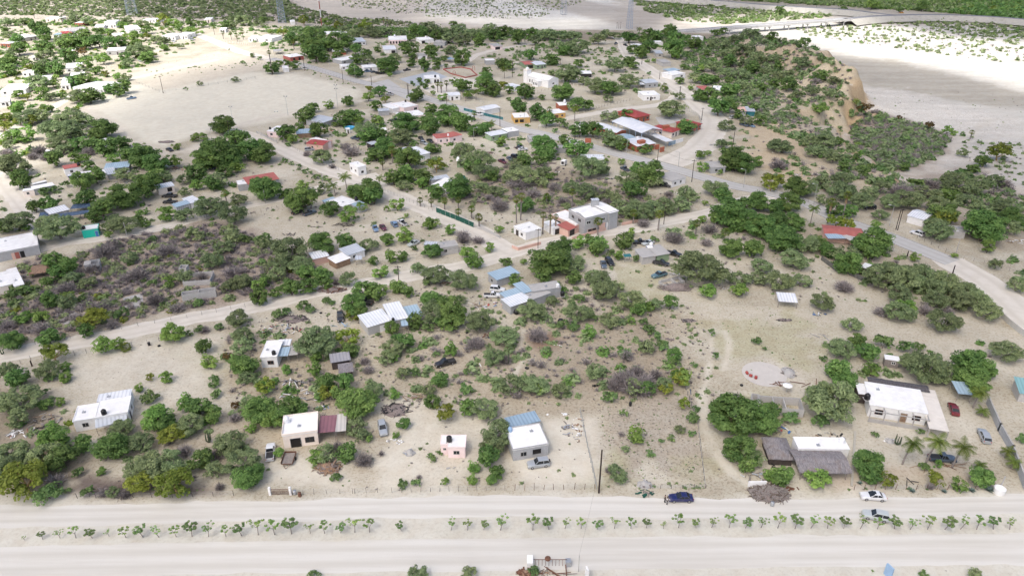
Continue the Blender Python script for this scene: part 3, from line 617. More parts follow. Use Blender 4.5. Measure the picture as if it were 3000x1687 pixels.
# ---- landmarks and labels that single things out ----
LM=[]
def landmark(x,y,phrase): LM.append((x,y,phrase))
PEND=[]   # (object, x, y, phrase builder)
def pend(o,x,y,desc,cat,group=None,w=0): PEND.append((o,x,y,desc,cat,group,w))
ORD=['nearest','second nearest','third nearest','fourth nearest','fifth nearest','sixth nearest','seventh nearest','eighth nearest','ninth nearest','tenth nearest']
def resolve_labels():
    L=np.array([(a,b) for a,b,_ in LM]); G_={}
    for it in PEND:
        o,x,y,desc,cat,group,w=it; d=np.hypot(L[:,0]-x,L[:,1]-y); j=int(np.argmin(d)); dx=x-L[j,0]; dy=(y-L[j,1])*.8
        rel=('right of' if dx>0 else 'left of') if abs(dx)>abs(dy) else ('behind' if dy>0 else 'in front of')
        G_.setdefault((desc,rel,j),[]).append((d[j],it))
    for (desc,rel,j),lst in G_.items():
        lst.sort(key=lambda t:t[0])
        for k,(d,it) in enumerate(lst):
            o=it[0]; s=f"{desc} {rel} {LM[j][2]}"
            if len(lst)==2: s+=', '+('nearer one','farther one')[k]
            elif len(lst)>2: s+=', '+(ORD[k] if k<len(ORD) else 'number %d outward'%(k+1))+(' of %d'%len(lst) if k==len(lst)-1 and 0 else '')
            while len(s.split())>16: s=s.split(' ',1)[1]
            tag(o,s,it[4],it[5])
KN={'G':('broadleaf_tree','dense dark green tree','round dark green bush'),'L':('bright_leafy_tree','light green leafy tree','bright green bush'),
 'M':('mesquite_tree','spreading grey-green mesquite','feathery grey-green bush'),'O':('olive_tree','yellowish olive-green tree','yellowish olive-green bush'),
 'B':('rusty_tree','rusty brown-green tree','rusty brown-green bush'),'S':('green_shrub','low wide green shrub','low green shrub'),'D':('dry_shrub','large leafless grey shrub','leafless grey shrub')}
VEGW=[]; VQ=[]
def tree(k,sx,sy,wpx):
    """crown centre pixel (photo px), crown width px: worked out here, built by grow()"""
    rg=random.Random(len(VQ)*13+5)
    zc=0.0; hfac={'S':.45,'D':.4}.get(k,.7); r=1.5
    for q in range(4):
        x,y=G(sx,sy,zc); gz=T(x,y); r=wpx/2/scl(y,gz)*(1.55 if k=='D' else 1.3 if sy>300 else 1.16)
        if q<3: zc=.5*zc+.5*(gz+r*hfac)
    hs=rg.uniform(.9,1.12)*(.88 if r>3.2 and k!='S' else 1); big=r>1.75
    a,b_,c_=KN[k]; name=a if (big or k in 'SD') else ('dark_bush' if k=='G' else 'feathery_bush' if k=='M' else 'green_bush')
    VQ.append((wpx,name,k,x,y,gz,r,hs,big,rg)); VEGW.append((x,y,r))
COMBO={}
def combo(cm,tm):
    key=(cm.name,tm.name)
    if key not in COMBO:
        me=cm.copy(); nv=len(me.vertices); n0=len(me.polygons)
        V=[tuple(v.co) for v in cm.vertices]+[tuple(v.co) for v in tm.vertices]; Fq=[tuple(p.vertices) for p in cm.polygons]+[tuple(i+nv for i in p.vertices) for p in tm.polygons]
        m2=bpy.data.meshes.new('small_tree'); m2.from_pydata(V,[],Fq); m2.materials.append(cm.materials[0]); m2.materials.append(tm.materials[0])
        m2.polygons.foreach_set('material_index',[0]*n0+[1]*len(tm.polygons)); a=m2.attributes.new('v','FLOAT','FACE'); vv=np.zeros(n0); cm.attributes['v'].data.foreach_get('value',vv); a.data.foreach_set('value',np.concatenate([vv,np.zeros(len(tm.polygons))]).astype(np.float32)); bpy.data.meshes.remove(me); COMBO[key]=m2
    return COMBO[key]
GRP={'G':'broad green trees of the village','L':'bright green trees and bushes','M':'mesquite trees of the village','O':'olive-coloured trees','B':'rusty brown trees','S':'green shrubs on the lots','D':'leafless grey shrubs'}
def grow():
    cnt={}; rest=[]
    for it in sorted(VQ,key=lambda t:-t[0]):
        wpx,name,k,x,y,gz,r,hs,big,rg=it; cnt[name]=cnt.get(name,0)+1
        if cnt[name]>295: rest.append(it); continue
        lod=0 if wpx>=62 else (1 if wpx>=26 else 2); cm,tm=rg.choice(templates(k,lod)); a,b_,c_=KN[k]
        sc=(r*rg.uniform(.85,1.12),r*rg.uniform(.85,1.12),r*hs); rz=rg.random()*6.28
        if lod==2: rt=mk(name,combo(cm,tm),None,(x,y,gz),rz,sc)
        else:
            rt=mk(name,None,None,(x,y,gz),rz,sc); mk('crown' if k!='D' else 'branches',cm,rt); mk('trunk' if k!='D' else 'stem',tm,rt)
        desc=b_ if big else c_
        if k in 'GML' and r>3.4: desc='large '+desc
        elif r<1.0: desc='small '+desc
        pend(rt,x,y,desc,'tree' if (big and k not in 'SD') else ('shrub' if k in 'SD' else 'bush'),GRP[k])
    if rest:
        ks=sorted({i[2] for i in rest}); VV=[];FF=[];AA=[];MM=[];off=0
        for wpx,name,k,x,y,gz,r,hs,big,rg in rest:
            cm,tm=rg.choice(templates(k,2)); n=len(cm.vertices); V=np.zeros(n*3); cm.vertices.foreach_get('co',V); V=V.reshape(-1,3); a=rg.random()*6.28; c,s=math.cos(a),math.sin(a)
            VV.append(np.stack([x+(V[:,0]*c-V[:,1]*s)*r,y+(V[:,0]*s+V[:,1]*c)*r,gz+V[:,2]*r*hs],-1)); FF.append(np.arange(n).reshape(-1,4)+off); off+=n
            vv=np.zeros(n//4); cm.attributes['v'].data.foreach_get('value',vv); AA.append(vv); MM.append(np.full(n//4,ks.index(k)))
        tag(mk('distant_greenery',npmesh('distant_greenery',np.concatenate(VV),np.concatenate(FF),[LEAF[k] for k in ks],np.concatenate(AA),np.concatenate(MM))),'small far crowns merging into the green of the upper village',None,None,'stuff')
    print('veg',{k:v for k,v in cnt.items()},'rest',len(rest))
def veg(t,data):
    for part in data.split(';'):
        part=part.strip()
        if not part: continue
        k=part[0]
        for tok in part[1:].split():
            x,y,wd=[float(q) for q in tok.split(',')]; px,py=P(t,x,y); tree(k,px,py,wd/TL[t][2])
# ---------------- buildings ----------------
HRECT=[]
def windows_on(mbframe,mbglass,face,L,u0,u1,z0,z1,depth,kind):
    pass
def wallpart(parent,kind,org,ux,nx,u0,u1,z0,z1,mat):
    """opening on a wall: org point, ux direction along, nx outward normal (2D tuples)"""
    def pt(u,n,z): return (org[0]+ux[0]*u+nx[0]*n,org[1]+ux[1]*u+nx[1]*n,z)
    def slab(mb,a,b,c,d,n0,n1): # a..b along, c..d height
        vs=[pt(a,n0,c),pt(b,n0,c),pt(b,n1,c),pt(a,n1,c),pt(a,n0,d),pt(b,n0,d),pt(b,n1,d),pt(a,n1,d)]
        mb.add(vs,[(0,3,2,1),(4,5,6,7),(0,1,5,4),(1,2,6,5),(2,3,7,6),(3,0,4,7)])
    if kind=='w':
        mb=MB(); fr=.07
        slab(mb,u0-fr,u1+fr,z1,z1+fr,-.02,.06); slab(mb,u0-fr,u1+fr,z0-fr,z0,-.02,.09); slab(mb,u0-fr,u0,z0,z1,-.02,.06); slab(mb,u1,u1+fr,z0,z1,-.02,.06); m=(u0+u1)/2; slab(mb,m-.03,m+.03,z0,z1,-.02,.05)
        f=mb.obj('window',M(mat or 'concrete'),parent); g=MB(); slab(g,u0,u1,z0,z1,-.02,.025); g.obj('pane',M('glass'),f)
    elif kind=='d':
        mb=MB(); slab(mb,u0,u1,z0,z1,-.02,.045); d=mb.obj('door',M(mat or 'darkwood'),parent); h=MB(); slab(h,u1-.2,u1-.1,z0+.95,z0+1.1,.04,.1); h.obj('handle',M('metal'),d)
        mb=MB(); slab(mb,u0-.08,u0,z0,z1+.08,-.02,.07); slab(mb,u1,u1+.08,z0,z1+.08,-.02,.07); slab(mb,u0,u1,z1,z1+.08,-.02,.07); mb.obj('door_frame',M('concrete'),parent)
    elif kind=='o':
        mb=MB(); slab(mb,u0,u1,z0,z1,-.02,.03); mb.obj('opening',M('black'),parent)  # no hole cut: solid black slab stands for the unlit interior
    elif kind=='g':
        mb=MB(); slab(mb,u0,u1,z0,z1,-.02,.05); mb.obj('garage_door',M(mat or 'roofwhite'),parent)
def thatch_roof(name,parent,mat,x0,x1,y0,y1,ze,zr,along='x',hip=.25,seed=0):
    rg=random.Random(seed); nx=max(6,int((x1-x0)/.45)); ny=max(6,int((y1-y0)/.45)); V=[];Fs=[]
    for j in range(ny+1):
        for i in range(nx+1):
            u=i/nx; v=j/ny
            a=1-abs(2*v-1); b_=1-abs(2*u-1)
            if along=='y': a,b_=b_,a
            h=min(a,b_/max(hip,.01)) if hip else a
            h=max(0,h)**.8; V.append((x0+(x1-x0)*u+rg.uniform(-.06,.06),y0+(y1-y0)*v+rg.uniform(-.06,.06),ze+(zr-ze)*h+rg.uniform(-.05,.05)))
    Fs=[(j*(nx+1)+i,j*(nx+1)+i+1,(j+1)*(nx+1)+i+1,(j+1)*(nx+1)+i) for j in range(ny) for i in range(nx)]
    mb=MB(); mb.add(V,Fs); o=len(V); mb.add([(a,b_,c-.18) for a,b_,c in V],[f[::-1] for f in Fs])
    for k in range(int(2*(x1-x0+y1-y0)*14)):   # ragged straw fringe and tufts
        e=rg.random()
        if e<.5: px,py=rg.uniform(x0,x1),rg.choice((y0,y1))
        elif e<.8: px,py=rg.choice((x0,x1)),rg.uniform(y0,y1)
        else: px,py=rg.uniform(x0,x1),rg.uniform(y0,y1)
        u=(px-x0)/(x1-x0); v=(py-y0)/(y1-y0); a=1-abs(2*v-1); b_=1-abs(2*u-1)
        if along=='y': a,b_=b_,a
        h=(min(a,b_/max(hip,.01)) if hip else a); z=ze+(zr-ze)*max(0,h)**.8
        dx,dy=rg.uniform(-.12,.12),rg.uniform(-.12,.12); L=rg.uniform(.15,.35); ox=(px-(x0+x1)/2)/(x1-x0)*2*L*.6; oy=(py-(y0+y1)/2)/(y1-y0)*2*L*.6
        mb.add([(px-.03,py,z),(px+.03,py+.02,z),(px+ox+dx,py+oy+dy,z-L*.7+.08)],[(0,1,2)])
    return mb.obj(name,M(mat),parent)
def frame3(t,A,B,D,h):
    a=Vector(G(*P(t,*A),h)); b=Vector(G(*P(t,*B),h)); d=Vector(G(*P(t,*D),h)); u=b-a; L=u.length; u/=L; n=Vector((-u.y,u.x)); W=(d-a).dot(n); sh=(d-a).dot(u)
    return a,u,n,L,max(W,.8),sh
def house(t,name,label,short,cat,blocks,extras=(),z=0,lift=None):
    bl=[]; 
    A0=blocks[0]; a,u,n,L,W,_=frame3(t,A0[1],A0[2],A0[3],A0[4]+z); o=a+u*(L/2)+n*(W/2)
    ang=math.atan2(u.y,u.x); gz=T(o.x,o.y) if z==0 else z
    rt=root(name,(o.x,o.y,gz),ang,label=label,cat=cat)
    landmark(o.x,o.y,short); ca,sa=math.cos(-ang),math.sin(-ang)
    for bi,bk in enumerate(blocks):
        typ,A,B,D,h,wm,rm=bk[:7]; op=bk[7] if len(bk)>7 else {}
        a,u,n,L,W,sh=frame3(t,A,B,D,h+gz)
        L=max(L,1.2)
        if 'w' in op: W=op['w']
        hc=a+u*L/2+n*W/2; HRECT.append((hc.x,hc.y,u.x,u.y,L/2+.4,W/2+.4))
        # block-local object placed relative to root
        rel=Vector((hc.x-o.x,hc.y-o.y)); lx=rel.x*ca-rel.y*sa; ly=rel.x*sa+rel.y*ca
        ba=math.atan2(u.y,u.x)-ang
        # shift local coords: block frame x in [-L/2,L/2], y in [-W/2,W/2]
        x0,x1,y0,y1=-L/2,L/2,-W/2,W/2
        eps=.003*bi
        def put(o_): o_.location=(lx,ly,0); o_.rotation_euler=(0,0,ba); return o_
        pw=rt; wall=None
        base=op.get('base',0)
        if typ in('flat','open','gu','gv','hip','shed','vault'):
            wt=.18; mb=MB(); top=h-(0 if typ=='open' else .06)
            # four walls as a ring
            for (p,q,r,s) in ((x0,x1,y0,y0+wt),(x0,x1,y1-wt,y1),(x0,x0+wt,y0+wt,y1-wt),(x1-wt,x1,y0+wt,y1-wt)):
                mb.box(p,q,r,s,base-.3,top-eps)
            for fr_ in op.get('part',()): mb.box(x0+L*fr_-.07,x0+L*fr_+.07,y0+wt,y1-wt,-.3,top*.95)
            if typ=='open':
                rgp=random.Random(int(abs(hc.x)*7))
                for k in range(int(L/1.1)): xx=x0+.3+k*1.1; mb.box(xx-.06,xx+.06,y0+.02,y0+wt-.02,top,top+rgp.uniform(.1,.5))
            wall=put(mb.obj('wall',M(wm),rt))
        if typ=='flat':
            mb=MB(); ov=op.get('ov',.12); mb.box(x0-ov,x1+ov,y0-ov,y1+ov,h-.06-eps,h+.06+eps)
            roof=put(mb.obj('roof',M(rm),rt))
            ph=op.get('par',.0)
            if ph:
                mb=MB()
                for (p,q,r,s) in ((x0-ov,x1+ov,y0-ov,y0-ov+.14),(x0-ov,x1+ov,y1+ov-.14,y1+ov),(x0-ov,x0-ov+.14,y0-ov+.14,y1+ov-.14),(x1+ov-.14,x1+ov,y0-ov+.14,y1+ov-.14)): mb.box(p,q,r,s,h+.06,h+.06+ph)
                mb.obj('parapet',M(op.get('pm',wm)),roof)
            # patch marks, pipe stub and a raised skylight: things a flat roof carries
            rgp=random.Random(int(abs(hc.x)*11+hc.y)); 
            if L*W>14 and not op.get('bare'):
                mb=MB(); px,py=rgp.uniform(x0*.6,x1*.6),rgp.uniform(y0*.5,y1*.5); mb.box(px-.35,px+.35,py-.3,py+.3,h+.06,h+.2); mb.tube((px,py,h+.15),(px,py,h+.7),.05); mb.obj('roof_vent',M('metal'),roof)
        elif typ=='shed':
            z2=op.get('h2',h+.5); mb=MB(); ov=.3
            mb.add([(x0-ov,y0-ov,h),(x1+ov,y0-ov,h),(x1+ov,y1+ov,z2),(x0-ov,y1+ov,z2),(x0-ov,y0-ov,h+.07),(x1+ov,y0-ov,h+.07),(x1+ov,y1+ov,z2+.07),(x0-ov,y1+ov,z2+.07)],[(0,3,2,1),(4,5,6,7),(0,1,5,4),(1,2,6,5),(2,3,7,6),(3,0,4,7)])
            roof=put(mb.obj('roof',M(rm),rt))
        elif typ in('gu','gv','hip','vault'):
            rh=op.get('rh',.9); ov=op.get('ov',.3); X0,X1,Y0,Y1=x0-ov,x1+ov,y0-ov,y1+ov; mb=MB(); th=.08
            if typ=='gu': R=[(X0,0,h+rh),(X1,0,h+rh)]
            elif typ=='gv': R=[(0,Y0,h+rh),(0,Y1,h+rh)]
            elif typ=='hip':
                R=[(X0+(Y1-Y0)*.45,0,h+rh),(X1-(Y1-Y0)*.45,0,h+rh)] if L>W else [(0,Y0+(X1-X0)*.45,h+rh),(0,Y1-(X1-X0)*.45,h+rh)]
                alongx=L>W
            else: R=None
            c4=[(X0,Y0,h),(X1,Y0,h),(X1,Y1,h),(X0,Y1,h)]
            if typ=='vault':
                n_=10; Vv=[];
                for i in range(n_+1):
                    a_=i/n_; Vv+=[(X0,Y0+(Y1-Y0)*a_,h+rh*math.sin(math.pi*a_)),(X1,Y0+(Y1-Y0)*a_,h+rh*math.sin(math.pi*a_))]
                mb.add(Vv,[(2*i,2*i+1,2*i+3,2*i+2) for i in range(n_)]+[tuple(range(0,2*n_+2,2)),tuple(range(2*n_+1,0,-2)),(0,2*n_,2*n_+1,1)])
            elif typ=='gu' or (typ=='hip' and alongx): mb.add(c4+R,[(0,1,5,4),(1,2,5),(2,3,4,5),(3,0,4),(0,3,2,1)])
            else: mb.add(c4+R,[(0,1,4),(1,2,5,4),(2,3,5),(3,0,4,5),(0,3,2,1)])
            roof=put(mb.obj('roof',M(rm),rt))
            if typ in('gu','gv'):   # gable ends in wall colour, set just proud of the roof edge
                mb=MB()
                if typ=='gu':
                    for xx in (x0-.004,x1+.004): 
                        s_=-1 if xx<0 else 1; xo=(X0 if s_<0 else X1)+s_*.003; mb.add([(xo,Y0+.12,h+.02),(xo,Y1-.12,h+.02),(xo,0,h+rh-.05)],[(0,1,2) if s_>0 else (2,1,0)])
                else:
                    for s_ in (-1,1): yo=(Y0 if s_<0 else Y1)+s_*.003; mb.add([(X0+.12,yo,h+.02),(X1-.12,yo,h+.02),(0,yo,h+rh-.05)],[(0,1,2) if s_<0 else (2,1,0)])
                put(mb.obj('gable',M(op.get('gm',wm)),rt))
        elif typ=='canopy':
            z2=op.get('h2',h+.2); mb=MB(); mb.add([(x0,y0,h-.06),(x1,y0,h-.06),(x1,y1,z2-.06),(x0,y1,z2-.06),(x0,y0,h),(x1,y0,h),(x1,y1,z2),(x0,y1,z2)],[(0,3,2,1),(4,5,6,7),(0,1,5,4),(1,2,6,5),(2,3,7,6),(3,0,4,7)])
            roof=put(mb.obj(op.get('pn','awning'),M(rm),rt)); k_=max(2,int(L/3)+1)
            for i in range(k_):
                xx=x0+.12+(L-.24)*i/(k_-1)
                for yy,zz in ((y0+.12,h),(y1-.12,z2)):
                    if yy>0 and not op.get('back'): continue
                    pp=MB(); pr=op.get('pr',.06); pp.tube((xx,yy,-.2),(xx,yy,zz-.07),pr,n=6); put(pp.obj('post',M(op.get('post','greywood')),rt))
        elif typ=='thatch':
            roof=thatch_roof('thatch_roof',rt,rm,x0-.4,x1+.4,y0-.4,y1+.4,h-(op.get('drop',0)),h+op.get('rh',1.2),op.get('al','x'),op.get('hip',.25),int(abs(hc.x))); put(roof)
            if wm: 
                mb=MB()
                for (p,q,r,s) in ((x0,x1,y0,y0+.1),(x0,x1,y1-.1,y1),(x0,x0+.1,y0+.1,y1-.1),(x1-.1,x1,y0+.1,y1-.1)): mb.box(p,q,r,s,-.2,h)
                put(mb.obj('wall',M(wm),rt))
            else:
                for xx in (x0+.3,x1-.3):
                    for yy in (y0+.3,y1-.3): pp=MB(); pp.tube((xx,yy,-.2),(xx,yy,h),.08,n=6); put(pp.obj('post',M('greywood'),rt))
        # openings
        wins=op.get('win')
        if wins is None and typ in('flat','gu','gv','hip','shed','vault') and L>3:
            rgp=random.Random(int(abs(hc.x)*3+hc.y)); wins=[('f',.12,.12+1.2/L,1.0,2.0,'w'),('f',.55,.55+.9/L,0,2.05,'d')]
            if L>7: wins.append(('f',.8,.8+1.2/L,1.0,2.0,'w'))
            if W>3.5: wins+= [('l' if hc.x>0 else 'r',.4,.4+1.1/W,1.0,1.9,'w')]
        for wd in (wins or ()):
            f_,u0,u1,z0,z1,kd=wd[:6]; mt=wd[6] if len(wd)>6 else None
            z1=min(z1,h-.2)
            if f_=='f': e=Vector((x0,y0)); ux=(1,0); nx=(0,-1); Ld=L
            elif f_=='r': e=Vector((x1,y0)); ux=(0,1); nx=(1,0); Ld=W
            elif f_=='l': e=Vector((x0,y1)); ux=(0,-1); nx=(-1,0); Ld=W
            else: continue
            # holder so that the opening sits in the block's frame
            c,s=math.cos(ba),math.sin(ba); rot=lambda p:(p[0]*c-p[1]*s,p[0]*s+p[1]*c)
            eo=rot(e); wallpart(rt,kd,(lx+eo[0],ly+eo[1]),rot(ux),rot(nx),u0*Ld,u1*Ld,z0,z1,mt)
    return rt
TN=0
def tank(t,x,y,col,short,z=2.9,s=1.0,desc=None,base=True):
    gx,gy=G(*P(t,x,y),z+.5*s); ob=root('water_tank',(gx,gy,z),label=desc or f"{ {'b':'black','w':'white','l':'pale blue'}[col]} water tank on the roof of {short}",cat='water tank',group='rooftop water tanks')
    m=M({'b':'black','w':'whiteplastic','l':'bluelight'}[col]); r=.52*s
    MB().lathe([(r,0),(r*1.02,.12*s),(r*.97,.3*s),(r*1.03,.4*s),(r*.97,.6*s),(r*1.0,.85*s),(r*.75,1.05*s),(r*.35,1.17*s)],16).obj('barrel',m,ob,True)
    MB().lathe([(r*.33,1.17*s),(r*.33,1.24*s),(r*.1,1.27*s)],12).obj('lid',m,ob)
    if base: MB().box(-r*1.1,r*1.1,-r*1.1,r*1.1,-.15,0).obj('stand',M('concrete'),ob)
    return ob
H=house
# --- nearest row ---
H('a0','house','long white house with grey porch roof and black tank, alone in its sandy lot','the long white house','house',[
 ('flat',(690,303),(922,262),(703,192),2.9,'white','roofwhite',{'par':.12,'win':[('r',.2,.35,0,2,'d'),('r',.6,.75,1,1.8,'w')],'bare':1}),
 ('flat',(528,332),(688,305),(555,226),2.75,'white','roofwhite',{'par':.14,'win':[('f',.36,.62,1.0,1.9,'w')]}),
 ('flat',(703,188),(940,148),(708,137),2.6,'white','tinwhite',{'win':[]}),
 ('canopy',(690,378),(920,318),(686,308),2.1,None,'tin',{'h2':2.65,'pn':'porch_roof'})])
tank('a0',750,262,'b','the long white house',2.95,1.05)
H('a1','house','cream house with stepped parapet, dark glass door and striped tin awning','the cream house','house',[
 ('flat',(190,435),(442,402),(203,300),3.3,'cream','roofwhite',{'par':.4,'win':[('f',.2,.5,0,2.3,'d','black'),('f',.63,.88,.9,2.1,'w','darkwood')]}),
 ('canopy',(447,412),(572,402),(445,297),2.7,None,'tinmaroon',{'back':1}),
 ('canopy',(574,404),(650,396),(565,285),2.66,None,'tinbeige',{'back':1})])
tank('a1',220,318,'w','the cream house',3.3,1.25)
H('a1','house','small pink cube house with flat white roof and black tank','the small pink house','house',[
 ('flat',(1387,515),(1512,515),(1387,432),2.8,'pink','roofwhite',{'par':.12,'win':[('f',.33,.65,1,1.8,'w','concrete')],'bare':1}),
 ('flat',(1335,495),(1384,495),(1340,432),2.7,'pink','roofwhite',{'par':.1,'win':[('f',.4,.75,1.3,1.7,'w')]})])
tank('a1',1397,455,'b','the small pink house',2.9,1.1)
H('s','house','unpainted grey block house with white roof and pale blue rear lean-to','the grey block house','house',[
 ('flat',(1503,1317),(1606,1300),(1494,1254),2.9,'block','roofwhite',{'par':.22,'win':[('f',.22,.38,.9,1.9,'w'),('f',.56,.8,.9,2.1,'o')]}),
 ('shed',(1496,1251),(1579,1231),(1479,1228),2.5,'block','tincyan',{'h2':2.7,'win':[]})])
tank('a1',1838,388,'l','the grey block house',2.9,.9)
H('a3','thatched_hut','rounded grey thatched hut beside the wider thatched porch','the small thatched hut','hut',[
 ('thatch',(140,590),(302,598),(118,452),1.9,'darkwood','thatch',{'rh':1.3,'hip':.5,'al':'y'})])
H('a3','house','white flat-roofed house fronted by a wide grey thatched porch','the thatched-porch house','house',[
 ('flat',(345,525),(712,532),(322,446),2.9,'white','roofwhite',{'par':.1,'win':[]}),
 ('thatch',(362,690),(716,694),(350,540),2.3,None,'thatch',{'rh':.75,'hip':0,'al':'x'})])
tank('a3',658,468,'w','the thatched-porch house',2.9,1.1)
H('a3','house','big white house with beamed front veranda and beige side awning','the big veranda house','house',[
 ('flat',(862,208),(1280,275),(850,47),3.1,'white','roofwhite',{'par':.0,'win':[('f',.12,.25,1,2.1,'w','rust'),('f',.56,.67,0,2.2,'d','wood'),('f',.77,.9,1,2.1,'w','rust')]}),
 ('flat',(782,128),(862,138),(780,55),2.6,'darkwood','roofwhite',{'win':[]}),
 ('canopy',(1290,380),(1436,404),(1262,103),2.6,None,'beigeroof',{'h2':2.9,'back':1,'pr':.09,'post':'concrete','pn':'side_awning'}),
 ('thatch',(862,48),(1275,112),(855,14),3.0,None,'thatchdark',{'rh':.25,'hip':0})])
tank('a3',843,150,'b','the big veranda house',3.1,1.2)
def veranda():
    a,u,n,L,W,_=frame3('a3',(862,208),(1280,275),(850,47),3.1); rt=root('veranda_frame',(a.x,a.y,0),math.atan2(u.y,u.x),label='concrete veranda beams and low panel wall fronting the big white house',cat='veranda')
    for k in range(5):
        x=L*k/4; MB().box(x-.1,x+.1,-2.2,-2.0,-.1,2.9).obj('post',M('concrete'),rt); MB().box(x-.08,x+.08,-2.0,-.13,2.72,2.9).obj('beam',M('concrete'),rt)
        if k<4: MB().box(x+.13,x+L/4-.13,-2.15,-2.05,0,.95).obj('low_wall',M('concrete'),rt)
    MB().box(-.1,L+.1,-2.2,-2.02,2.9,3.05).obj('lintel',M('concrete'),rt)
veranda()
H('a3','open_shed','small open shed with blue-grey gable tin roof by the coconut palms','the blue-grey tin shed','shed',[('canopy',(1500,128),(1606,138),(1470,45),2.4,None,'tinblue',{'h2':2.7,'back':1})])
H('b3','shed','little brown plank shed with a white roof in its sandy clearing','the brown plank shed','shed',[
 ('flat',(1078,1178),(1190,1196),(1088,1146),2.2,'greywood','roofwhite',{'win':[('f',.5,.75,1.1,1.7,'w','white')],'bare':1})])
H('a3','unfinished_house','roofless grey block rooms under construction beside the white parasol','the roofless block rooms','unfinished building',[
 ('open',(72,225),(388,248),(60,140),2.0,'blocklight',None,{'part':(.35,.6)}),
 ('open',(5,175),(66,185),(8,125),1.8,'blocklight',None,{})])
H('b3','open_shed','small white tin roof on thin posts alone in the sandy field','the white tin shelter','shelter',[('canopy',(222,716),(377,727),(216,652),2.1,None,'tinwhite',{'h2':2.5,'back':1})])
H('s','house','house with teal tin roof cut off by the right photo edge','the teal-roofed house','house',[('shed',(2990,1150),(3040,1158),(2965,1112),2.4,'blocklight','tinteal',{'h2':3.2,'win':[]})])
# --- middle left ---
H('b0','building','grey block warehouse with white roof and patched red door at left edge','the grey warehouse','building',[
 ('flat',(-40,337),(306,270),(-60,225),3.0,'block','roofwhite',{'par':.15,'win':[('f',.42,.52,0,2.2,'d','redwhite'),('f',.54,.64,0,2.2,'o'),('f',.34,.41,0,2.2,'d','salmon')]})])
H('b0','house','cream house with flat white roofs at the left edge below the warehouse','the left-edge cream house','house',[
 ('flat',(-50,612),(112,573),(-60,500),2.9,'cream','roofwhite',{'win':[('f',.68,.82,1,2,'w')]}),
 ('flat',(114,598),(192,578),(60,462),2.8,'cream','roofwhite',{'win':[]})])
H('b0','thatched_hut','brown thatched lean-to beside the left-edge cream house','the brown lean-to','hut',[('thatch',(238,496),(368,478),(232,440),1.8,None,'thatchbrown',{'rh':.5,'hip':.2})])
H('b0','house','turquoise cube house with white roof beside the sandy road','the turquoise house','house',[
 ('flat',(652,150),(782,132),(634,120),2.9,'aqua','roofwhite',{'par':.08,'win':[('f',.78,.95,0,2,'d','blue')],'bare':1})])
tank('b0',670,128,'b','the turquoise house',2.9,1.0)
H('b0','ruined_house','grey roofless block cube in the dry scrub lot','the grey roofless cube','ruin',[('open',(672,430),(795,410),(660,398),2.6,'block',None,{'win':[]}),('flat',(672,425),(720,418),(668,402),2.65,'block','concrete',{'win':[],'bare':1})])
H('b0','ruined_house','tiny roofless block cubicle behind the ruined white walls','the block cubicle','ruin',[('open',(1428,452),(1490,450),(1426,424),2.2,'blocklight',None,{})])
H('b0','ruined_house','open white-walled ruin without front wall in the scrub lot','the open white ruin','ruin',[('open',(1460,560),(1680,545),(1455,490),1.6,'blocklight',None,{})])
H('b0','ruined_house','long roofless whitewashed building nearest the road in the scrub lot','the long roofless building','ruin',[('open',(1452,668),(1724,628),(1450,640),2.2,'blocklight',None,{'part':(.5,)})])
# --- middle centre (b1) ---
H('b1','house','white house with grey side awnings and black tank left of the big mesquite','the tank-topped white house','house',[
 ('flat',(35,1165),(165,1160),(22,1038),3.0,'white','roofwhite',{'par':.1,'win':[('f',.4,.75,1,1.9,'w','rust')]}),
 ('canopy',(165,1072),(272,1068),(163,1027),2.3,None,'tinwhite',{'back':1}),('canopy',(172,1156),(255,1152),(168,1090),2.3,None,'tinblue',{'back':1}),('canopy',(262,1150),(335,1140),(252,1080),2.1,None,'concrete',{})])
tank('b1',142,1128,'b','the tank-topped white house',3.0,.95)
H('b1','house','white ridged house with pale blue tin annex in the middle of the village','the blue-annexed white house','house',[
 ('shed',(895,922),(1078,868),(848,835),2.6,'blocklight','tinwhite',{'h2':3.0,'win':[('f',.5,.75,0,2,'d','white')]}),
 ('shed',(1090,872),(1214,846),(1010,757),2.9,'blocklight','tinwhite',{'h2':3.3,'win':[]}),
 ('canopy',(1228,850),(1340,828),(1188,762),2.5,None,'tinblue',{'back':1}),
 ('canopy',(1165,915),(1220,908),(1148,870),2.3,None,'tinblue',{})])
tank('b1',1098,862,'b','the blue-annexed white house',2.9,.8)
H('b1','shack','shack with rust-streaked tin roof and dark pole walls','the rust-roofed shack','shack',[('shed',(606,1205),(748,1182),(595,1152),2.2,'darkwood','tinrust',{'h2':2.5,'win':[]})])
H('b1','shack','small shack covered by a grey tarp in front of the rust-roofed shack','the tarp-covered shack','shack',[('shed',(672,1290),(772,1275),(662,1230),1.9,'darkwood','thatch',{'h2':2.1,'win':[]})])
H('b1','shed','grey block shed with pale blue tin roof above the white pickup','the blue tin block shed','shed',[('shed',(1930,545),(2105,490),(1880,492),2.5,'block','tinblue',{'h2':2.8,'win':[('l',.3,.5,.8,1.5,'o')]})])
H('b2','house','long low house of joined blue tin and grey slab roofs','the long patchwork house','house',[
 ('shed',(-10,758),(150,705),(-60,702),2.6,'block','tinwhite',{'h2':2.9,'win':[]}),
 ('flat',(152,706),(312,648),(98,655),2.7,'block','concrete',{'win':[]}),
 ('shed',(-48,690),(95,645),(-75,650),2.8,'block','tinblue',{'h2':3.0,'win':[]}),
 ('shed',(98,650),(162,632),(-12,592),3.0,'block','tinblue',{'h2':3.2,'win':[]}),
 ('flat',(166,640),(392,606),(118,590),3.1,'block','concrete',{'par':.1,'win':[]})])
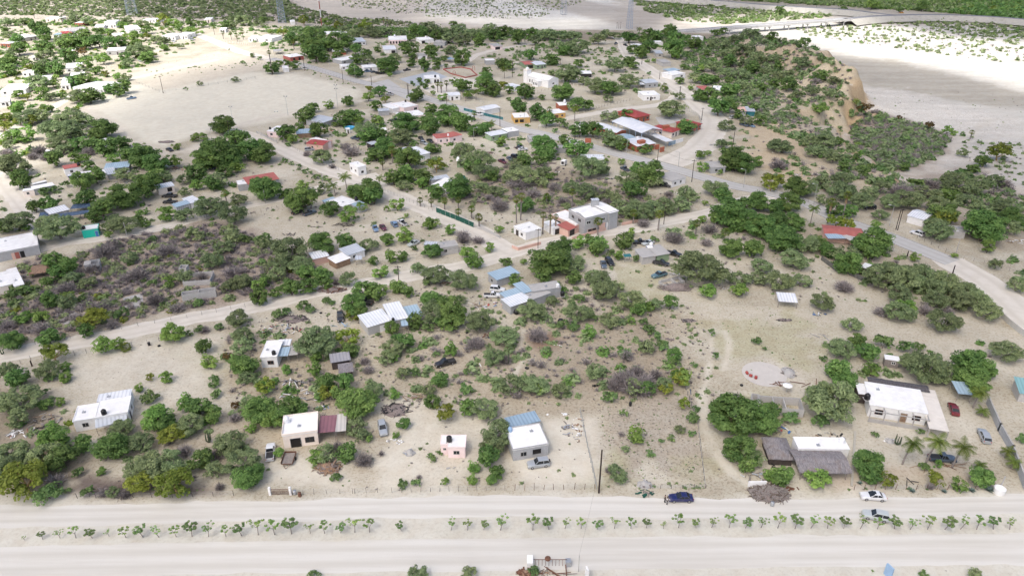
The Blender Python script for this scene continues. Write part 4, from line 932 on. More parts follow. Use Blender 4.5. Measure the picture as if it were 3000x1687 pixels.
tank('b2',368,590,'w','the long patchwork house',3.2,1.0); tank('b2',404,655,'b','x',1.2,1.2,'black water barrel standing against the end of the long patchwork house')
H('b1','shack','white tin-roofed shack at the edge of the green thicket','the thicket-edge tin shack','shack',[('shed',(460,378),(580,352),(405,342),2.2,'salmon','tinwhite',{'h2':2.5,'win':[]})])
H('b1','shack','grey tin-roofed house with white cloth draped on its front corner','the grey tin house','house',[('shed',(735,348),(868,305),(665,308),2.4,'white','tin',{'h2':2.8,'win':[('f',.3,.45,.9,1.7,'w')]})])
H('b1','shack','shack under crumpled white sheeting in front of the grey tin house','the white-sheeted shack','shack',[('shed',(640,410),(752,370),(608,366),2.1,'wood','roofwhite',{'h2':2.4,'win':[]})])
H('b1','shack','tiny grey tin stall right of the white-sheeted shack','the tiny tin stall','stall',[('canopy',(795,385),(850,380),(795,358),1.9,None,'tin',{'back':1})])
H('b1','house','unpainted house with pale slab roof beside a parked silver car','the slab-roofed house','house',[
 ('flat',(1480,290),(1618,270),(1445,250),2.7,'blocklight','concrete',{'par':.1,'win':[('f',.2,.35,1,1.9,'w'),('r',.4,.6,1,1.9,'o')]}),
 ('flat',(1345,262),(1470,268),(1318,235),2.4,'block','tin',{'win':[]})])
# --- estate ---
H('c2','house','white carport building at the left end of the two-storey estate','the white estate annex','house',[
 ('flat',(130,1392),(278,1350),(48,1320),2.7,'white','roofwhite',{'par':.08,'win':[('l',.2,.4,0,2,'d'),('l',.6,.75,1,1.8,'w')]}),
 ('flat',(388,1347),(482,1323),(300,1288),2.6,'white','roofwhite',{'par':.08,'win':[('f',.2,.8,0,2,'o')]})])
H('c2','house','two-storey grey block house with salmon ground floor and white garage','the two-storey estate','house',[
 ('flat',(372,1218),(600,1322),(530,1188),2.9,'salmon','roofwhite',{'par':.15,'win':[('f',.1,.4,1,1.8,'w')],'bare':1}),
 ('flat',(690,1262),(1000,1186),(572,1168),6.0,'block','roofwhite',{'par':.4,'win':[('f',.05,.17,4,5,'w','white'),('f',.3,.4,3.9,4.9,'w','white'),('f',.5,.6,3.9,4.9,'w','white'),('f',.82,.9,4,5,'w','white'),('f',.66,.96,.05,2.8,'g','roofwhite'),('l',.2,.35,4,5,'w'),('l',.6,.75,4,5,'w'),('f',.1,.35,1,1.9,'w','salmon')]}),
 ('gu',(690,1245),(775,1228),(605,1195),6.25,'block','roofwhite',{'rh':.5,'win':[('f',.3,.6,4.2,5.2,'w','white')]}),
 ('gu',(920,1205),(1000,1182),(800,1100),6.3,'block','roofwhite',{'rh':.4,'win':[]}),
 ('flat',(760,1085),(822,1080),(750,1068),8.6,'block','tin',{'win':[],'bare':1}),
 ('shed',(530,1366),(606,1334),(497,1302),2.5,'salmon','redroof2',{'h2':3.0,'win':[('f',.2,.8,0,2.1,'o')]}),
 ('flat',(690,1336),(880,1296),(675,1312),2.9,'salmon','salmon',{'win':[('f',.15,.3,1,1.9,'w'),('f',.55,.7,1,1.9,'w')],'bare':1})])
H('b2','house','white-roofed house with green painted wall beside the black pickup','the green-walled house','house',[
 ('shed',(1165,350),(1260,333),(1115,282),2.6,'green','concrete',{'h2':3.0,'win':[]}),
 ('shed',(1046,366),(1152,352),(1008,306),2.5,'blocklight','concrete',{'h2':2.8,'win':[]}),
 ('flat',(1092,290),(1130,286),(1088,270),3.0,'blue','roofwhite',{'win':[],'bare':1})])
tank('b2',1115,262,'w','the green-walled house',3.05,1.2)
H('b2','stall','small stand with turquoise and white canopy beside the green-walled house','the turquoise stall','stall',[('canopy',(903,362),(960,358),(900,342),2.0,None,'teal',{'back':1})])
H('b2','animal_pen','low grey concrete pen walls beside the heap of dry branches','the concrete pen','pen',[('open',(1225,588),(1385,552),(1200,545),1.0,'blocklight',None,{'part':(.6,)})])
# --- right middle ---
H('b3','house','long house with faded red roof and white front awnings among dark trees','the red-roofed house','house',[
 ('gu',(592,182),(905,214),(640,112),2.4,'salmon','redroof2',{'rh':.6,'win':[]}),
 ('canopy',(620,214),(765,214),(600,180),2.4,None,'tinblue',{'back':1}),('canopy',(790,230),(905,216),(755,190),2.4,None,'tinbeige',{'back':1})])
H('c3','house','white gabled house behind the two crossed poles at right','the white gabled house','house',[('gu',(1322,1226),(1474,1268),(1406,1170),2.7,'white','tinwhite',{'rh':.8,'win':[('r',.3,.5,1,1.8,'w')]})])
H('c3','house','low grey-white roof half hidden under the large dark tree at right','the half-hidden grey roof','house',[('flat',(1725,1372),(1868,1380),(1735,1322),2.6,'blocklight','concrete',{'win':[]})])
H('b3','shack','narrow dark shack with rusty front between thicket and dark trees','the narrow dark shack','shack',[('flat',(880,440),(930,455),(900,405),2.6,'darkwood','roofwhite',{'win':[('f',.3,.7,0,1.8,'o')]})])
# --- c0 ---
H('c0','house','white house with red flat roof and black tank at left','the red flat-roofed house','house',[
 ('flat',(605,790),(768,762),(585,760),2.9,'white','redroof2',{'win':[('f',.3,.45,1,1.9,'w')],'bare':1})])
tank('c0',740,745,'b','the red flat-roofed house',2.9,1.2)
H('c0','house','low white house beside a parked white vehicle at left','the low white house','house',[('flat',(690,870),(862,845),(665,835),2.5,'white','roofwhite',{'par':.1,'win':[('f',.1,.22,.9,1.7,'w'),('f',.35,.42,0,1.9,'d'),('f',.7,.82,.9,1.7,'w')]})])
H('c0','house','long grey house with white roofs and cream end room at left','the long grey house','house',[
 ('flat',(312,980),(512,940),(288,955),2.6,'block','roofwhite',{'win':[('f',.3,.4,.9,1.8,'w')],'bare':1}),('flat',(215,998),(318,984),(205,980),2.5,'cream','roofwhite',{'win':[('f',.3,.5,1,1.8,'w')]}),('flat',(310,935),(440,905),(296,925),2.4,'block','roofwhite',{'win':[]})])
H('c0','house','cluster of joined blue-grey tin roofs left of centre','the tin-roofed cluster','house',[
 ('shed',(985,788),(1210,768),(975,748),2.4,'block','tinblue',{'h2':2.8,'win':[]}),('shed',(1020,842),(1100,828),(995,792),2.3,'block','tin',{'h2':2.6,'win':[]}),('flat',(945,830),(1005,822),(940,800),2.4,'white','roofwhite',{'win':[]})])
H('c0','garage','small cream garage with tin roof and black doorway','the small cream garage','garage',[('shed',(1490,975),(1640,945),(1466,948),2.6,'cream','tinwhite',{'h2':2.9,'win':[('f',.55,.85,.6,2.2,'o')]})])
H('c0','house','low house of white and blue tin roofs beside the dark pickups','the white-and-blue tin house','house',[
 ('shed',(1665,1148),(1790,1112),(1645,1125),2.3,'tin','tinblue',{'h2':2.7,'win':[]}),('shed',(1800,1112),(1890,1085),(1735,1075),2.3,'white','tinwhite',{'h2':2.7,'win':[]})])
H('c0','house','white tin-roofed house ringed with ragged blue tarps','the blue-tarped house','house',[
 ('shed',(472,1215),(650,1170),(446,1178),2.5,'blocklight','tinwhite',{'h2':2.9,'win':[('f',.2,.6,0,1.8,'o')]}),('canopy',(365,1240),(455,1228),(362,1205),2.0,None,'tarpblue',{}),
 ('canopy',(545,1245),(840,1205),(535,1218),2.1,None,'tarpblue',{'back':1}),('canopy',(660,1165),(840,1150),(650,1130),2.4,None,'tarpblue',{'back':1})])
H('s','house','red and white tin-roofed house behind the round dark tree','the red-and-white tin house','house',[
 ('flat',(698,541),(726,537),(690,530),2.8,'block','roofwhite',{'win':[]}),('shed',(728,540),(816,524),(712,525),2.7,'block','redroof2',{'h2':3.3,'win':[('f',.68,.82,.9,1.8,'w')]})])
H('c0','house','small white-roofed house hidden in trees below the playing field','the tree-hidden white house','house',[('flat',(968,535),(1052,515),(950,508),2.6,'white','tinwhite',{'win':[]})])
H('c0','shed','tiny grey shed standing in leafless brush at left','the tiny grey shed','shed',[('flat',(430,622),(468,618),(428,608),2.6,'block','roofwhite',{'win':[('f',.6,.9,0,1.8,'o')],'bare':1})])
H('c0','house','low white slab-roofed house behind the tall fan palm','the low slab house','house',[('flat',(1965,560),(2185,556),(1950,535),2.4,'white','concrete',{'win':[]})])
# --- c1 ---
H('c1','house','grey house with white panelled roof at the field corner','the field-corner grey house','house',[('shed',(625,355),(755,312),(556,300),2.7,'block','tin',{'h2':3.0,'win':[('l',.3,.45,1,1.8,'w'),('l',.6,.75,1,1.8,'w')]})])
H('c1','house','pinkish house with flat white roof and black tank at lane corner','the lane-corner house','house',[('flat',(100,432),(205,440),(120,375),2.8,'pink','roofwhite',{'win':[('f',.3,.5,1,1.9,'w')]})])
tank('c1',132,405,'b','the lane-corner house',2.85,1.0)
H('c1','shed','low tin shed between two dark trees near the lane corner','the low tin shed','shed',[('shed',(385,458),(520,448),(372,425),2.2,'wood','tinblue',{'h2':2.5,'win':[]})])
H('c1','house','pink house half red gable roof, half flat white roof','the half-red pink house','house',[
 ('gu',(476,548),(628,566),(510,498),2.8,'salmon','redroof',{'rh':.7,'win':[('f',.3,.4,.9,1.8,'w')]}),('flat',(640,548),(708,528),(562,492),3.0,'pink','roofwhite',{'win':[],'bare':1,'par':.08})])
H('c1','house','tall white cube house with four small dark windows by the lane','the tall white cube','house',[
 ('flat',(882,738),(962,778),(952,719),3.6,'white','roofwhite',{'par':.25,'pm':'white','win':[('f',.1,.25,1.5,2.4,'w'),('f',.6,.75,1.5,2.2,'w'),('r',.35,.65,1,2,'o')]})])
H('c1','house','white-roofed house with pink end wall beside the street','the pink-ended house','house',[
 ('flat',(1395,215),(1530,188),(1340,160),2.9,'pink','roofwhite',{'par':.1,'win':[('f',.7,.9,.8,2,'w')]}),('shed',(1290,222),(1385,200),(1228,180),2.6,'white','roofwhite',{'h2':2.9,'win':[]})])
tank('c1',1410,148,'b','the pink-ended house',3.0,1.0)
H('c1','house','cream house with long white roof right behind dark trees','the long-roofed cream house','house',[('flat',(1385,305),(1600,275),(1310,262),2.7,'cream','roofwhite',{'win':[('l',.3,.5,0,2,'o')]})])
H('c1','house','white roof glimpsed in dark trees beside the street','the glimpsed white roof','house',[('flat',(1900,288),(2040,300),(1870,268),2.6,'white','roofwhite',{'win':[]})])
H('c1','house','small tin-roofed house behind the dark round trees','the small tin house','house',[('shed',(1160,245),(1255,238),(1155,228),2.5,'block','tin',{'h2':2.8,'win':[]})])
H('c1','house','pink house with red roof and white roof tanks beside parked black cars','the red-topped pink house','house',[
 ('flat',(1700,500),(1820,488),(1680,482),2.9,'pink','redroof2',{'win':[('f',.3,.42,1,1.9,'w'),('f',.8,.9,1,1.9,'w')],'bare':1,'w':7}),('flat',(1826,492),(1944,464),(1805,455),2.95,'pink','redroof2',{'win':[('f',.3,.45,1,1.9,'w')],'bare':1,'w':7})])
tank('c1',1812,468,'w','the red-topped pink house',3.0,.9)
H('c1','house','pale green house with white tin roof beside a young tree','the pale green house','house',[('shed',(2218,478),(2370,450),(2178,450),2.6,'green','tinwhite',{'h2':2.9,'win':[('f',.1,.2,1,1.8,'w'),('f',.5,.62,0,2,'d')]}),('flat',(2374,440),(2480,425),(2318,408),2.8,'block','roofwhite',{'win':[]})])
H('c1','house','house with large white and tin roof behind the tall fan palm trunk','the palm-side white roof','house',[('shed',(1530,662),(1640,636),(1440,600),2.6,'white','tinwhite',{'h2':2.9,'win':[]}),('shed',(1435,650),(1520,628),(1355,602),2.5,'block','tin',{'h2':2.7,'win':[]})])
H('c1','house','white-roofed house with dark green awning under leafy trees at centre','the green-awning house','house',[('flat',(1790,962),(1912,895),(1645,915),2.8,'white','roofwhite',{'win':[],'w':6.5}),('shed',(1650,895),(1820,868),(1645,870),2.6,'block','tin',{'h2':2.8,'win':[]}),('canopy',(1920,912),(2000,905),(1860,862),2.4,None,'netgreen',{})])
H('c1','house','green-walled house with rounded white roof under a mesquite','the rounded green house','house',[('vault',(1895,712),(2040,715),(1905,680),3.0,'green','roofwhite',{'rh':.9,'win':[('f',.2,.35,1,2,'o')]})])
H('c1','house','white-roofed house with blue tin ends between two leafy trees','the blue-ended house','house',[('flat',(822,1145),(962,1092),(700,1078),2.7,'blocklight','roofwhite',{'win':[],'w':9}),('shed',(690,1118),(785,1085),(645,1088),2.5,'blocklight','tinblue',{'h2':2.8,'win':[]}),('shed',(960,1150),(1040,1125),(905,1108),2.4,'blocklight','tinblue',{'h2':2.7,'win':[]})])
tank('c1',945,1070,'b','the blue-ended house',2.75,1.3)
H('c1','house','small white gabled house in the fenced plaza garden','the white plaza cottage','house',[('gu',(1822,98),(1925,92),(1800,68),2.8,'white','tinwhite',{'rh':.8,'win':[('f',.2,.35,0,2,'d'),('f',.6,.8,1,1.9,'w')]})])
H('c1','house','white angular-roofed house behind the teal street fence','the teal-fenced house','house',[('gu',(2155,235),(2300,205),(2125,200),2.8,'white','tinwhite',{'rh':.7,'win':[]})])
H('c1','privy','small white outhouse next to the round pale blue pool','the white outhouse','outhouse',[('flat',(850,415),(885,412),(850,402),2.2,'white','roofwhite',{'win':[('f',.3,.7,0,1.8,'o')],'bare':1})])
H('c1','caravan','long dark camper trailer parked beside leafless brush','the dark camper','caravan',[('flat',(1090,560),(1160,545),(1070,535),2.3,'dark','tin',{'win':[],'bare':1})])
H('c1','awning_shelter','small white canopy in the yard behind the mesquites','the small white canopy','shelter',[('canopy',(1170,425),(1235,420),(1160,405),2.3,None,'roofwhite',{'back':1})])
# --- c2 ---
H('c2','restaurant','yellow-walled eatery with columned porch and white roof on the street','the yellow eatery','restaurant',[('flat',(22,308),(170,302),(0,262),2.9,'yellow','roofwhite',{'par':.1,'win':[('f',.05,.25,.5,2,'o'),('f',.35,.6,.5,2,'o'),('f',.75,.9,0,2,'d','yellow')]})])
H('c2','house','yellow house with white roof just right of the yellow eatery','the yellow house','house',[('flat',(392,268),(505,255),(382,228),2.8,'yellow','roofwhite',{'win':[('f',.1,.4,0,2,'d','rust'),('f',.65,.8,1,1.8,'w')],'bare':1})])
H('c2','house','orange-walled house with white roof and white tank behind a dark tree','the orange-walled house','house',[('gu',(448,190),(530,185),(438,160),2.8,'brick','roofwhite',{'rh':.6,'win':[]})])
tank('c2',497,150,'w','the orange-walled house',3.4,1.3)
H('c2','school_building','brick classroom with dark red hip roof behind the big steel canopy','the rear brick classroom','school building',[('hip',(1168,302),(1298,278),(1042,240),2.9,'brick','redroof',{'rh':1.5,'ov':.7})])
H('c2','school_building','brick classroom with dark red roof and brick chimney','the chimneyed classroom','school building',[('hip',(1508,442),(1578,415),(1372,380),2.9,'cream','redroof',{'rh':1.4,'ov':.7}),('flat',(1432,385),(1488,380),(1430,345),4.9,'brick','brick',{'win':[],'bare':1,'w':1.8})])
H('c2','school_building','brick classroom with dark red hip roof at the curved fence','the corner brick classroom','school building',[('hip',(1690,386),(1785,362),(1565,345),2.9,'brick','redroof',{'rh':1.4,'ov':.7})])
H('c2','school_building','white gable-roofed classroom left of the steel court canopy','the white school hall','school building',[('gv',(985,447),(1078,425),(788,375),3.2,'brick','tinwhite',{'rh':.9,'ov':.4})])
H('c2','school_building','pale-roofed brick school office with brick chimney beside the street','the brick school office','school building',[('gu',(1182,573),(1348,545),(1085,500),2.9,'brick','tinwhite',{'rh':.5,'ov':.5}),('gu',(1100,515),(1180,500),(1020,462),2.9,'brick','tinblue',{'rh':.5,'ov':.3,'win':[]}),('flat',(1205,530),(1262,520),(1200,500),4.3,'brick','brick',{'win':[],'bare':1,'w':2})])
tank('c2',1187,492,'w','the brick school office',3.1,.8)
H('c2','shelter','narrow white gable canopy beside the brick school office','the narrow school canopy','shelter',[('canopy',(1452,532),(1522,520),(1290,462),3.0,None,'tinwhite',{'back':1,'post':'steel'})])
def court_roof():
    a,u,n,L,W,sh=frame3('c2',(1225,450),(1412,418),(972,338),5.2); rt=root('steel_canopy',(a.x,a.y,0),math.atan2(u.y,u.x),label='big white gabled steel canopy on blue posts over the school court',cat='canopy')
    landmark(a.x+n.x*W/2,a.y+n.y*W/2,'the big steel canopy'); rh=1.5
    mb=MB(); pr=[(-.4,5.2),(L/2,5.2+rh),(L+.4,5.2),(L+.4,5.32),(L/2,5.32+rh),(-.4,5.32)]
    mb.add([(x,-.4,z) for x,z in pr]+[(x,W+.4,z) for x,z in pr],[(0,1,7,6),(1,2,8,7),(2,3,9,8),(3,4,10,9),(4,5,11,10),(5,0,6,11),(0,5,4,1),(1,4,3,2),(6,7,10,11),(7,8,9,10)]); mb.obj('roof',M('tinwhite'),rt)
    for k in range(6):
        y=W*k/5
        for x in (0,L): MB().tube((x,y,-.2),(x,y,5.15),.14,n=6).obj('post',M('steel'),rt)
        mb=MB(); mb.tube((0,y,4.6),(L,y,4.6),.07,n=4)
        for j in range(8):
            xa=L*j/8; xb=L*(j+1)/8; za=4.6; zb=5.15+rh*(1-abs(2*(j+1)/8-1)); mb.tube((xa,y,4.6),(xb,y,zb-.05),.045,n=4); mb.tube((xb,y,4.6),(xb,y,zb-.05),.045,n=4)
        mb.obj('truss',M('steel'),rt)
court_roof()
H('c2','house','small white house with three dark openings beside the curved road','the white roadside house','house',[('flat',(1243,98),(1397,92),(1240,56),2.9,'white','roofwhite',{'par':.1,'win':[('f',.22,.3,.9,1.8,'w'),('f',.4,.5,0,2.0,'d'),('f',.52,.6,.9,1.7,'o'),('f',.65,.73,1,1.8,'w')]})])
H('c2','house','grey house with rounded slab roof right of the paved junction','the rounded grey house','house',[('vault',(1880,775),(2015,770),(1835,720),2.7,'block','concrete',{'rh':.5,'win':[('f',.3,.45,1,1.9,'w'),('f',.7,.85,0,2,'o')]})])
H('c2','house','low grey-roofed house with white end wall beside the paved street','the white-ended low house','house',[('shed',(1508,905),(1640,865),(1422,838),2.7,'white','concrete',{'h2':2.9,'win':[('f',.2,.32,1,1.9,'o'),('f',.6,.7,1,1.9,'w')]})])
H('c2','shed','pale box shed beside the parked black car near the street','the pale box shed','shed',[('flat',(170,508),(280,502),(178,470),2.6,'blocklight','concrete',{'win':[],'bare':1})])
H('c2','shed','small dark shed squeezed between two green trees','the squeezed dark shed','shed',[('flat',(425,590),(505,588),(425,566),2.5,'block','concrete',{'win':[]})])
H('c2','house','white-roofed house half hidden behind the grey mesquite by the street','the mesquite-hidden house','house',[('flat',(650,688),(870,692),(690,650),2.6,'white','tinwhite',{'win':[]})])
H('c2','house','house with small red roof and white roof above the bushy bank','the bank-top house','house',[('shed',(1792,42),(1885,38),(1775,10),2.7,'block','redroof2',{'h2':2.9,'win':[]}),('flat',(1890,40),(1965,45),(1872,0),2.9,'white','roofwhite',{'win':[]}),('canopy',(1975,50),(2050,58),(1962,8),2.3,None,'dark',{})])
H('c2','house','low house of pinkish and teal tin in the right-hand bushes','the pink-and-teal house','house',[('shed',(2142,240),(2210,242),(2120,205),2.6,'block','salmon',{'h2':2.8,'win':[]}),('shed',(2218,245),(2292,248),(2212,205),2.5,'teal','tin',{'h2':2.8,'win':[]})])
# --- d1 ---
H('d1','restaurant','pink long building with white roof and open arcade near the arroyo trees','the pink arcade building','building',[('flat',(1335,405),(1520,400),(1298,366),3.2,'pink','roofwhite',{'win':[('f',.05+.16*i,.15+.16*i,.3,2.2,'o') for i in range(6)],'bare':1})])
tank('d1',1395,362,'w','the pink arcade building',3.3,1.5)
H('d1','house','white gabled house with open dark porch left of the pink arcade building','the open-porch house','house',[('shed',(985,425),(1105,418),(975,388),2.7,'white','tin',{'h2':3,'win':[('f',.1,.6,0,2.1,'o'),('f',.75,.9,.9,1.8,'w')]})])
H('d1','house','white-roofed house with porch right of the pink arcade building','the white porch house','house',[('hip',(1660,405),(1790,395),(1635,378),2.8,'white','roofwhite',{'rh':.6,'win':[('f',.05,.3,0,2.1,'o')]})])
tank('d1',1710,372,'w','the white porch house',3.3,1.1)
H('d1','house','plain grey block box beside the white porch house','the grey block box','building',[('flat',(1787,428),(1900,430),(1785,402),2.6,'block','concrete',{'win':[]})])
H('d1','house','white house with dark veranda below the pink arcade building','the dark-veranda house','house',[('gu',(1290,500),(1408,495),(1262,462),2.8,'white','tinwhite',{'rh':.6,'win':[('f',.6,.95,0,2,'o')]})])
H('d1','house','white-roofed house among the far dark trees at upper left of centre','the far tree-line house','house',[('flat',(700,345),(920,335),(690,320),2.7,'cream','roofwhite',{'win':[]})])
H('d1','shop','low shop with white roof and red painted side walls on the street','the red-walled shop','shop',[('flat',(345,578),(478,560),(372,542),2.8,'redwhite','roofwhite',{'win':[('f',.2,.35,0,2,'o'),('f',.6,.75,0,2,'o')]})])
H('d1','house','sunlit white building with arched porch at the upper road bend','the sunlit bend house','house',[('flat',(0,380),(155,388),(0,345),3,'white','roofwhite',{'win':[('f',.6,.75,1,2,'w')]}),('canopy',(178,520),(265,515),(172,500),2.4,None,'concrete',{'back':1})])
H('d1','house','brick-red house with white roof behind a dark round tree','the brick-red house','house',[('flat',(770,522),(905,516),(758,497),2.6,'brick','roofwhite',{'win':[]})])
H('d1','house','long grey house with white roof left of the parked cars','the long white-roofed house','house',[('flat',(862,612),(1045,580),(788,590),2.7,'block','roofwhite',{'win':[('f',.1,.2,.9,1.8,'w')],'bare':1})])
H('d1','house','white hip-roofed house beside the junk cars','the white hip-roofed house','house',[('hip',(1088,682),(1222,672),(1072,655),2.8,'white','roofwhite',{'rh':.6,'win':[('f',.1,.25,.8,1.9,'w'),('f',.45,.55,0,2,'d')]})])
H('d1','house','little white house hidden by trees beside the street','the street-side little house','house',[('flat',(862,668),(960,660),(850,648),2.6,'white','roofwhite',{'win':[('f',.1,.3,.9,1.8,'w')]})])
H('d1','shed','small white shed at the corner of the playing field','the field-corner shed','shed',[('flat',(277,690),(330,686),(245,665),2.6,'white','roofwhite',{'win':[],'bare':1})])
H('d1','stall','small blue-roofed stall behind the plaza street','the blue-roofed stall','stall',[('canopy',(1942,600),(1998,595),(1938,575),2.5,None,'tincyan',{'back':1})])
H('d1','house','plain grey cube house on the open ground right of the plaza','the grey cube house','house',[('flat',(2312,610),(2402,607),(2305,592),3.0,'block','roofwhite',{'win':[],'bare':1})])
H('d1','house','open-fronted dark house under trees at the arroyo edge','the arroyo-edge house','house',[('shed',(2400,468),(2480,462),(2388,442),2.6,'pink','concrete',{'h2':2.9,'win':[('f',.1,.7,0,2,'o')]})])
H('d1','house','pale low roof among trees behind the plaza street','the pale low roof','house',[('shed',(1630,560),(1722,556),(1618,540),2.6,'white','concrete',{'h2':2.8,'win':[('f',.5,.8,0,2,'o')]})])
H('d1','kiosk','white plaza kiosk with arched porch and black tank beside the ball court','the white plaza kiosk','kiosk',[('flat',(1702,792),(1850,786),(1735,757),3.0,'white','roofwhite',{'par':.1,'win':[('f',.1,.2,1,2,'w'),('f',.6,.75,0,2.2,'o'),('f',.8,.93,0,2.2,'o')],'bare':1})])
tank('d1',1803,768,'b','the white plaza kiosk',3.1,1.2)
# --- d2 ---
H('d2','house','green-walled house with orange-red porch roof and white roof','the red-and-green house','house',[('gu',(132,652),(236,645),(128,617),2.6,'green','redroof2',{'rh':.7,'win':[('f',.2,.8,0,2,'o')]}),('gu',(242,655),(342,645),(215,617),2.8,'green','tinwhite',{'rh':.6})])
def church():
    a,u,n,L,W,sh=frame3('d2',(160,762),(365,810),(240,737),4.6); rt=root('church',(a.x,a.y,0),math.atan2(u.y,u.x),label='white village church with square bell tower and long gabled nave',cat='church')
    landmark(a.x+u.x*L/2,a.y+u.y*L/2,'the church'); wh=M('white'); W=min(W,10)
    MB().box(0,L,0,W,-.2,4.5).obj('wall',wh,rt)
    MB().add([(-.3,-.3,4.5),(L+.3,-.3,4.5),(L+.3,W+.3,4.5),(-.3,W+.3,4.5),(-.3,W/2,6.3),(L+.3,W/2,6.3)],[(0,1,5,4),(2,3,4,5),(1,2,5),(3,0,4),(0,3,2,1)]).obj('roof',M('roofwhite'),rt)
    MB().box(L*.42,L*.68,-3.2,-.01,-.2,3.4).obj('side_chapel',wh,rt)
    MB().add([(L*.42-.2,-3.4,3.4),(L*.68+.2,-3.4,3.4),(L*.68+.2,0,3.4),(L*.42-.2,0,3.4),(L*.55,-3.4,4.5),(L*.55,0,4.5)],[(0,1,4),(1,2,5,4),(3,0,4,5),(0,3,2,1)]).obj('chapel_roof',M('roofwhite'),rt)
    for x in (.08,.2,.32): 
        mb=MB(); mb.box(L*x,L*x+.8,-.06,.1,1,2.8); mb.lathe([(.4,0),(.4,.02)],10,(L*x+.4,-.03,2.8)) if 0 else None; mb.obj('window',M('glass'),rt)
    for x in (.46,.54,.62): MB().box(L*x,L*x+.6,-3.26,-3.1,1,2.5).obj('window',M('glass'),rt)
    for y in (.5,): MB().box(L-.05,L+.06,W*y-.8,W*y+.8,1.8,2.6).obj('window',M('glass'),rt)
    tw=MB(); tw.box(-3.4,-.02,-.6,2.8,-.2,7.8); t_=tw.obj('bell_tower',wh,rt); MB().box(-3.6,.15,-.8,3.0,7.8,8.05).obj('cornice',M('cream'),t_)
    MB().lathe([(1.3,0),(1.25,.5),(.9,1.0),(.35,1.3),(.1,1.6)],14,(-1.7,1.1,8.05)).obj('dome',wh,t_,True); mb=MB(); mb.box(-1.76,-1.64,1.06,1.14,9.6,10.6); mb.box(-2.0,-1.4,1.06,1.14,10.1,10.2); mb.obj('cross',M('concrete'),t_)
church()
H('d2','house','small white-roofed hut in brush right of the church','the brush-ringed hut','hut',[('hip',(700,742),(800,742),(702,712),2.4,'dark','roofwhite',{'rh':.6,'win':[]})])
H('d2','house','large grey house with curved roof and dark lean-to porch','the curved-roof grey house','house',[('vault',(1342,838),(1472,828),(1315,800),3.0,'block','tin',{'rh':.6,'win':[('f',.3,.42,.9,1.8,'w'),('f',.7,.8,.9,1.8,'w')]}),('canopy',(1272,850),(1340,852),(1300,832),2.4,None,'tinwhite',{'back':1})])
H('d2','house','white box house with small black window beside the descending road','the white box house','house',[('flat',(1612,758),(1746,738),(1575,722),2.9,'white','roofwhite',{'par':.1,'win':[('f',.65,.8,1,2,'w')]}),('shed',(1580,718),(1690,705),(1565,695),2.6,'blocklight','tinblue',{'h2':2.8,'win':[]})])
H('d2','house','small grey-roofed house with pinkish base behind the white box house','the pinkish-based house','house',[('shed',(1518,632),(1602,628),(1505,600),2.6,'blocklight','concrete',{'h2':2.9,'win':[]})])
H('d2','house','little grey shed-roofed house under the light green trees','the shed-roofed little house','house',[('shed',(1452,540),(1520,540),(1450,512),2.5,'blocklight','tin',{'h2':2.8,'win':[('f',.4,.7,.9,1.7,'w')]})])
H('d2','house','white roof in the far treetops below the river bank','the treetop white roof','house',[('flat',(1232,460),(1320,455),(1225,442),2.6,'white','roofwhite',{'win':[]})])
H('d2','house','white wall and roof beyond the treetop white roof','the far white wall','house',[('flat',(1422,428),(1522,425),(1420,412),2.8,'white','roofwhite',{'win':[]})])
H('d2','house','white-walled house just below the bridge end','the bridge-end house','house',[('flat',(1850,375),(1928,372),(1845,358),2.8,'white','roofwhite',{'win':[('f',.3,.5,.9,1.8,'w')]})])
H('d2','house','white and blue roofed pavilion left below the church','the blue-white pavilion','house',[('flat',(0,878),(90,862),(0,838),2.8,'white','tinwhite',{'win':[]})])
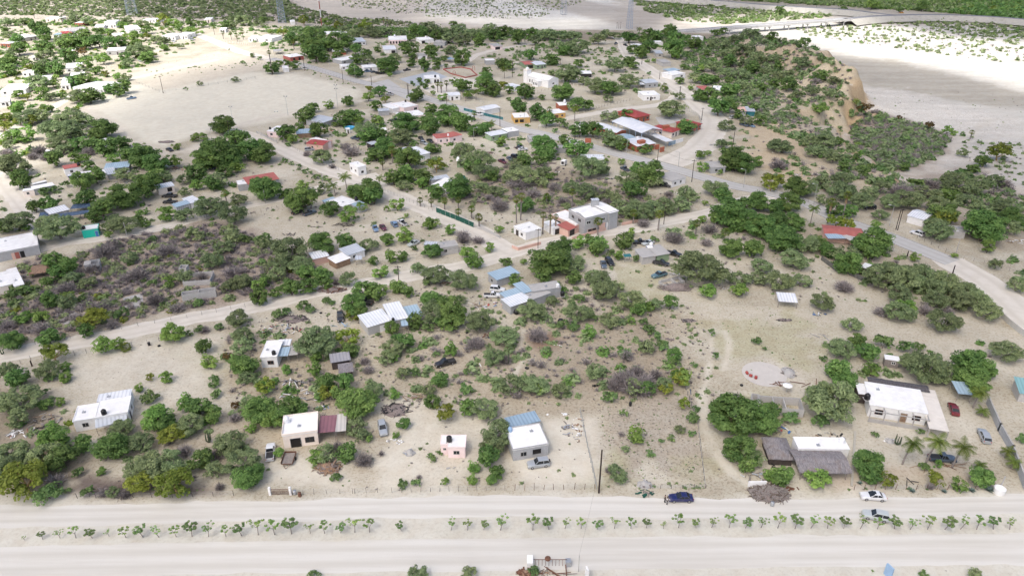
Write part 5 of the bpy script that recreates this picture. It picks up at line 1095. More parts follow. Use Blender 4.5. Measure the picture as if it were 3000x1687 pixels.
# --- d0: the sunlit village ---
for A,B,D,h,wm,rm,lb,sh_ in [
 ((210,385),(375,362),(195,350),3,'blocklight','roofwhite','sunlit white house with stained flat roof nearest the left edge','the stained white house'),
 ((0,438),(95,440),(0,412),2.8,'brick','tinwhite','brown-walled house with pale roof cut by the left edge','the brown-walled house'),
 ((455,188),(610,186),(450,172),3,'cream','roofwhite','far low white building at the scrub edge, leftmost','the scrub-edge building'),
 ((750,232),(832,232),(748,218),3,'brick','roofwhite','far brick house with white roof behind the long white hall','the far brick house'),
 ((1048,225),(1160,222),(1045,205),5,'white','roofwhite','far two-storey white house with one black window','the two-storey white house'),
 ((1290,300),(1420,290),(1280,260),4,'white','roofwhite','tall white hall beside the two-storey white house','the tall white hall'),
 ((1150,360),(1268,350),(1135,338),2.8,'cream','roofwhite','sunlit cream cottage with thin white roof','the thin-roofed cottage'),
 ((700,318),(900,300),(685,282),3,'white','concrete','long sunlit white hall with pale grey roof','the long white hall'),
 ((535,352),(600,350),(525,335),2.6,'white','tinblue','little white house with bluish roof left of the red tin roof','the bluish-roofed house'),
 ((650,372),(752,358),(640,350),2.6,'white','tinwhite','white house with striped tin roof below the red tin roof','the striped tin house'),
 ((635,340),(728,332),(620,318),2.8,'brick','redroof','house with dull red tin roof in the sunlit village','the dull red roof'),
 ((1070,515),(1250,505),(1055,485),3.2,'blocklight','roofwhite','grey-walled house with bright roof and rooftop box, mid-left','the rooftop-box house'),
 ((610,520),(755,510),(600,500),2.6,'yellow','roofwhite','low house with yellowish wall between green crowns','the yellowish low house'),
 ((660,688),(822,675),(610,645),3,'white','roofwhite','broad bright white roof above the little lane','the broad white roof'),
 ((700,765),(838,755),(688,735),2.8,'white','roofwhite','bright white roof in the lane, in front of the broad white roof','the lane-side white roof'),
 ((222,735),(340,730),(215,708),2.6,'white','roofwhite','small sunlit white house at far left','the small sunlit house'),
 ((400,795),(505,788),(390,765),2.8,'white','roofwhite','white house with dark openings below the small sunlit house','the dark-opening house'),
 ((1625,362),(1760,365),(1610,330),3.2,'white','roofwhite','white house with open dark carport under tall palms','the palm-shaded white house'),
 ((1775,350),(1882,352),(1768,322),3.4,'white','roofwhite','tall white house right beside the palm-shaded white house','the tall palm-side house'),
 ((2050,200),(2122,198),(2045,178),2.8,'cream','roofwhite','far small white house at the scrub edge among palms','the palm-grove house'),
 ((2210,300),(2270,298),(2205,280),2.6,'white','roofwhite','tiny white house behind the sunlit palm grove','the tiny grove house'),
 ((2500,385),(2576,385),(2485,362),3,'white','roofwhite','white building beside the fenced sunlit palm grove','the grove-side building'),
 ((1430,200),(1568,205),(1425,180),2.4,'white','roofwhite','far long white roof behind the tall white hall','the far long roof'),
 ((0,915),(255,900),(0,855),2.8,'white','roofwhite','wide dazzling white roof at the left edge','the dazzling left roof'),
 ((905,915),(1015,905),(900,872),2.8,'white','roofwhite','white yard house left of the brightest white house','the white yard house'),
 ((1040,900),(1255,835),(1010,800),2.9,'white','roofwhite','brightest white house with wide roof above the lane corner','the brightest white house'),
 ((610,860),(705,852),(600,785),2.8,'white','roofwhite','white house left of the white yard house, beside the big green crown','the crown-side white house'),
 ((950,275),(1045,270),(940,250),3,'white','roofwhite','low sunlit white wing left of the two-storey white house','the low white wing'),
 ((320,580),(390,575),(318,560),2.6,'white','roofwhite','small white roof under the dark green crowns at left','the crown-covered roof'),
 ((0,1025),(95,1015),(0,985),2.8,'white','roofwhite','white flat house low at the left edge of the sunlit area','the low left white house')]:
    H('d0','house',lb,sh_,'house',[('flat',A,B,D,h,wm,rm,{})])
H('d2','house','pale cottage among trees left above the red-and-green house','the pale tree cottage','house',[('shed',(580,505),(612,500),(575,492),2.5,'blocklight','tin',{'h2':2.8,'win':[]})])
H('d1','house','low white roof behind the radio mast clearing','the mast-side white roof','house',[('flat',(345,220),(392,218),(343,202),2.8,'white','roofwhite',{'win':[]})])
H('c2','house','white wall house behind the dark palms below the church','the palm-screened house','house',[('flat',(655,385),(720,378),(650,345),3,'white','concrete',{'win':[]})])
random.seed(5)
veg('a0',"M 130,170,260 120,320,150 60,540,240 320,560,240 870,370,180 1370,350,180 1020,470,190 1790,190,120 1660,470,230 1550,680,150 1760,620,240 1050,650,260 1240,620,220 820,840,90 60,640,200;S 150,40,120 365,20,90 335,120,60 1088,150,130 350,855,170 490,830,50 560,700,90 1545,60,75 1550,135,90 640,850,110;G 330,215,85 450,590,200 600,500,120 805,520,200 1170,340,160 1440,230,140 1550,290,120 1880,260,190 1450,620,150 1790,740,180 110,700,120;L 475,20,80 435,190,75 380,450,220 735,690,70 1130,310,200 1330,200,130 1920,90,110 1960,330,140 1810,380,80 1010,85,70;O 170,740,310 1240,420,170 1000,780,160 1260,780,230;D 395,760,150 1700,300,110 1560,560,150 1330,540,140 750,840,110 1590,800,90 900,850,120;B 1700,220,70")
veg('a1',"O 70,80,130 1365,265,140 520,120,120;G 60,270,160 170,300,160 250,230,150 330,250,110 20,690,90 650,565,125 520,50,140 650,50,120 590,145,100 730,190,240 1065,350,80 1275,190,100 1330,30,110 1530,240,120 1690,590,150 1740,700,110 1710,760,80;L 165,555,80 430,590,110 822,460,50 1000,140,90 1015,430,60 1365,765,55 1575,660,90 1570,750,85;D 580,520,160 780,600,160 905,560,60 1180,730,50;M 500,560,150 720,370,150 770,430,120 840,110,160 1250,100,100 1660,230,180 1740,420,225 1840,70,150 1720,490,180 1170,1425,130 1540,1425,100;S 1062,785,75 1160,785,80 1270,605,65 1335,555,45 1520,100,100 420,1440,80 580,740,80 1255,580,50")
veg('a2',"M 180,60,170 350,110,130 880,80,140 1216,385,75 820,525,60 760,710,140 1740,590,160 1100,60,120;L 200,105,85 890,430,135 1870,720,110 1250,30,110;S 700,150,125 1310,300,100 1335,240,55 805,275,60 1000,565,60 1300,420,50 1150,455,55 150,1410,80 1080,470,40;D 900,60,260 750,50,170 820,20,200 970,30,180 790,420,60 700,680,80 1620,150,75 960,110,110;G 980,100,110 1590,300,300 1750,320,240 1840,350,150 1650,540,190 1700,650,110 1940,740,130 1540,240,150;O 1110,100,90 1245,205,90 1215,40,100;B 1820,270,80")
veg('a3',"M 590,170,330 500,130,180 1630,1435,100;G 680,40,160 90,330,190 150,260,110 10,600,110 240,715,130 855,640,200 870,710,150 1665,740,160 1600,50,200 ;S 290,310,110 500,335,120 900,425,55 1225,410,60 1250,1440,70 1950,450,90 1250,660,80;L 140,715,100 480,745,150 1510,790,110 1350,640,60;O 985,755,110 1340,755,130;D 1300,800,70")
veg('b0',"G 430,400,150 540,430,160 460,480,150 390,560,90 400,715,130 2080,690,130 690,960,110 90,1040,180 390,1010,140 150,1350,140 1640,1090,110 1960,1230,190 2110,560,90;M 580,520,150 700,560,140 540,720,140 1790,275,150 1920,545,180 1460,510,140 1040,370,110 1560,180,130 1700,380,170 1870,190,140 380,1260,200 60,1270,160 1890,850,170 1950,980,170 1940,1080,150 1985,1320,130 1820,600,110;L 255,500,60 1350,570,90 2080,590,110 195,850,110 330,840,110 525,1250,80 525,1320,90 1385,975,170 830,1070,160 945,1065,100 1680,1215,130 1325,1330,100 540,680,90;S 100,640,140 200,640,120 1215,225,80 1960,230,100 2110,230,130 1230,390,80 1225,580,80 975,830,120 1590,740,90 1710,1340,80 1510,980,60 1760,920,80 1590,940,90 110,740,90 660,700,80 1360,600,60 490,1000,80;O 740,860,200 430,1140,170 1205,1330,70;D 1640,940,100 840,300,200 900,260,160 520,600,180 740,450,150 1100,490,200 1010,520,150 330,930,150 620,850,120 1240,700,180 1330,300,200 1420,760,140 1620,520,100 820,760,140 1850,470,160 60,900,150 900,900,120;B 1820,1160,70")
veg('b1',"M 60,240,130 270,300,280 200,420,170 360,420,200 735,540,130 900,250,150 1440,490,200 1660,540,210 1640,700,90 480,1020,320 1790,870,220 1990,980,200 1100,1080,190 1900,1150,180 1290,450,110 1440,800,240 160,490,140 1040,1170,130 1180,1290,120;G 530,250,200 720,240,140 400,480,150 540,510,130 930,400,80 1165,360,90 420,590,150 280,610,150 165,650,90 1410,310,140 1050,220,120 2000,410,80 860,630,160 950,640,160 1140,600,120 1210,650,90 790,745,190 850,820,120 1410,700,170 1560,800,220 1560,880,160 1270,890,120 1090,940,120 1180,1030,160 760,1110,120 1110,1180,70 560,590,90 1480,870,120;B 460,275,90;S 40,410,80 1120,480,50 1270,300,60 1390,570,90 380,760,110 250,800,90 440,780,80 560,720,80 1380,930,100 1440,1140,70 1260,1290,100 1690,1280,70 600,730,60 930,930,60 180,820,90;L 1075,370,110 1000,490,120 1180,190,150 1870,290,80 1750,380,160 1690,330,110 1550,1110,120 490,1165,110 240,1270,90 460,1265,110 1010,620,80;D 1660,210,140 1780,220,110 870,1190,110 2000,1180,130 1760,1040,170 900,1260,110 640,560,90;O 740,1000,160 790,830,110")
veg('b2',"G 300,380,280 400,300,170 500,540,110 250,530,100 690,260,150 895,230,150 1750,290,170 1270,740,110 1010,790,110 30,560,100 620,230,80 650,300,80 690,310,110;M 510,400,170 700,540,200 740,620,220 660,500,150 820,600,150 960,700,200 1150,740,120 540,800,200 780,860,150 160,770,220 320,710,110 1080,1080,130 660,1280,150 1820,520,160 1510,430,360 1440,370,200 1600,480,180 450,460,120;L 535,250,130 860,350,90 960,880,60 1570,640,120 1820,630,120 620,960,110 90,400,60 960,170,70 1110,760,90;S 800,330,70 985,380,80 530,700,90 650,860,90 500,920,100 410,920,110 1060,890,80 1100,940,90 1150,1000,100 1200,1060,100 1600,970,70 1630,1160,70 1460,1230,60 1140,220,70 1120,970,70 1220,1100,80 1310,1220,90;D 1300,200,170 200,980,190 920,1150,130 1560,240,120 1000,1270,170 1150,1300,140;G 1290,1160,110 1320,1330,100;O 1345,1300,110")
veg('b3',"G 80,130,200 30,300,160 180,180,160 260,220,230 620,310,130 560,260,110 990,240,240 780,420,190 1770,1230,260 1700,1300,170 1870,1260,170 930,1120,160 690,1270,160 1870,130,280 880,260,130 980,330,140 850,1040,120;M 450,240,200 350,370,200 90,420,170 240,540,220 400,540,150 770,330,160 1050,500,260 1140,470,200 1230,520,260 1340,470,200 1420,500,230 1560,560,240 1480,600,200 1700,620,200 1660,700,200 1830,700,180 1900,790,200 1200,650,200 580,710,180 1200,790,220 1560,860,250 810,890,150 2050,1100,220 1420,1240,320 1300,1200,200 1500,1300,200 730,1090,200 1960,420,110 1500,150,200 2130,590,120 1480,700,180 700,330,150 1450,1190,160 1780,640,150 1330,560,160 60,520,140;L 1000,110,100 1320,365,90 970,1270,130 1630,350,50 1240,760,140 1900,290,110;S 1060,1060,160 1230,1080,130 40,1030,80 110,1100,40 640,1290,90 1350,1080,90 580,1180,60;O 1560,60,160 690,80,130 760,110,120;D 750,590,170 1050,790,150 1400,780,150 1580,780,130")
veg('c0',"L 170,210,150 220,460,180 80,480,140 700,690,130 790,680,120 1060,700,120 1290,590,90 1640,720,130 1665,580,75 2230,770,130 1860,940,120 1020,1410,80 1560,1220,150 1365,1190,80 230,1330,110 1845,490,100 1915,485,100;O 290,330,120 30,300,140 30,380,140 180,330,110;M 250,280,200 370,270,180 520,400,260 660,290,260 620,400,250 790,330,160 740,420,180 560,530,200 600,590,150 120,740,280 60,700,150 250,790,120 2040,880,190 1740,880,130 1530,850,180 1180,830,170 970,1100,200 540,1320,340 430,1300,200 1160,1300,240 1000,1350,110 1740,1210,160 1970,1140,260 1740,1000,110 2200,1210,240 2240,1080,150 150,1270,260 80,550,120 1080,1260,150;G 440,215,100 980,400,220 930,470,160 1165,540,140 760,560,180 900,560,150 1010,590,190 520,700,160 200,900,190 170,850,140 830,775,110 1220,660,150 1370,680,240 1470,740,200 1300,650,150 2090,370,200 2250,520,190 2060,650,300 1960,700,230 2150,640,200 2180,700,200 2350,620,200 1850,830,180 2120,810,130 1460,860,160 2000,930,150 1380,960,240 900,860,170 780,910,200 1180,1050,250 800,1080,180 460,1120,160 330,1150,120 960,1170,180 890,1240,140 1310,1270,100 30,1330,140 1370,1310,80 1400,900,150;D 360,610,180 840,620,140 700,590,100 430,670,130 300,660,130 60,620,140;S 430,1005,110 525,985,80 630,940,80")
veg('c1',"G 60,640,220 20,580,140 280,440,190 460,290,170 525,215,110 865,165,90 1120,200,110 820,310,170 940,280,140 1180,450,120 1420,350,210 1640,390,190 1620,320,130 1810,300,200 1950,350,190 2070,430,130 600,430,150 1060,470,150 1660,600,120 1230,590,200 1130,650,160 1440,690,240 1360,650,130 1300,880,160 1430,840,170 1580,870,160 1700,1000,160 1890,970,250 1970,1000,130 90,980,230 40,930,150 430,1080,270 360,1110,140 1040,990,240 1110,1050,180 930,1000,130 700,1170,160 410,400,80 2230,860,120 2150,400,150 320,1030,100 230,1030,90 1640,225,120 2050,760,180 540,450,90;L 680,180,100 1140,330,110 960,330,100 580,570,80 440,960,110 1570,930,110 990,1150,100 1330,1130,140 1235,1170,60 1420,1230,50 1650,1290,140 1840,1360,110 2290,1360,80 2320,530,110 740,370,60 340,500,110 1170,340,90 870,1210,180;M 1040,420,200 1370,480,200 1950,600,220 2080,700,280 1980,700,160 610,660,200 1400,940,130 2170,800,200 560,990,120 650,970,110 2130,950,130 2390,870,140 1340,500,120 2260,1000,120;O 1700,750,185;D 900,610,190 840,570,130 480,640,100 1950,1400,160 2300,1120,200 720,760,80 2200,1050,110 1660,1330,60;S 1240,920,70 275,710,60 335,740,50 410,765,55 455,815,60 515,830,45 570,860,80 650,880,70 700,900,50 300,560,60 1500,560,100")
veg('c2',"G 240,250,180 60,200,170 600,180,150 700,185,110 330,330,140 1085,275,110 640,430,150 770,430,160 930,530,120 1045,570,120 1260,600,115 1440,430,70 1650,390,160 500,520,110 300,570,210 340,640,150 610,610,190 130,700,150 260,700,110 365,860,80 1290,830,260 1200,800,170 1160,990,180 2000,1040,170 130,1130,160 2110,690,270 2200,750,200 2030,1200,280 2180,1150,190 2330,1100,200 2240,1260,240 2330,1330,200 2120,1310,160 1950,220,170 2150,280,100 2050,200,150 2330,330,110 2270,220,90 1985,620,70 2020,760,110 1400,860,110 1940,1250,150;M 920,280,160 1510,215,220 1480,240,120 900,460,150 980,510,200 740,740,300 660,710,180 840,780,160 100,830,260 300,810,150 280,900,130 1100,880,200 1340,890,170 1920,950,210 1640,1000,170 1700,1050,120 1600,1110,180 1450,1120,220 1200,1170,240 1330,1150,200 1000,1120,170 700,990,200 950,1040,150 560,950,150 860,1020,160 1980,540,130 2020,370,130 2210,330,120 1530,1380,150 2080,1120,120 60,790,150 20,730,120 1060,1180,130;S 450,360,140 500,390,80 415,430,60;L 1030,720,80 2330,720,120 1800,770,110 1780,650,110 1850,640,60 1960,825,50 1800,1265,90 740,570,60 1150,600,50 880,700,80 330,1070,70 1820,1110,60;D 60,900,230 800,1000,230 400,950,150 480,1080,130 1480,1020,100 1240,1290,150 1870,1340,180 900,1080,120 200,1010,160")
veg('c3',"G 60,1150,160 200,1110,200 60,1290,200 230,1290,200 760,1180,160 620,1170,130 270,970,200 890,820,110 970,770,70 700,760,110 660,530,80 840,680,70 2050,680,130 1950,750,100 1290,730,100 1650,1210,230 2050,1300,290 1960,1240,160 2330,1180,200 1400,880,120 1280,880,120 130,1390,160 2060,1180,150;M 520,1080,120 890,1080,220 1150,1080,200 1060,1210,130 1330,1050,260 700,990,240 620,950,160 380,960,200 500,900,150 700,870,200 620,650,180 440,600,170 540,510,200 400,520,160 120,560,200 60,550,140 800,600,130 1760,830,200 1850,600,100 1600,1100,200 1900,1050,220 1600,1330,220 2250,1080,200 2300,1330,180 970,1000,190 1080,950,180 1500,1000,200 1750,900,180 1980,900,200 2150,850,160 1900,950,170;D 1250,980,230 1420,980,200 100,740,180 1700,1080,170 1560,880,180 2250,880,160;O 50,900,170 2190,600,200 30,950,120;L 860,500,60 1720,1010,160 1650,990,110 1700,400,80 1760,420,60 470,330,130 860,650,70;B 890,220,110 1240,290,55 1530,360,100 960,190,60")
veg('d0',"G 350,290,140 430,260,120 990,320,110 1120,330,90 40,300,80 170,400,130 440,350,150 470,390,100 830,350,150 700,430,200 850,430,180 990,420,150 1100,440,150 1210,420,130 1260,570,130 1480,580,140 460,480,170 690,570,190 180,490,180 560,700,190 410,710,140 80,700,170 100,620,150 30,650,130 270,660,120 980,710,110 760,820,170 860,810,170 1120,890,140 1240,880,170 1180,930,120 180,950,120 900,970,200 640,970,80 1920,230,100 1480,300,110 2030,240,100 2270,250,110 2545,560,55;M 60,210,140 200,210,120 750,190,150 880,200,150 1120,180,100 1200,200,120 1280,200,100 1440,235,110 100,350,160 620,390,160 560,440,120 1560,390,130 1400,490,240 450,540,190 130,520,140 420,630,160 570,640,150 240,590,100 810,700,120 1270,770,110 380,830,220 510,960,150 780,960,220 1290,625,140 1650,410,130 2340,240,120 2370,795,90 2010,840,70 2450,190,180 2370,170,130 1810,460,90;L 1230,245,100 1330,370,150 1380,430,130 1030,590,160 560,780,80 860,650,160 1180,770,100 420,930,180 530,840,110 1040,980,90 1650,480,90 1740,230,130 1900,310,120 1820,290,100 1960,320,100;O 870,225,70 1470,370,100 300,680,90 1060,750,80 270,970,120 1640,200,150;B 840,530,110;S 2310,505,30 2440,630,55 1870,900,55")
veg('d1',"G 80,200,90 370,390,170 590,380,230 680,420,200 510,430,180 570,490,220 840,420,260 720,460,150 600,550,200 680,580,130 1000,500,130 840,540,120 1100,540,120 1230,500,80 1600,300,150 1680,330,140 1980,250,90 2250,400,140 2400,360,150 2500,310,160 1560,380,90 1810,360,130 1540,510,170 1580,560,90 1770,500,130 1760,550,110 1900,590,80 2070,590,180 1690,650,140 1810,630,110 1560,640,100 1330,660,220 1000,610,120 970,700,150 1020,730,130 1910,665,50 1990,675,32 2090,660,28 1800,690,50 1835,685,40 1710,715,35 1240,920,150 1610,960,180 2310,870,210 2300,790,170 2330,730,120 2060,860,160 2130,870,120 2400,920,150 2540,910,100 2150,950,110 2480,640,130 2560,660,120 160,690,150 230,640,80 400,660,110 310,640,70 1640,810,60 1660,850,45 1565,835,40 1585,855,35 1635,880,40 1720,820,60 1710,870,70 1780,880,40 920,1010,100 530,330,120;M 30,230,120 620,300,110 890,290,140 1130,310,180 1300,300,130 1760,270,180 1900,320,200 2050,300,220 2200,330,200 2350,290,200 1000,330,150 1970,370,180 2080,390,180 1960,500,140 1120,600,150 1400,580,140 1460,330,160 1230,620,120 1210,340,130;O 270,320,110 480,215,110 820,260,120 1100,260,150 1280,650,130 1150,890,95 2500,860,110 1300,1000,90;L 150,320,80 710,230,100 1350,755,60 1130,975,125 1990,820,80 1880,980,110 1780,940,60;S 45,590,60 1700,715,30 2540,1000,60")
veg('d2',"G 60,380,180 200,330,150 530,510,130 1180,380,150 1380,350,160 1330,400,120 1580,320,170 1650,400,190 1470,370,150 1840,440,140 1620,510,210 1300,520,170 1390,470,160 1220,500,120 1970,540,80 190,550,150 400,600,150 590,780,130 675,640,105 1180,620,130 1230,660,110 980,900,180 130,930,190 510,930,220 300,985,70 1530,890,80 1730,680,70 1960,800,150 2050,800,110 1680,810,100 1990,960,200 1880,960,150 2200,900,180 2050,330,100 2200,620,150 2420,690,150 2500,880,120 2180,800,90 2130,330,90;M 230,400,150 350,330,200 480,360,150 600,350,160 450,440,160 660,450,230 640,510,150 870,380,180 950,330,150 1040,350,120 560,730,260 430,730,130 870,620,90 1040,640,220 1180,800,220 840,850,240 720,810,130 1020,870,200 970,990,110 1690,960,120 2020,660,170 1850,770,170 2100,450,200 2250,400,180 2400,350,200 2500,450,150 2350,500,200 2180,520,170 2350,640,180 2480,560,200 2300,740,170 2330,850,150 2150,720,150 2020,440,130 2540,700,120 2430,930,150 1560,420,120;L 1640,550,130 1430,610,60 1900,700,80 1800,880,80;D;S 860,945,50 1380,740,50")
veg('d3',"G 50,380,120 350,570,120 450,560,130 550,620,90 120,660,120 60,840,120 200,850,170 530,740,150 130,90,110 760,75,80 1560,50,130 1330,90,60;M 150,430,180 680,720,150 350,630,170 620,960,150 300,950,160 100,760,150 250,520,160 60,560,150 230,720,120 450,900,150;L 1050,30,140;D 490,800,120 650,880,100")
# palms : tile, x_base, y_base, height m, frond length, kind, skirt, lean
for i,(t,x,y,h,r,k,sk,ln,lb) in enumerate([
 ('a3',1095,640,5.5,2.4,'coco',0,(.9,0),'leftmost of the three big coconut palms in front of the veranda house'),
 ('a3',1258,648,6.2,2.7,'coco',0,(1.0,0),'middle and tallest of the three big coconut palms before the veranda house'),
 ('a3',1455,662,5.2,2.5,'coco',0,(.8,0),'rightmost of the three big coconut palms, beside the dark pickup'),
 ('a3',1635,686,1.6,1.5,'coco',0,(.2,0),'short young coconut palm standing alone on the sand'),
 ('a3',1605,232,4.2,2.3,'coco',0,(.3,0),'coconut palm beside the blue-grey tin shed'),
 ('a3',1665,290,1.4,1.6,'coco',0,(0,0),'low palm against the long grey wall, behind the others'),
 ('a3',1838,592,1.8,1.7,'coco',0,(0,0),'low palm at the long grey wall right of the silver wagon'),
 ('a3',1885,670,1.8,1.7,'coco',0,(0,0),'low palm nearest the road end of the long grey wall'),
 ('b0',1015,1110,1.0,1.7,'fan',0,(0,0),'low fan palm beside the sandy road in the left lots'),
 ('b2',685,185,5.0,1.9,'fan',1.5,(0,0),'fan palm with a thick trunk in front of the two-storey estate'),
 ('b2',1170,150,6.0,1.9,'fan',1.2,(0,0),'tall fan palm beside the sandy road right of the estate'),
 ('b2',1470,180,4.0,1.7,'fan',1.6,(0,0),'shaggy brown fan palm in dry brush right of the estate'),
 ('b2',1700,230,3.0,2.0,'fan',0,(0,0),'broad low fan palm at the edge of the dark trees'),
 ('b2',970,95,4.0,1.8,'fan',1.0,(0,0),'fan palm by the low salmon wall right of the estate garage'),
 ('c2',42,1300,9,1.7,'fan',1.5,(0,0),'tall fan palm left of the estate, nearer to the wall'),
 ('c2',82,1270,9,1.7,'fan',2.2,(.3,0),'tall fan palm with brown skirt left of the estate'),
 ('c2',290,1400,7,1.4,'fan',4.2,(0,0),'dead shaggy palm leaning over the estate annex'),
 ('c2',360,1400,6.0,1.2,'fan',3.8,(0,0),'brown dead-leaved palm before the estate awning, left one'),
 ('c2',410,1395,6.2,1.2,'fan',3.8,(0,0),'brown dead-leaved palm before the estate awning, right one'),
 ('c2',565,1150,6.0,1.7,'fan',1.0,(0,0),'fan palm rising behind the two-storey estate'),
 ('c2',590,340,6.5,2.6,'coco',0,(0,0),'tall coconut palm between the yellow eatery and the school'),
 ('c2',352,300,4,2.0,'fan',.8,(0,0),'fan palm between the yellow eatery and the yellow house'),
 ('c2',325,1115,3,1.6,'fan',0,(0,0),'low fan palm in the dry brush behind the estate'),
 ('c1',860,1010,6.5,3.0,'coco',0,(-.3,0),'tall yellowish coconut palm at the road crossing'),
 ('c1',748,1040,4.5,2.4,'coco',0,(-.4,0),'smaller coconut palm left of the tall yellowish one at the crossing'),
 ('c1',1172,960,4.0,1.9,'coco',0,(0,0),'young coconut palm by the diagonal road bend'),
 ('c1',1290,735,6.0,2.2,'fan',2.6,(0,0),'tall fan palm with thick pale trunk at centre left'),
 ('c1',1198,800,3.5,1.6,'fan',1.8,(0,0),'shorter shaggy fan palm in front of the thick-trunked one'),
 ('c1',1780,1170,3.5,1.7,'fan',.9,(0,0),'fan palm behind the green fence, leftmost and farthest back'),
 ('c1',1910,1160,3.2,1.5,'fan',.8,(0,0),'fan palm behind the green fence, second row right'),
 ('c1',2035,1250,3.4,1.7,'fan',1.2,(0,0),'bushy fan palm behind the green fence, right one'),
 ('c1',1912,1270,3.2,1.6,'fan',1.0,(0,0),'fan palm close behind the green fence, middle one'),
 ('c1',2105,1330,3.4,1.8,'fan',1.0,(0,0),'fan palm at the right end of the green fence'),
 ('c1',1550,1140,2.4,1.5,'fan',0,(0,0),'small fan palm beside the diagonal road, left one'),
 ('c1',1655,1150,2.6,1.4,'fan',0,(0,0),'small fan palm beside the diagonal road, right one'),
 ('c1',2060,340,4.2,1.8,'fan',.6,(0,0),'palm beside the glimpsed white roof'),
 ('c1',2225,430,4.0,2.6,'coco',0,(0,0),'spreading palm behind the pale green house'),
 ('c0',2235,600,7.0,2.2,'fan',2.4,(0,0),'tall fan palm at the foot of the playing field'),
 ('c0',2140,1110,4.0,1.9,'fan',.8,(0,0),'fan palm beside the road left of the red-and-white tin house'),
 ('c3',395,1320,6.5,2.5,'coco',0,(.2,0),'coconut palm beside the paved street near the red-roofed house'),
 ('c3',560,1300,8,1.9,'fan',3.0,(0,0),'tall fan palm with dark skirt behind the red-roofed house, left one'),
 ('c3',700,1260,9,1.9,'fan',3.5,(0,0),'tall fan palm with rusty skirt behind the red-roofed house, right one'),
 ('c3',810,262,7,2.6,'coco',0,(0,0),'dense dark palm at the foot of the yellow cliff'),
 ('c3',1905,510,4,1.8,'fan',1,(0,0),'lone fan palm beside the dirt track on the river terrace'),
 ('d2',1275,395,8,3.0,'coco',0,(0,0),'tall coconut palm at the far edge of the village'),
 ('d2',1270,540,4,2.4,'coco',0,(0,0),'yellowish palm in the trees below the far white roof'),
 ('d2',130,420,7,1.8,'fan',3,(0,0),'tall palm in the far tree band left of the descending road'),
 ('d2',1530,940,4.5,2.2,'fan',.8,(0,0),'palm beside the curved-roof grey house'),
 ('d1',1290,285,8,1.9,'fan',2.5,(0,0),'far fan palm above the tree band, left of the pair'),
 ('d1',1325,285,8,1.9,'fan',2.5,(0,0),'far fan palm above the tree band, right of the pair'),
 ('d1',2500,790,6,3.0,'coco',0,(0,0),'coconut palm beside the far right side of the plaza'),
 ('d1',140,600,5,2.0,'fan',1,(0,0),'palm near the upper road bend'),
 ('d1',385,500,6,2.3,'fan',2,(0,0),'shaggy palm hanging against the dark trees at the upper bend'),
 ('d1',1920,920,5,2.0,'fan',2,(0,0),'plaza palm with skirt, right one'),
 ('d1',1865,935,5,2.0,'fan',2.5,(0,0),'plaza palm with skirt, left one'),
 ('d1',1830,930,5,1.8,'fan',1.5,(0,0),'thin plaza palm beside the skirted pair'),
 ('d1',2215,1010,5,2.8,'coco',0,(0,0),'coconut palm right of the white plaza cottage, left of the pair'),
 ('d1',2110,1020,4,2.6,'coco',0,(0,0),'coconut palm directly beside the white plaza cottage'),
 ('d0',1640,375,7,2.6,'coco',0,(0,0),'tall coconut palm before the palm-shaded white house, left one'),
 ('d0',1735,380,7,2.6,'coco',0,(0,0),'tall coconut palm before the palm-shaded white house, right one'),
 ('d0',1640,240,5,2.8,'fan',0,(0,0),'yellow-green palm at the scrub edge of the sunlit village'),
 ('d0',1850,230,5,2.4,'fan',1,(0,0),'fan palm in the scrub-edge grove'),
 ('d0',1980,280,5,2.2,'fan',1,(0,0),'fan palm right in the scrub-edge grove'),
 ('d0',2160,350,6,2.2,'fan',1,(0,0),'leftmost palm of the fenced sunlit grove'),
 ('d0',2250,395,5,1.9,'fan',2,(0,0),'second palm of the fenced sunlit grove'),
 ('d0',2330,400,5,1.9,'fan',2,(0,0),'third palm of the fenced sunlit grove'),
 ('d0',2390,420,5,2.1,'fan',2,(0,0),'fourth palm of the fenced sunlit grove'),
 ('d0',2450,400,6,2.3,'fan',2,(0,0),'last palm at the right of the fenced sunlit grove'),
 ('d0',350,190,6,2.5,'fan',1.5,(0,0),'far palm cluster tree at the left scrub edge'),
 ('d0',635,250,6,2.5,'fan',1.5,(0,0),'far palm between the scrub-edge building and long white hall'),
 ('d0',930,290,5,2.3,'coco',0,(0,0),'dark palm right of the long white hall')]):
    wx,wy,wz=GT(*P(t,x,y)); palm(k,wx,wy,h,r,ln,sk,lb,i,'palm trees of the village',wz)
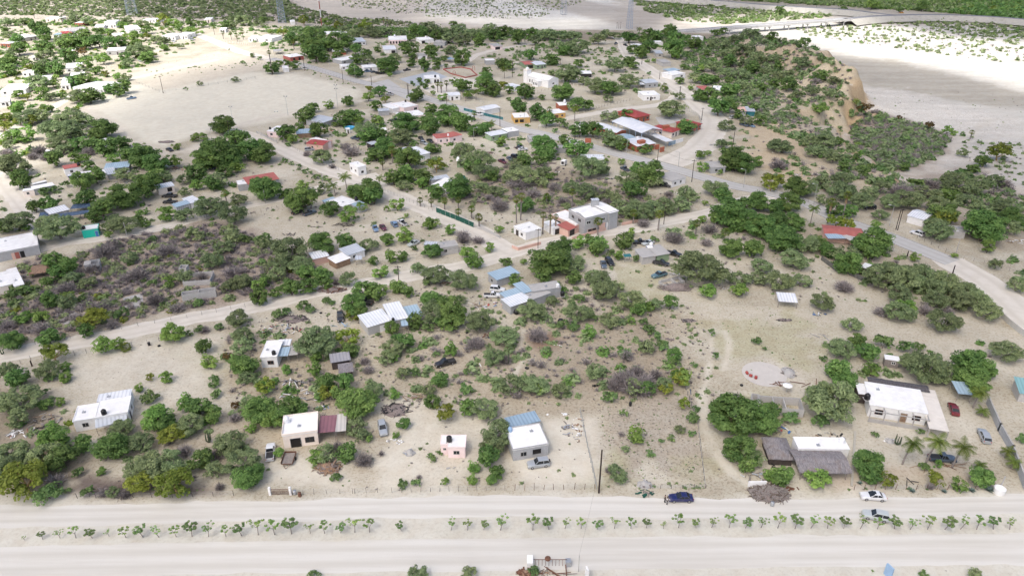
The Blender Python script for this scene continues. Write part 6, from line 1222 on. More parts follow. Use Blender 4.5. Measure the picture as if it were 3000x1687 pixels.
# ---- low scrub that nobody could count ----
def bushtemplate(seed,nq,size,flat=.6):
    rng=np.random.default_rng(seed); p=rng.normal(size=(nq,3)); p/=np.linalg.norm(p,axis=1,keepdims=True); p[:,2]=np.abs(p[:,2]); lump=.75+.35*np.sin(p[:,0]*4+seed)*np.cos(p[:,1]*5+seed*2)
    p=p*lump[:,None]*(.6+.4*rng.random((nq,1))); q=p*np.array([1,1,flat*1.5]); V,Fq=leafquads(q,p+rng.normal(size=p.shape)*.5+np.array([0,0,.6]),size,rng,1.5); return V,Fq,rng.random(nq)
def fill(name,label,parts,nq=26,size=.42,cat=None,seed=0):
    """parts: list of (poly px, z, density/m2, rmin, rmax, weights dict kind->w, avoid)"""
    rng=np.random.default_rng(seed+9); ks=list('GLMODSB'); mats=[LEAF[k] for k in ks]; T_=[bushtemplate(seed*7+i,nq,size) for i in range(6)]; TD=[dry_np(300+i,int(nq*2.2),6.0*(26/nq)**.5) for i in range(3)]
    VV=[];FF=[];AA=[];MM=[];off=0
    for poly,z,dens,r0,r1,wt,avoid in parts:
        L=arrG(poly,z); x0,y0=L.min(0); x1,y1=L.max(0); n=int((x1-x0)*(y1-y0)*dens); n=min(n,200000); X_=rng.uniform(x0,x1,n); Y_=rng.uniform(y0,y1,n); m=inside(X_,Y_,[tuple(p) for p in L])
        m&=(vn(X_,Y_,18,51+seed,2)+.35*rng.random(n))>avoid.get('gap',.42)
        for rl,wd in ROADS:
            if not m.any(): break
            d=dist_line(X_[m],Y_[m],rl[::3]+[rl[-1]]); ii=np.where(m)[0]; m[ii[d<wd/2+.8]]=False
        for hx,hy,ux,uy,a,b_ in HRECT:
            u=(X_-hx)*ux+(Y_-hy)*uy; v=-(X_-hx)*uy+(Y_-hy)*ux; m&=~((np.abs(u)<a+.6)&(np.abs(v)<b_+.6))
        # keep inside the frame with a margin
        zz=CAMH+15; m&=(np.abs(X_)<(Y_*cp+zz*sp)*.78+10)
        X_,Y_=X_[m],Y_[m]; n=len(X_); 
        if not n: continue
        Z_=terr(X_,Y_)-.05; R=rng.uniform(r0,r1,n)*(.7+.6*rng.random(n)); kk=rng.choice(list(wt),n,p=np.array(list(wt.values()))/sum(wt.values())); ang=rng.random(n)*6.283
        for k in wt:
            src=TD if k=='D' else T_
            for ti in range(len(src)):
                sel=np.where(kk==k)[0][ti::len(src)]
                if not len(sel): continue
                Vt,Ft,vt=src[ti]; c,s=np.cos(ang[sel]),np.sin(ang[sel]); xx=Vt[None,:,0]*c[:,None]-Vt[None,:,1]*s[:,None]; yy=Vt[None,:,0]*s[:,None]+Vt[None,:,1]*c[:,None]
                P_=np.stack([X_[sel][:,None]+xx*R[sel][:,None],Y_[sel][:,None]+yy*R[sel][:,None],Z_[sel][:,None]+Vt[None,:,2]*R[sel][:,None]],-1).reshape(-1,3)
                Fz=(Ft[None]+ (np.arange(len(sel))*len(Vt))[:,None,None]+off).reshape(-1,4); off+=len(P_)
                VV.append(P_);FF.append(Fz);AA.append(np.clip(np.tile(vt,len(sel))*.5+np.repeat(rng.random(len(sel)),len(vt))*.5,0,1)); MM.append(np.full(len(Fz),ks.index(k)))
    V=np.concatenate(VV);Fq=np.concatenate(FF); me=npmesh(name,V,Fq,mats,np.concatenate(AA),np.concatenate(MM)); print(name,len(Fq))
    return tag(mk(name,me),label,cat,None,'stuff')
MIXD={'D':.5,'M':.3,'S':.12,'O':.08}; MIXS={'D':.35,'M':.4,'S':.2,'G':.05}; MIXG={'G':.5,'M':.35,'S':.15}
fill('thicket','tangled grey and green undergrowth of the abandoned lot',[
 ([(0,830),(60,775),(130,750),(200,762),(330,705),(480,677),(560,662),(650,655),(760,695),(830,725),(900,762),(955,800),(990,812),(920,830),(780,860),(550,905),(300,955),(0,1010),(-150,1040),(-150,880)],0,.38,.9,2.1,{'D':.74,'M':.22,'S':.03,'O':.01},{'gap':.30}),
 ([(1420,520),(1500,470),(1640,490),(1800,540),(1880,570),(2000,590),(1900,640),(1700,665),(1600,640),(1500,600),(1400,615),(1350,600),(1300,560)],0,.17,.9,2.0,{'D':.6,'M':.4},{'gap':.36}),
 ([(2030,665),(2300,650),(2600,740),(2900,900),(2600,840),(2400,760),(2200,700)],0,.05,.8,1.6,MIXS,{'gap':.5})],90,.2,None,1)
fill('undergrowth','scattered weeds and low dry brush between the lots',[
 ([(0,1080),(230,1180),(740,1210),(1100,1240),(1100,1180),(2100,1180),(2150,1430),(1700,1435),(0,1450)],0,.05,.12,.6,{'D':.7,'M':.3},{'gap':.45}),
 ([(640,960),(1300,830),(1700,870),(2050,900),(2130,1180),(1480,1190),(1080,1200),(700,1200)],0,.32,.12,.85,{'D':.68,'S':.02,'M':.30},{'gap':.42}),
 ([(430,205),(860,172),(880,178),(440,232)],0,.06,.3,.9,{'S':.4,'M':.4,'D':.2},{'gap':.35}),
 ([(840,180),(1050,255),(1045,265),(835,190)],0,.07,.4,.9,{'G':.6,'S':.4},{'gap':.35}),
 ([(240,330),(330,390),(480,440),(470,450),(310,395),(230,340)],0,.04,.3,.9,{'S':.4,'D':.6},{'gap':.4}),
 ([(1750,1180),(2050,1180),(2050,1425),(1770,1425)],0,.8,.08,.34,{'D':.66,'S':.04,'M':.30},{'gap':.35}),
 ([(2080,880),(2420,900),(2430,1080),(2150,1100)],0,.35,.08,.3,{'S':.3,'D':.65,'M':.05},{'gap':.42}),
 ([(230,1400),(640,1420),(730,1448),(240,1458)],0,.35,.15,.4,{'D':.9,'S':.1},{'gap':.3}),
 ([(1870,1415),(2065,1415),(2065,1430),(1870,1430)],0,1.2,.2,.5,{'S':.6,'M':.4},{'gap':.2}),
 ([(2480,1425),(2920,1428),(2920,1438),(2480,1436)],0,.6,.2,.5,{'S':.6,'D':.4},{'gap':.3}),
 ([(700,560),(1500,520),(2300,620),(2900,900),(2300,880),(1500,800),(700,620)],0,.07,.25,1.0,{'D':.5,'M':.45,'G':.05},{'gap':.43}),
 ([(500,1000),(660,990),(640,1150),(480,1180),(250,1120),(260,1020)],0,.08,.1,.35,{'D':.85,'M':.15},{'gap':.45}),
 ([(2370,1100),(2960,1180),(2990,1430),(2400,1430)],0,.05,.1,.3,{'D':.8,'S':.2},{'gap':.45}),
 ([(800,1300),(1500,1250),(1740,1420),(800,1430)],0,.08,.1,.35,{'D':.8,'S':.2},{'gap':.45}),
 ([(0,1660),(3000,1640),(3000,1690),(0,1690)],0,.03,.12,.35,{'S':.5,'D':.5},{'gap':.5}),
 ([(0,500),(200,500),(440,470),(700,400),(1000,330),(1500,420),(2200,600),(1400,640),(800,560),(0,700)],0,.026,.4,1.3,{'M':.4,'S':.3,'D':.3},{'gap':.45})],60,.26,None,2)
fill('desert_scrub','dotted desert scrub on the far plain above the village',[
 ([(-400,46),(0,44),(430,52),(560,55),(860,68),(1000,74),(1280,80),(1250,55),(1000,30),(850,-15),(760,-60),(-700,-60)],0,.075,1.2,2.8,{'D':.35,'M':.55,'S':.1},{'gap':.28})],11,.62,None,3)
fill('riverside_scrub','dotted shrubs on the sandy river terraces',[
 ([(1000,-40),(1790,-30),(1650,30),(1560,58),(1250,50),(1000,20)],-15,.03,.9,2.0,{'D':.5,'M':.5},{'gap':.4}),
 ([(1880,-60),(3400,-60),(3400,45),(2800,40),(2500,24),(2100,-2),(1900,-20)],-15,.055,1.6,3.8,MIXG,{'gap':.24}),
 ([(1850,0),(2100,14),(2450,36),(2440,52),(2130,72),(1990,62),(1880,30)],-15,.045,1.4,3.2,{'G':.3,'M':.6,'S':.1},{'gap':.36}),
 ([(2330,84),(2500,66),(2620,60),(3400,85),(3400,220),(2900,180),(2600,140),(2350,100)],-15,.022,1.1,2.8,{'M':.6,'D':.35,'S':.05},{'gap':.38}),
 ([(2650,58),(3400,60),(3400,130),(2850,110)],-15,.02,1.5,3.0,{'M':.6,'G':.4},{'gap':.36}),
 ([(2500,262),(3300,270),(3300,440),(2830,385),(2500,330)],-15,.012,.3,.8,{'D':.7,'M':.3},{'gap':.42}),
 ([(1000,80),(1280,84),(1500,90),(1450,76),(1280,66),(1050,62)],-5,.02,1.2,2.5,MIXS,{'gap':.4})],14,.52,None,4)
fill('bank_thicket','dense grey-green thicket covering the river bank slopes',[
 ([(1990,125),(2250,104),(2350,165),(2420,230),(2300,250),(2260,320),(2330,340),(2400,380),(2450,420),(2400,470),(2300,400),(2200,330),(2130,330),(2080,250),(2000,200)],-1,.08,1.4,3.0,MIXS,{'gap':.28}),
 ([(2480,355),(2560,335),(2700,360),(2790,400),(2760,450),(2640,495),(2560,500),(2520,440)],-14,.26,1.6,3.1,{'D':.55,'M':.35,'S':.1},{'gap':.12}),
 ([(2400,560),(2560,515),(2640,520),(2780,470),(2860,450),(3000,520),(3150,600),(3150,720),(2900,650),(2700,620),(2550,600)],-8,.12,1.4,3.0,MIXS,{'gap':.22}),
 ([(2820,380),(2900,400),(3100,440),(3100,560),(2880,500),(2820,440)],-14,.03,.9,1.9,MIXS,{'gap':.42}),
 ([(2225,175),(2330,190),(2440,215),(2490,255),(2480,340),(2400,345),(2300,300),(2230,240)],2,.07,1.2,2.8,{'M':.5,'D':.4,'G':.1},{'gap':.44}),
 ([(2140,200),(2230,240),(2330,320),(2450,380),(2560,500),(2440,470),(2300,400),(2150,330)],0,.085,1.1,2.5,{'M':.5,'D':.35,'S':.15},{'gap':.34}),
 ([(2280,430),(2400,480),(2480,560),(2380,560),(2250,520)],0,.05,1.3,2.4,MIXS,{'gap':.36}),
 ([(1700,100),(1900,98),(2100,105),(2130,200),(1990,160),(1850,120)],0,.03,1.5,2.8,MIXG,{'gap':.38}),
 ([(840,82),(1000,78),(1300,88),(1500,94),(1700,98),(1700,112),(1500,118),(1300,112),(1000,108),(860,100)],0,.06,1.9,3.4,{'G':.45,'M':.5,'S':.05},{'gap':.2}),
 ([(0,55),(400,60),(700,65),(860,82),(850,100),(500,80),(0,75)],0,.022,1.4,2.8,{'M':.7,'G':.3},{'gap':.36}),
 ([(2900,720),(3200,820),(3200,960),(3000,850)],0,.05,1.0,2.0,MIXS,{'gap':.4})],46,.30,None,5)
fill('tall_grove','solid dark green grove on the far side of the arroyo',[
 ([(2650,-60),(3500,-60),(3500,60),(3000,55),(2780,38),(2860,20),(2780,4),(2560,4),(2300,-6),(2300,-40)],-15,.028,3.0,5.5,{'G':.8,'L':.1,'O':.1},{'gap':.15}),
 ([(2840,40),(3500,40),(3500,105),(3000,70)],-15,.025,2.5,5.0,{'G':.8,'M':.2},{'gap':.25})],60,.32,None,6)

fill('shrubbery','knee-high to head-high bushes filling the overgrown lots',[
 ([(-100,1080),(180,1180),(240,1300),(220,1440),(-150,1450)],0,.06,.8,2.0,{'G':.3,'M':.5,'O':.1,'D':.1},{'gap':.38}),
 ([(370,1220),(740,1200),(745,1330),(620,1410),(340,1400),(340,1290)],0,.05,.7,1.7,{'M':.5,'D':.3,'G':.2},{'gap':.45}),
 ([(660,960),(960,1010),(1100,1080),(1050,1200),(960,1230),(760,1190),(700,1150)],0,.07,.8,1.9,{'M':.4,'D':.35,'G':.25},{'gap':.40}),
 ([(690,880),(760,880),(720,1100),(680,1180),(640,1000)],0,.06,.7,1.6,{'M':.4,'S':.3,'D':.3},{'gap':.4}),
 ([(1180,960),(1500,900),(1560,800),(1700,800),(1900,900),(1990,1120),(1800,1180),(1600,1150),(1450,1180),(1200,1150)],0,.075,.8,2.2,{'M':.4,'D':.55,'G':.05},{'gap':.40}),
 ([(2030,640),(2300,620),(2600,720),(2930,910),(2600,880),(2400,790),(2200,720),(2000,700)],0,.04,1.0,2.2,{'M':.6,'G':.2,'D':.2},{'gap':.42}),
 ([(2400,1000),(2900,960),(2990,1050),(2700,1130),(2480,1120)],0,.03,.9,1.9,{'M':.5,'G':.4,'D':.1},{'gap':.46}),
 ([(0,560),(300,560),(700,540),(700,660),(300,690),(0,700)],0,.03,.9,2.0,{'M':.45,'G':.4,'D':.15},{'gap':.46}),
 ([(1100,330),(1560,370),(1700,430),(1600,520),(1350,480),(1150,540),(1000,480),(950,400)],0,.03,.9,2.2,{'M':.5,'G':.35,'D':.15},{'gap':.46}),
 ([(1500,120),(1900,150),(1990,280),(1850,290),(1700,250),(1500,230)],0,.02,1.0,2.4,{'M':.6,'G':.3,'D':.1},{'gap':.45}),
 ([(2120,330),(2250,420),(2180,520),(2080,480),(2100,400)],0,.03,.8,1.8,{'M':.6,'D':.3,'G':.1},{'gap':.48}),
 ([(-50,60),(500,60),(640,100),(480,170),(330,250),(230,320),(140,480),(-50,560)],0,.016,1.3,2.8,{'G':.3,'L':.3,'M':.2,'O':.2},{'gap':.38}),
 ([(600,85),(900,90),(1000,120),(1500,130),(1700,110),(1750,150),(1300,180),(900,190),(780,140)],0,.016,1.2,2.6,{'G':.5,'M':.5},{'gap':.42})],80,.24,None,7)
# ---------------- vehicles ----------------
CARM={}
def carpaint(name,c,coat=.6):
    k='car_'+name
    if k not in MATS:
        m,nt,b=newmat(k); n=noise(nt,.9,4,.6); nt.links.new(mixc(nt,ramp(nt,n,.45,.75),(*c,1),(c[0]*.8+.05,c[1]*.8+.045,c[2]*.8+.04,1)),b.inputs['Base Color']); b.inputs['Roughness'].default_value=.32; b.inputs['Coat Weight'].default_value=coat; b.inputs['Metallic'].default_value=.15
    return MATS[k]
CC={'white':(.72,.73,.74),'silver':(.36,.39,.42),'blue':(.008,.014,.095),'red':(.16,.012,.018),'dark':(.02,.022,.028),'black':(.01,.01,.012),'slate':(.07,.10,.14),'teal':(.10,.19,.22),'pale':(.48,.52,.52),'maroon':(.13,.03,.05),'midblue':(.16,.26,.40),'orange':(.55,.25,.02)}
CGEO={}
PROF={ # x (rear -> front, unit length), lower body top z, roof z or None ; lengths
'sedan':dict(L=4.6,W=1.78,belt=[(0,.62),(.02,.9),(.18,.97),(.30,.98),(.66,.95),(.86,.86),(.97,.74),(1,.5)],cab=[(.14,.97),(.27,1.40),(.50,1.44),(.68,.96)]),
'suv':dict(L=4.5,W=1.82,belt=[(0,.7),(.01,1.05),(.1,1.08),(.68,1.05),(.88,.98),(.98,.85),(1,.55)],cab=[(.015,1.08),(.06,1.66),(.52,1.72),(.68,1.05)]),
'wagon':dict(L=4.7,W=1.8,belt=[(0,.65),(.01,.98),(.1,1.02),(.68,1.0),(.88,.92),(.98,.8),(1,.5)],cab=[(.015,1.0),(.09,1.48),(.52,1.54),(.70,1.0)]),
'pickup':dict(L=5.2,W=1.85,belt=[(0,.62),(.005,1.0),(.43,1.0),(.70,1.05),(.88,1.0),(.98,.88),(1,.55)],cab=[(.41,1.02),(.435,1.70),(.58,1.72),(.70,1.05)]),
'crew':dict(L=5.6,W=1.95,belt=[(0,.7),(.005,1.1),(.33,1.1),(.72,1.15),(.88,1.1),(.98,.95),(1,.6)],cab=[(.30,1.1),(.33,1.82),(.58,1.85),(.72,1.15)]),
'van':dict(L=4.9,W=1.9,belt=[(0,.7),(.01,1.1),(.75,1.08),(.93,.95),(1,.6)],cab=[(.015,1.1),(.04,1.85),(.66,1.88),(.84,1.08)])}
def carmeshes(kind):
    if kind in CGEO: return CGEO[kind]
    p=PROF[kind]; L,W=p['L'],p['W']; hw=W/2
    # lower body: loft of rounded sections
    mb=MB(); zs=.24; secs=[]
    for u,zt in p['belt']:
        x=(u-.5)*L; k=1-.10*(abs(u-.5)*2)**6; h=hw*k
        secs.append([(x,-h*.92,zs),(x,-h,zs+.18),(x,-h,zt-.22),(x,-h*.95,zt-.06),(x,-h*.82,zt),(x,h*.82,zt),(x,h*.95,zt-.06),(x,h,zt-.22),(x,h,zs+.18),(x,h*.92,zs)])
    n=10; V=[v for s_ in secs for v in s_]; Fs=[(i*n+j,i*n+(j+1)%n,(i+1)*n+(j+1)%n,(i+1)*n+j) for i in range(len(secs)-1) for j in range(n)]; Fs+= [tuple(range(n-1,-1,-1)),tuple(range((len(secs)-1)*n,len(secs)*n))]
    mb.add(V,Fs)
    # roof panel + pillars in body colour
    c=[((u-.5)*L,z) for u,z in p['cab']]; wr=hw*.76; wb=hw*.88
    mb.add([(c[1][0]-.02,-wr,c[1][1]),(c[2][0]+.02,-wr,c[2][1]),(c[2][0]+.02,wr,c[2][1]),(c[1][0]-.02,wr,c[1][1]),(c[1][0],-wr*.9,c[1][1]+.05),(c[2][0],-wr*.9,c[2][1]+.05),(c[2][0],wr*.9,c[2][1]+.05),(c[1][0],wr*.9,c[1][1]+.05)],[(0,3,2,1),(4,5,6,7),(0,1,5,4),(1,2,6,5),(2,3,7,6),(3,0,4,7)])
    for s_ in (-1,1):
        for a,b_ in ((c[0],c[1]),(c[3],c[2])): mb.tube((a[0],s_*(wb-.02),a[1]-.03),(b_[0],s_*wr*.97,b_[1]),.05,n=4)
        xm=(c[1][0]+c[2][0])/2; mb.tube((xm,s_*(wb),c[0][1]-.03),(xm,s_*wr*1.0,c[1][1]),.05,n=4)
        mb.box(c[3][0]-.35,c[3][0]-.2,s_*hw*1.0-.0,s_*(hw+.14),c[3][1]+.02,c[3][1]+.14) if s_>0 else mb.box(c[3][0]-.35,c[3][0]-.2,-(hw+.14),-hw,c[3][1]+.02,c[3][1]+.14)
    body=mb.mesh('body',carpaint('white',CC['white']),False)
    g=MB(); g.add([(c[0][0],-wb,c[0][1]-.03),(c[3][0],-wb,c[3][1]-.03),(c[3][0],wb,c[3][1]-.03),(c[0][0],wb,c[0][1]-.03),(c[1][0],-wr,c[1][1]),(c[2][0],-wr,c[2][1]),(c[2][0],wr,c[2][1]),(c[1][0],wr,c[1][1])],[(0,1,5,4),(1,2,6,5),(2,3,7,6),(3,0,4,7)])
    glass=g.mesh('windows',M('glass'))
    w_=MB(); w_.lathe([(.20,-.11),(.33,-.10),(.34,-.04),(.34,.04),(.33,.10),(.20,.11)],14); w_.m=[0]*len(w_.f); tyre=w_.mesh('tyre',M('tyre'),True)
    r_=MB(); r_.lathe([(.05,-.115),(.21,-.118),(.21,.118),(.05,.115)],12); rim=r_.mesh('rim',M('rim'))
    h_=MB(); h_.box(-.06,.05,-.16,.16,-.07,.07); hl=h_.mesh('headlight',M('lamp'))
    t_=MB(); t_.box(-.03,.05,-.12,.12,-.09,.09); tl=t_.mesh('tail_light',M('redplastic'))
    bed=None
    if kind in('pickup','crew'):
        x1=c[0][0]-.08; b_=MB(); b_.box(-L/2+.1,x1,-hw*.76,hw*.76,p['belt'][1][1]-.0,p['belt'][1][1]+.012); bed=b_.mesh('cargo_bed',M('dark'))
    CGEO[kind]=(p,body,glass,tyre,rim,hl,tl,bed,c); return CGEO[kind]
def car(t,x,y,kind,colr,hd,label,short=None,cat=None,full=True,wreck=False,dz=0):
    """x,y: pixel of the middle of the car; hd: heading of its nose in the photo as pixel offset (dx,dy)"""
    p,body,glass,tyre,rim,hl,tl,bed,c=carmeshes(kind)
    gx,gy,gz=GT(*P(t,x,y),.7); px,py=P(t,x,y); a=G(px,py,gz); b_=G(px+hd[0],py+hd[1],gz); ang=math.atan2(b_[1]-a[1],b_[0]-a[0])
    nm={'sedan':'parked_car','suv':'parked_suv','wagon':'parked_wagon','pickup':'pickup_truck','crew':'pickup_truck','van':'parked_van'}[kind]
    if wreck: nm='wrecked_car'
    rt=root(nm,(gx,gy,gz+dz),ang,label=label,cat=cat or {'sedan':'car','suv':'suv','wagon':'car','pickup':'pickup','crew':'pickup','van':'van'}[kind],group='vehicles parked in the village')
    o=mk('body',body,rt); o.material_slots[0].link='OBJECT'; o.material_slots[0].material=carpaint(colr,CC[colr],.1 if wreck else .6)
    mk('windows',glass,rt); L,W=p['L'],p['W']
    for sx in (-.31,.31):
        for sy in (-1,1):
            w_=mk('wheel',tyre,rt,(sx*L,sy*(W/2-.10),.34)); w_.rotation_euler=(math.pi/2,0,0); mk('rim',rim,w_)
    if full:
        for sy in (-1,1): mk('headlight',hl,rt,(L/2-.05,sy*W*.34,.66)); mk('tail_light',tl,rt,(-L/2+.01,sy*W*.36,.8))
    if bed: mk('cargo_bed',bed,rt)
    if short: landmark(gx,gy,short)
    return rt
car('s',1995,1455,'sedan','blue',(-30,0),'shiny dark blue saloon car on the sandy road beside two people','the dark blue saloon')
car('a3',885,865,'sedan','white',(-30,-2),'white saloon car with a dark sunroof parked at the roadside','the white saloon')
MB().box(-.35,.35,-.4,.4,1.46,1.5).obj('sunroof',M('glass'),bpy.data.objects['parked_car.001'])
car('a3',903,1008,'suv','pale',(-30,-6),'pale green-grey wagon driving behind the sapling row','the pale green wagon')
car('a3',1468,235,'sedan','red',(-8,-22),'dark red saloon car beside the beige side awning','the dark red saloon')
car('a3',1690,430,'wagon','silver',(-10,-22),'silver estate car with roof bars near the long grey wall','the silver estate car')
car('a3',1385,592,'pickup','slate',(30,2),'dark blue-black pickup half hidden by coconut palms','the palm-side pickup')
car('a1',103,545,'pickup','white',(4,-40),'white pickup with loaded bed in the lane beside the cream house','the lane-side white pickup')
car('a1',915,375,'wagon','silver',(6,30),'battered silver hatchback with its bonnet pulled off on the sand','the battered silver car',wreck=True)
car('a2',190,630,'suv','silver',(-30,4),'silver off-roader with rear spare wheel before the grey block house','the silver off-roader')
mk('spare_wheel',CGEO['suv'][3],bpy.data.objects['parked_suv.001'],(-2.35,0,.95)).rotation_euler=(0,math.pi/2,0)
car('b1',1895,665,'pickup','white',(30,0),'white pickup parked in front of the long patchwork house','the white pickup')
car('b1',1935,618,'suv','white',(30,3),'white and blue family van right behind the white pickup','the white family van')
car('b1',675,835,'pickup','dark',(3,40),'dark grey pickup standing beside the dark round bush','the dark pickup')
car('b1',870,718,'pickup','black',(-20,-4),'black open-backed pickup tucked behind the dark green bush','the tucked black pickup')
car('b1',1260,250,'sedan','pale',(-30,12),'pale silver saloon beside the slab-roofed house','the pale saloon')
car('b1',955,130,'sedan','midblue',(8,16),'leftmost of four cars parked on the sandy lot, silver-blue','the silver-blue car')
car('b1',1017,122,'sedan','maroon',(10,12),'maroon scrapped car parked second of four on the sandy lot','the maroon car',wreck=True)
car('b1',1107,95,'wagon','midblue',(-10,-12),'grey-blue hatchback parked third of four on the sandy lot','the grey-blue hatchback')
car('b1',1170,85,'pickup','white',(-18,-10),'white car at the right end of the four on the sandy lot','the rightmost lot car')
car('b2',733,418,'sedan','slate',(10,30),'grey saloon parked beside the black off-roader','the grey saloon')
car('b2',783,400,'suv','black',(10,10),'black off-roader parked beside the grey saloon','the black off-roader')
car('b2',1180,502,'pickup','teal',(-30,8),'old blue-green pickup beside the concrete pen','the blue-green pickup')
car('b2',1030,240,'pickup','dark',(-30,0),'dark jeep under bushes across the road from the estate','the roadside jeep')
car('b2',1090,245,'sedan','pale',(-14,4),'stripped pale car body next to the roadside jeep','the stripped pale car',wreck=True)
car('b2',1295,332,'pickup','black',(30,8),'black pickup at the right end of the green-walled house','the black pickup')
car('b2',1195,408,'pickup','dark',(20,4),'rusting dark wreck in front of the green-walled house','the rusting dark wreck',wreck=True)
car('b1',1515,1205,'pickup','black',(-30,8),'black wreck lying among bushes in the middle lot','the black wreck',wreck=True)
car('b3',1332,170,'suv','white',(-24,-8),'white and grey off-roader beside the white gabled house','the white off-roader')
car('c0',1600,1040,'crew','black',(-30,0),'big black covered pickup below the small cream garage','the big black pickup')
car('c0',1605,1095,'pickup','black',(-30,0),'black and white open pickup in front of the big black one','the black-and-white pickup')
car('c0',1980,772,'pickup','slate',(24,4),'grey pickup in the shade of the large green trees','the shaded grey pickup')
car('c0',1600,762,'suv','pale',(-20,4),'pale car buried in junk beside the large dark tree','the junk-yard pale car',wreck=True)
car('c0',660,862,'suv','white',(-4,-12),'white off-roader between two small white houses at left','the left white off-roader')
car('c0',1240,118,'pickup','midblue',(26,-4),'blue pickup parked on the sunlit road corner','the sunlit blue pickup')
car('c0',1600,605,'sedan','black',(10,4),'black quad-size car beside the little light green tree','the little black car',full=False)
car('c1',505,602,'suv','silver',(26,-2),'silver off-roader beside the half-red pink house','the pink-house off-roader')
car('c1',1557,497,'sedan','black',(14,10),'black car, leftmost of the three beside the red-topped pink house','the leftmost black car')
car('c1',1643,522,'sedan','black',(14,6),'black car nearest the wall of the red-topped pink house','the wall-side black car')
car('c1',1585,542,'wagon','silver',(16,6),'silver car in front of the two black cars','the silver front car')
car('c1',1262,80,'pickup','white',(-18,-4),'white pickup parked on the paved area under a bushy tree','the paved-area pickup')
car('c1',2110,270,'suv','white',(26,4),'white off-roader driving along the grey street','the street off-roader')
car('c1',505,1200,'pickup','slate',(24,-8),'grey pickup shaded by the big round tree by the road','the tree-shaded pickup')
car('c1',390,1190,'sedan','dark',(10,-3),'dark car nose showing left beneath the same big round tree','the tree-shaded dark car')
car('c1',2325,715,'pickup','maroon',(20,10),'red flatbed truck left of a dark car in the sandy yard','the red truck')
car('c1',2395,690,'sedan','slate',(14,10),'dark blue-grey car right of the red truck','the yard blue car')
car('c1',940,497,'pickup','slate',(-20,-3),'dark blue pickup in the bushes right of the pool yard','the bush-hidden pickup')
car('c1',1320,330,'crew','black',(30,-2),'black truck under the awning behind the dark trees','the awning truck')
car('c1',510,352,'van','red',(20,2),'red van parked beside the field-corner grey house','the red van')
car('c2',72,578,'sedan','black',(20,-8),'black car behind the white saloon in the street-side yard','the yard black car')
car('c2',103,598,'sedan','white',(24,-2),'white saloon in the street-side yard','the yard white saloon')
car('c2',35,672,'suv','black',(20,4),'black off-roader in front of the yard white saloon','the yard black off-roader')
car('c2',2190,370,'pickup','slate',(26,8),'slate grey pickup parked on the bank above the river','the bank pickup')
car('c2',2258,378,'sedan','midblue',(22,8),'grey-blue car right of the bank pickup','the bank car')
car('c2',2085,298,'suv','pale',(20,-4),'pale van in front of the pink-and-teal house','the pale bank van')
car('c2',1065,785,'pickup','slate',(-16,-8),'slate blue pickup by the mesquite next to the paved street','the mesquite-side pickup')
car('c2',1450,940,'suv','dark',(20,4),'dark jeep in front of the white-ended low house','the house-front jeep')
car('c3',960,1150,'suv','black',(-28,0),'black car under the thin grey trees at right','the thin-tree black car')
car('d1',487,688,'pickup','white',(-20,-2),'white pickup crossing the sunlit end of the grey street','the crossing pickup')
car('d1',1125,715,'wagon','midblue',(20,-3),'blue-grey car beside the white hip-roofed house','the hip-house car')
for i,(x,y,cl) in enumerate(((1190,722,'slate'),(1235,735,'dark'),(1280,728,'black'))): car('d1',x,y,'sedan',cl,(18,-2+4*i),['slate junk car left of three near the far trees','dark junk car, middle of three near the far trees','black junk car right of three near the far trees'][i],None,full=False,wreck=True)
car('d1',1520,702,'pickup','black',(24,-3),'black pickup beneath the trees behind the ball court','the court pickup',full=False)
car('d1',1935,428,'pickup','black',(24,-2),'black pickup right of the plain grey block box','the block-box pickup',full=False)
car('d1',1868,475,'suv','dark',(4,12),'dark off-roader on the lane below the plain grey block box','the lane off-roader',full=False)
car('d2',1045,437,'pickup','slate',(10,-6),'slate pickup at the top of the descending sandy road','the descending-road pickup',full=False)
car('d2',1140,452,'sedan','black',(14,4),'black car under the dark tree at the top of the road','the tree-foot black car',full=False)
car('d2',1165,492,'suv','dark',(-4,14),'dark off-roader parked on the verge of the descending road','the verge off-roader',full=False)
car('d3',1345,128,'van','orange',(20,0),'orange truck on the highway beyond the bridge','the orange truck',full=False)
car('d0',1745,415,'suv','white',(14,4),'white car in the yard of the palm-shaded white house','the palm-yard car',full=False)
car('d0',1935,400,'crew','white',(20,-4),'white vehicle on the dazzling yard beside the palm grove','the grove vehicle',full=False)
car('d0',1410,610,'pickup','pale',(16,8),'pale pickup beside the green tree on the sunlit lane','the lane pickup',full=False)
# trailer, caravan
def trailer():
    a=G(*P('a1',240,612)); rt=root('utility_trailer',(a[0],a[1],0),math.radians(-88),label='flat wooden-decked utility trailer with its drawbar towards the road',cat='trailer')
    MB().box(-1.7,1.7,-1.1,1.1,.5,.58).obj('deck',M('greywood'),rt); 
    mb=MB()
    for s_ in (-1,1): mb.box(-1.7,1.7,s_*1.15-.04,s_*1.15+.04,.58,.95)
    mb.box(-1.78,-1.7,-1.15,1.15,.58,.95); mb.box(1.7,1.78,-1.15,1.15,.58,.7); mb.obj('frame',M('rust'),rt)
    for s_ in (-1,1): w_=mk('wheel',CGEO['sedan'][3],rt,(-.2,s_*1.32,.34)); w_.rotation_euler=(math.pi/2,0,0)
    mb=MB(); mb.tube((1.78,-.7,.45),(2.9,0,.4),.05); mb.tube((1.78,.7,.45),(2.9,0,.4),.05); mb.obj('drawbar',M('rust'),rt); landmark(a[0],a[1],'the wooden trailer')
trailer()
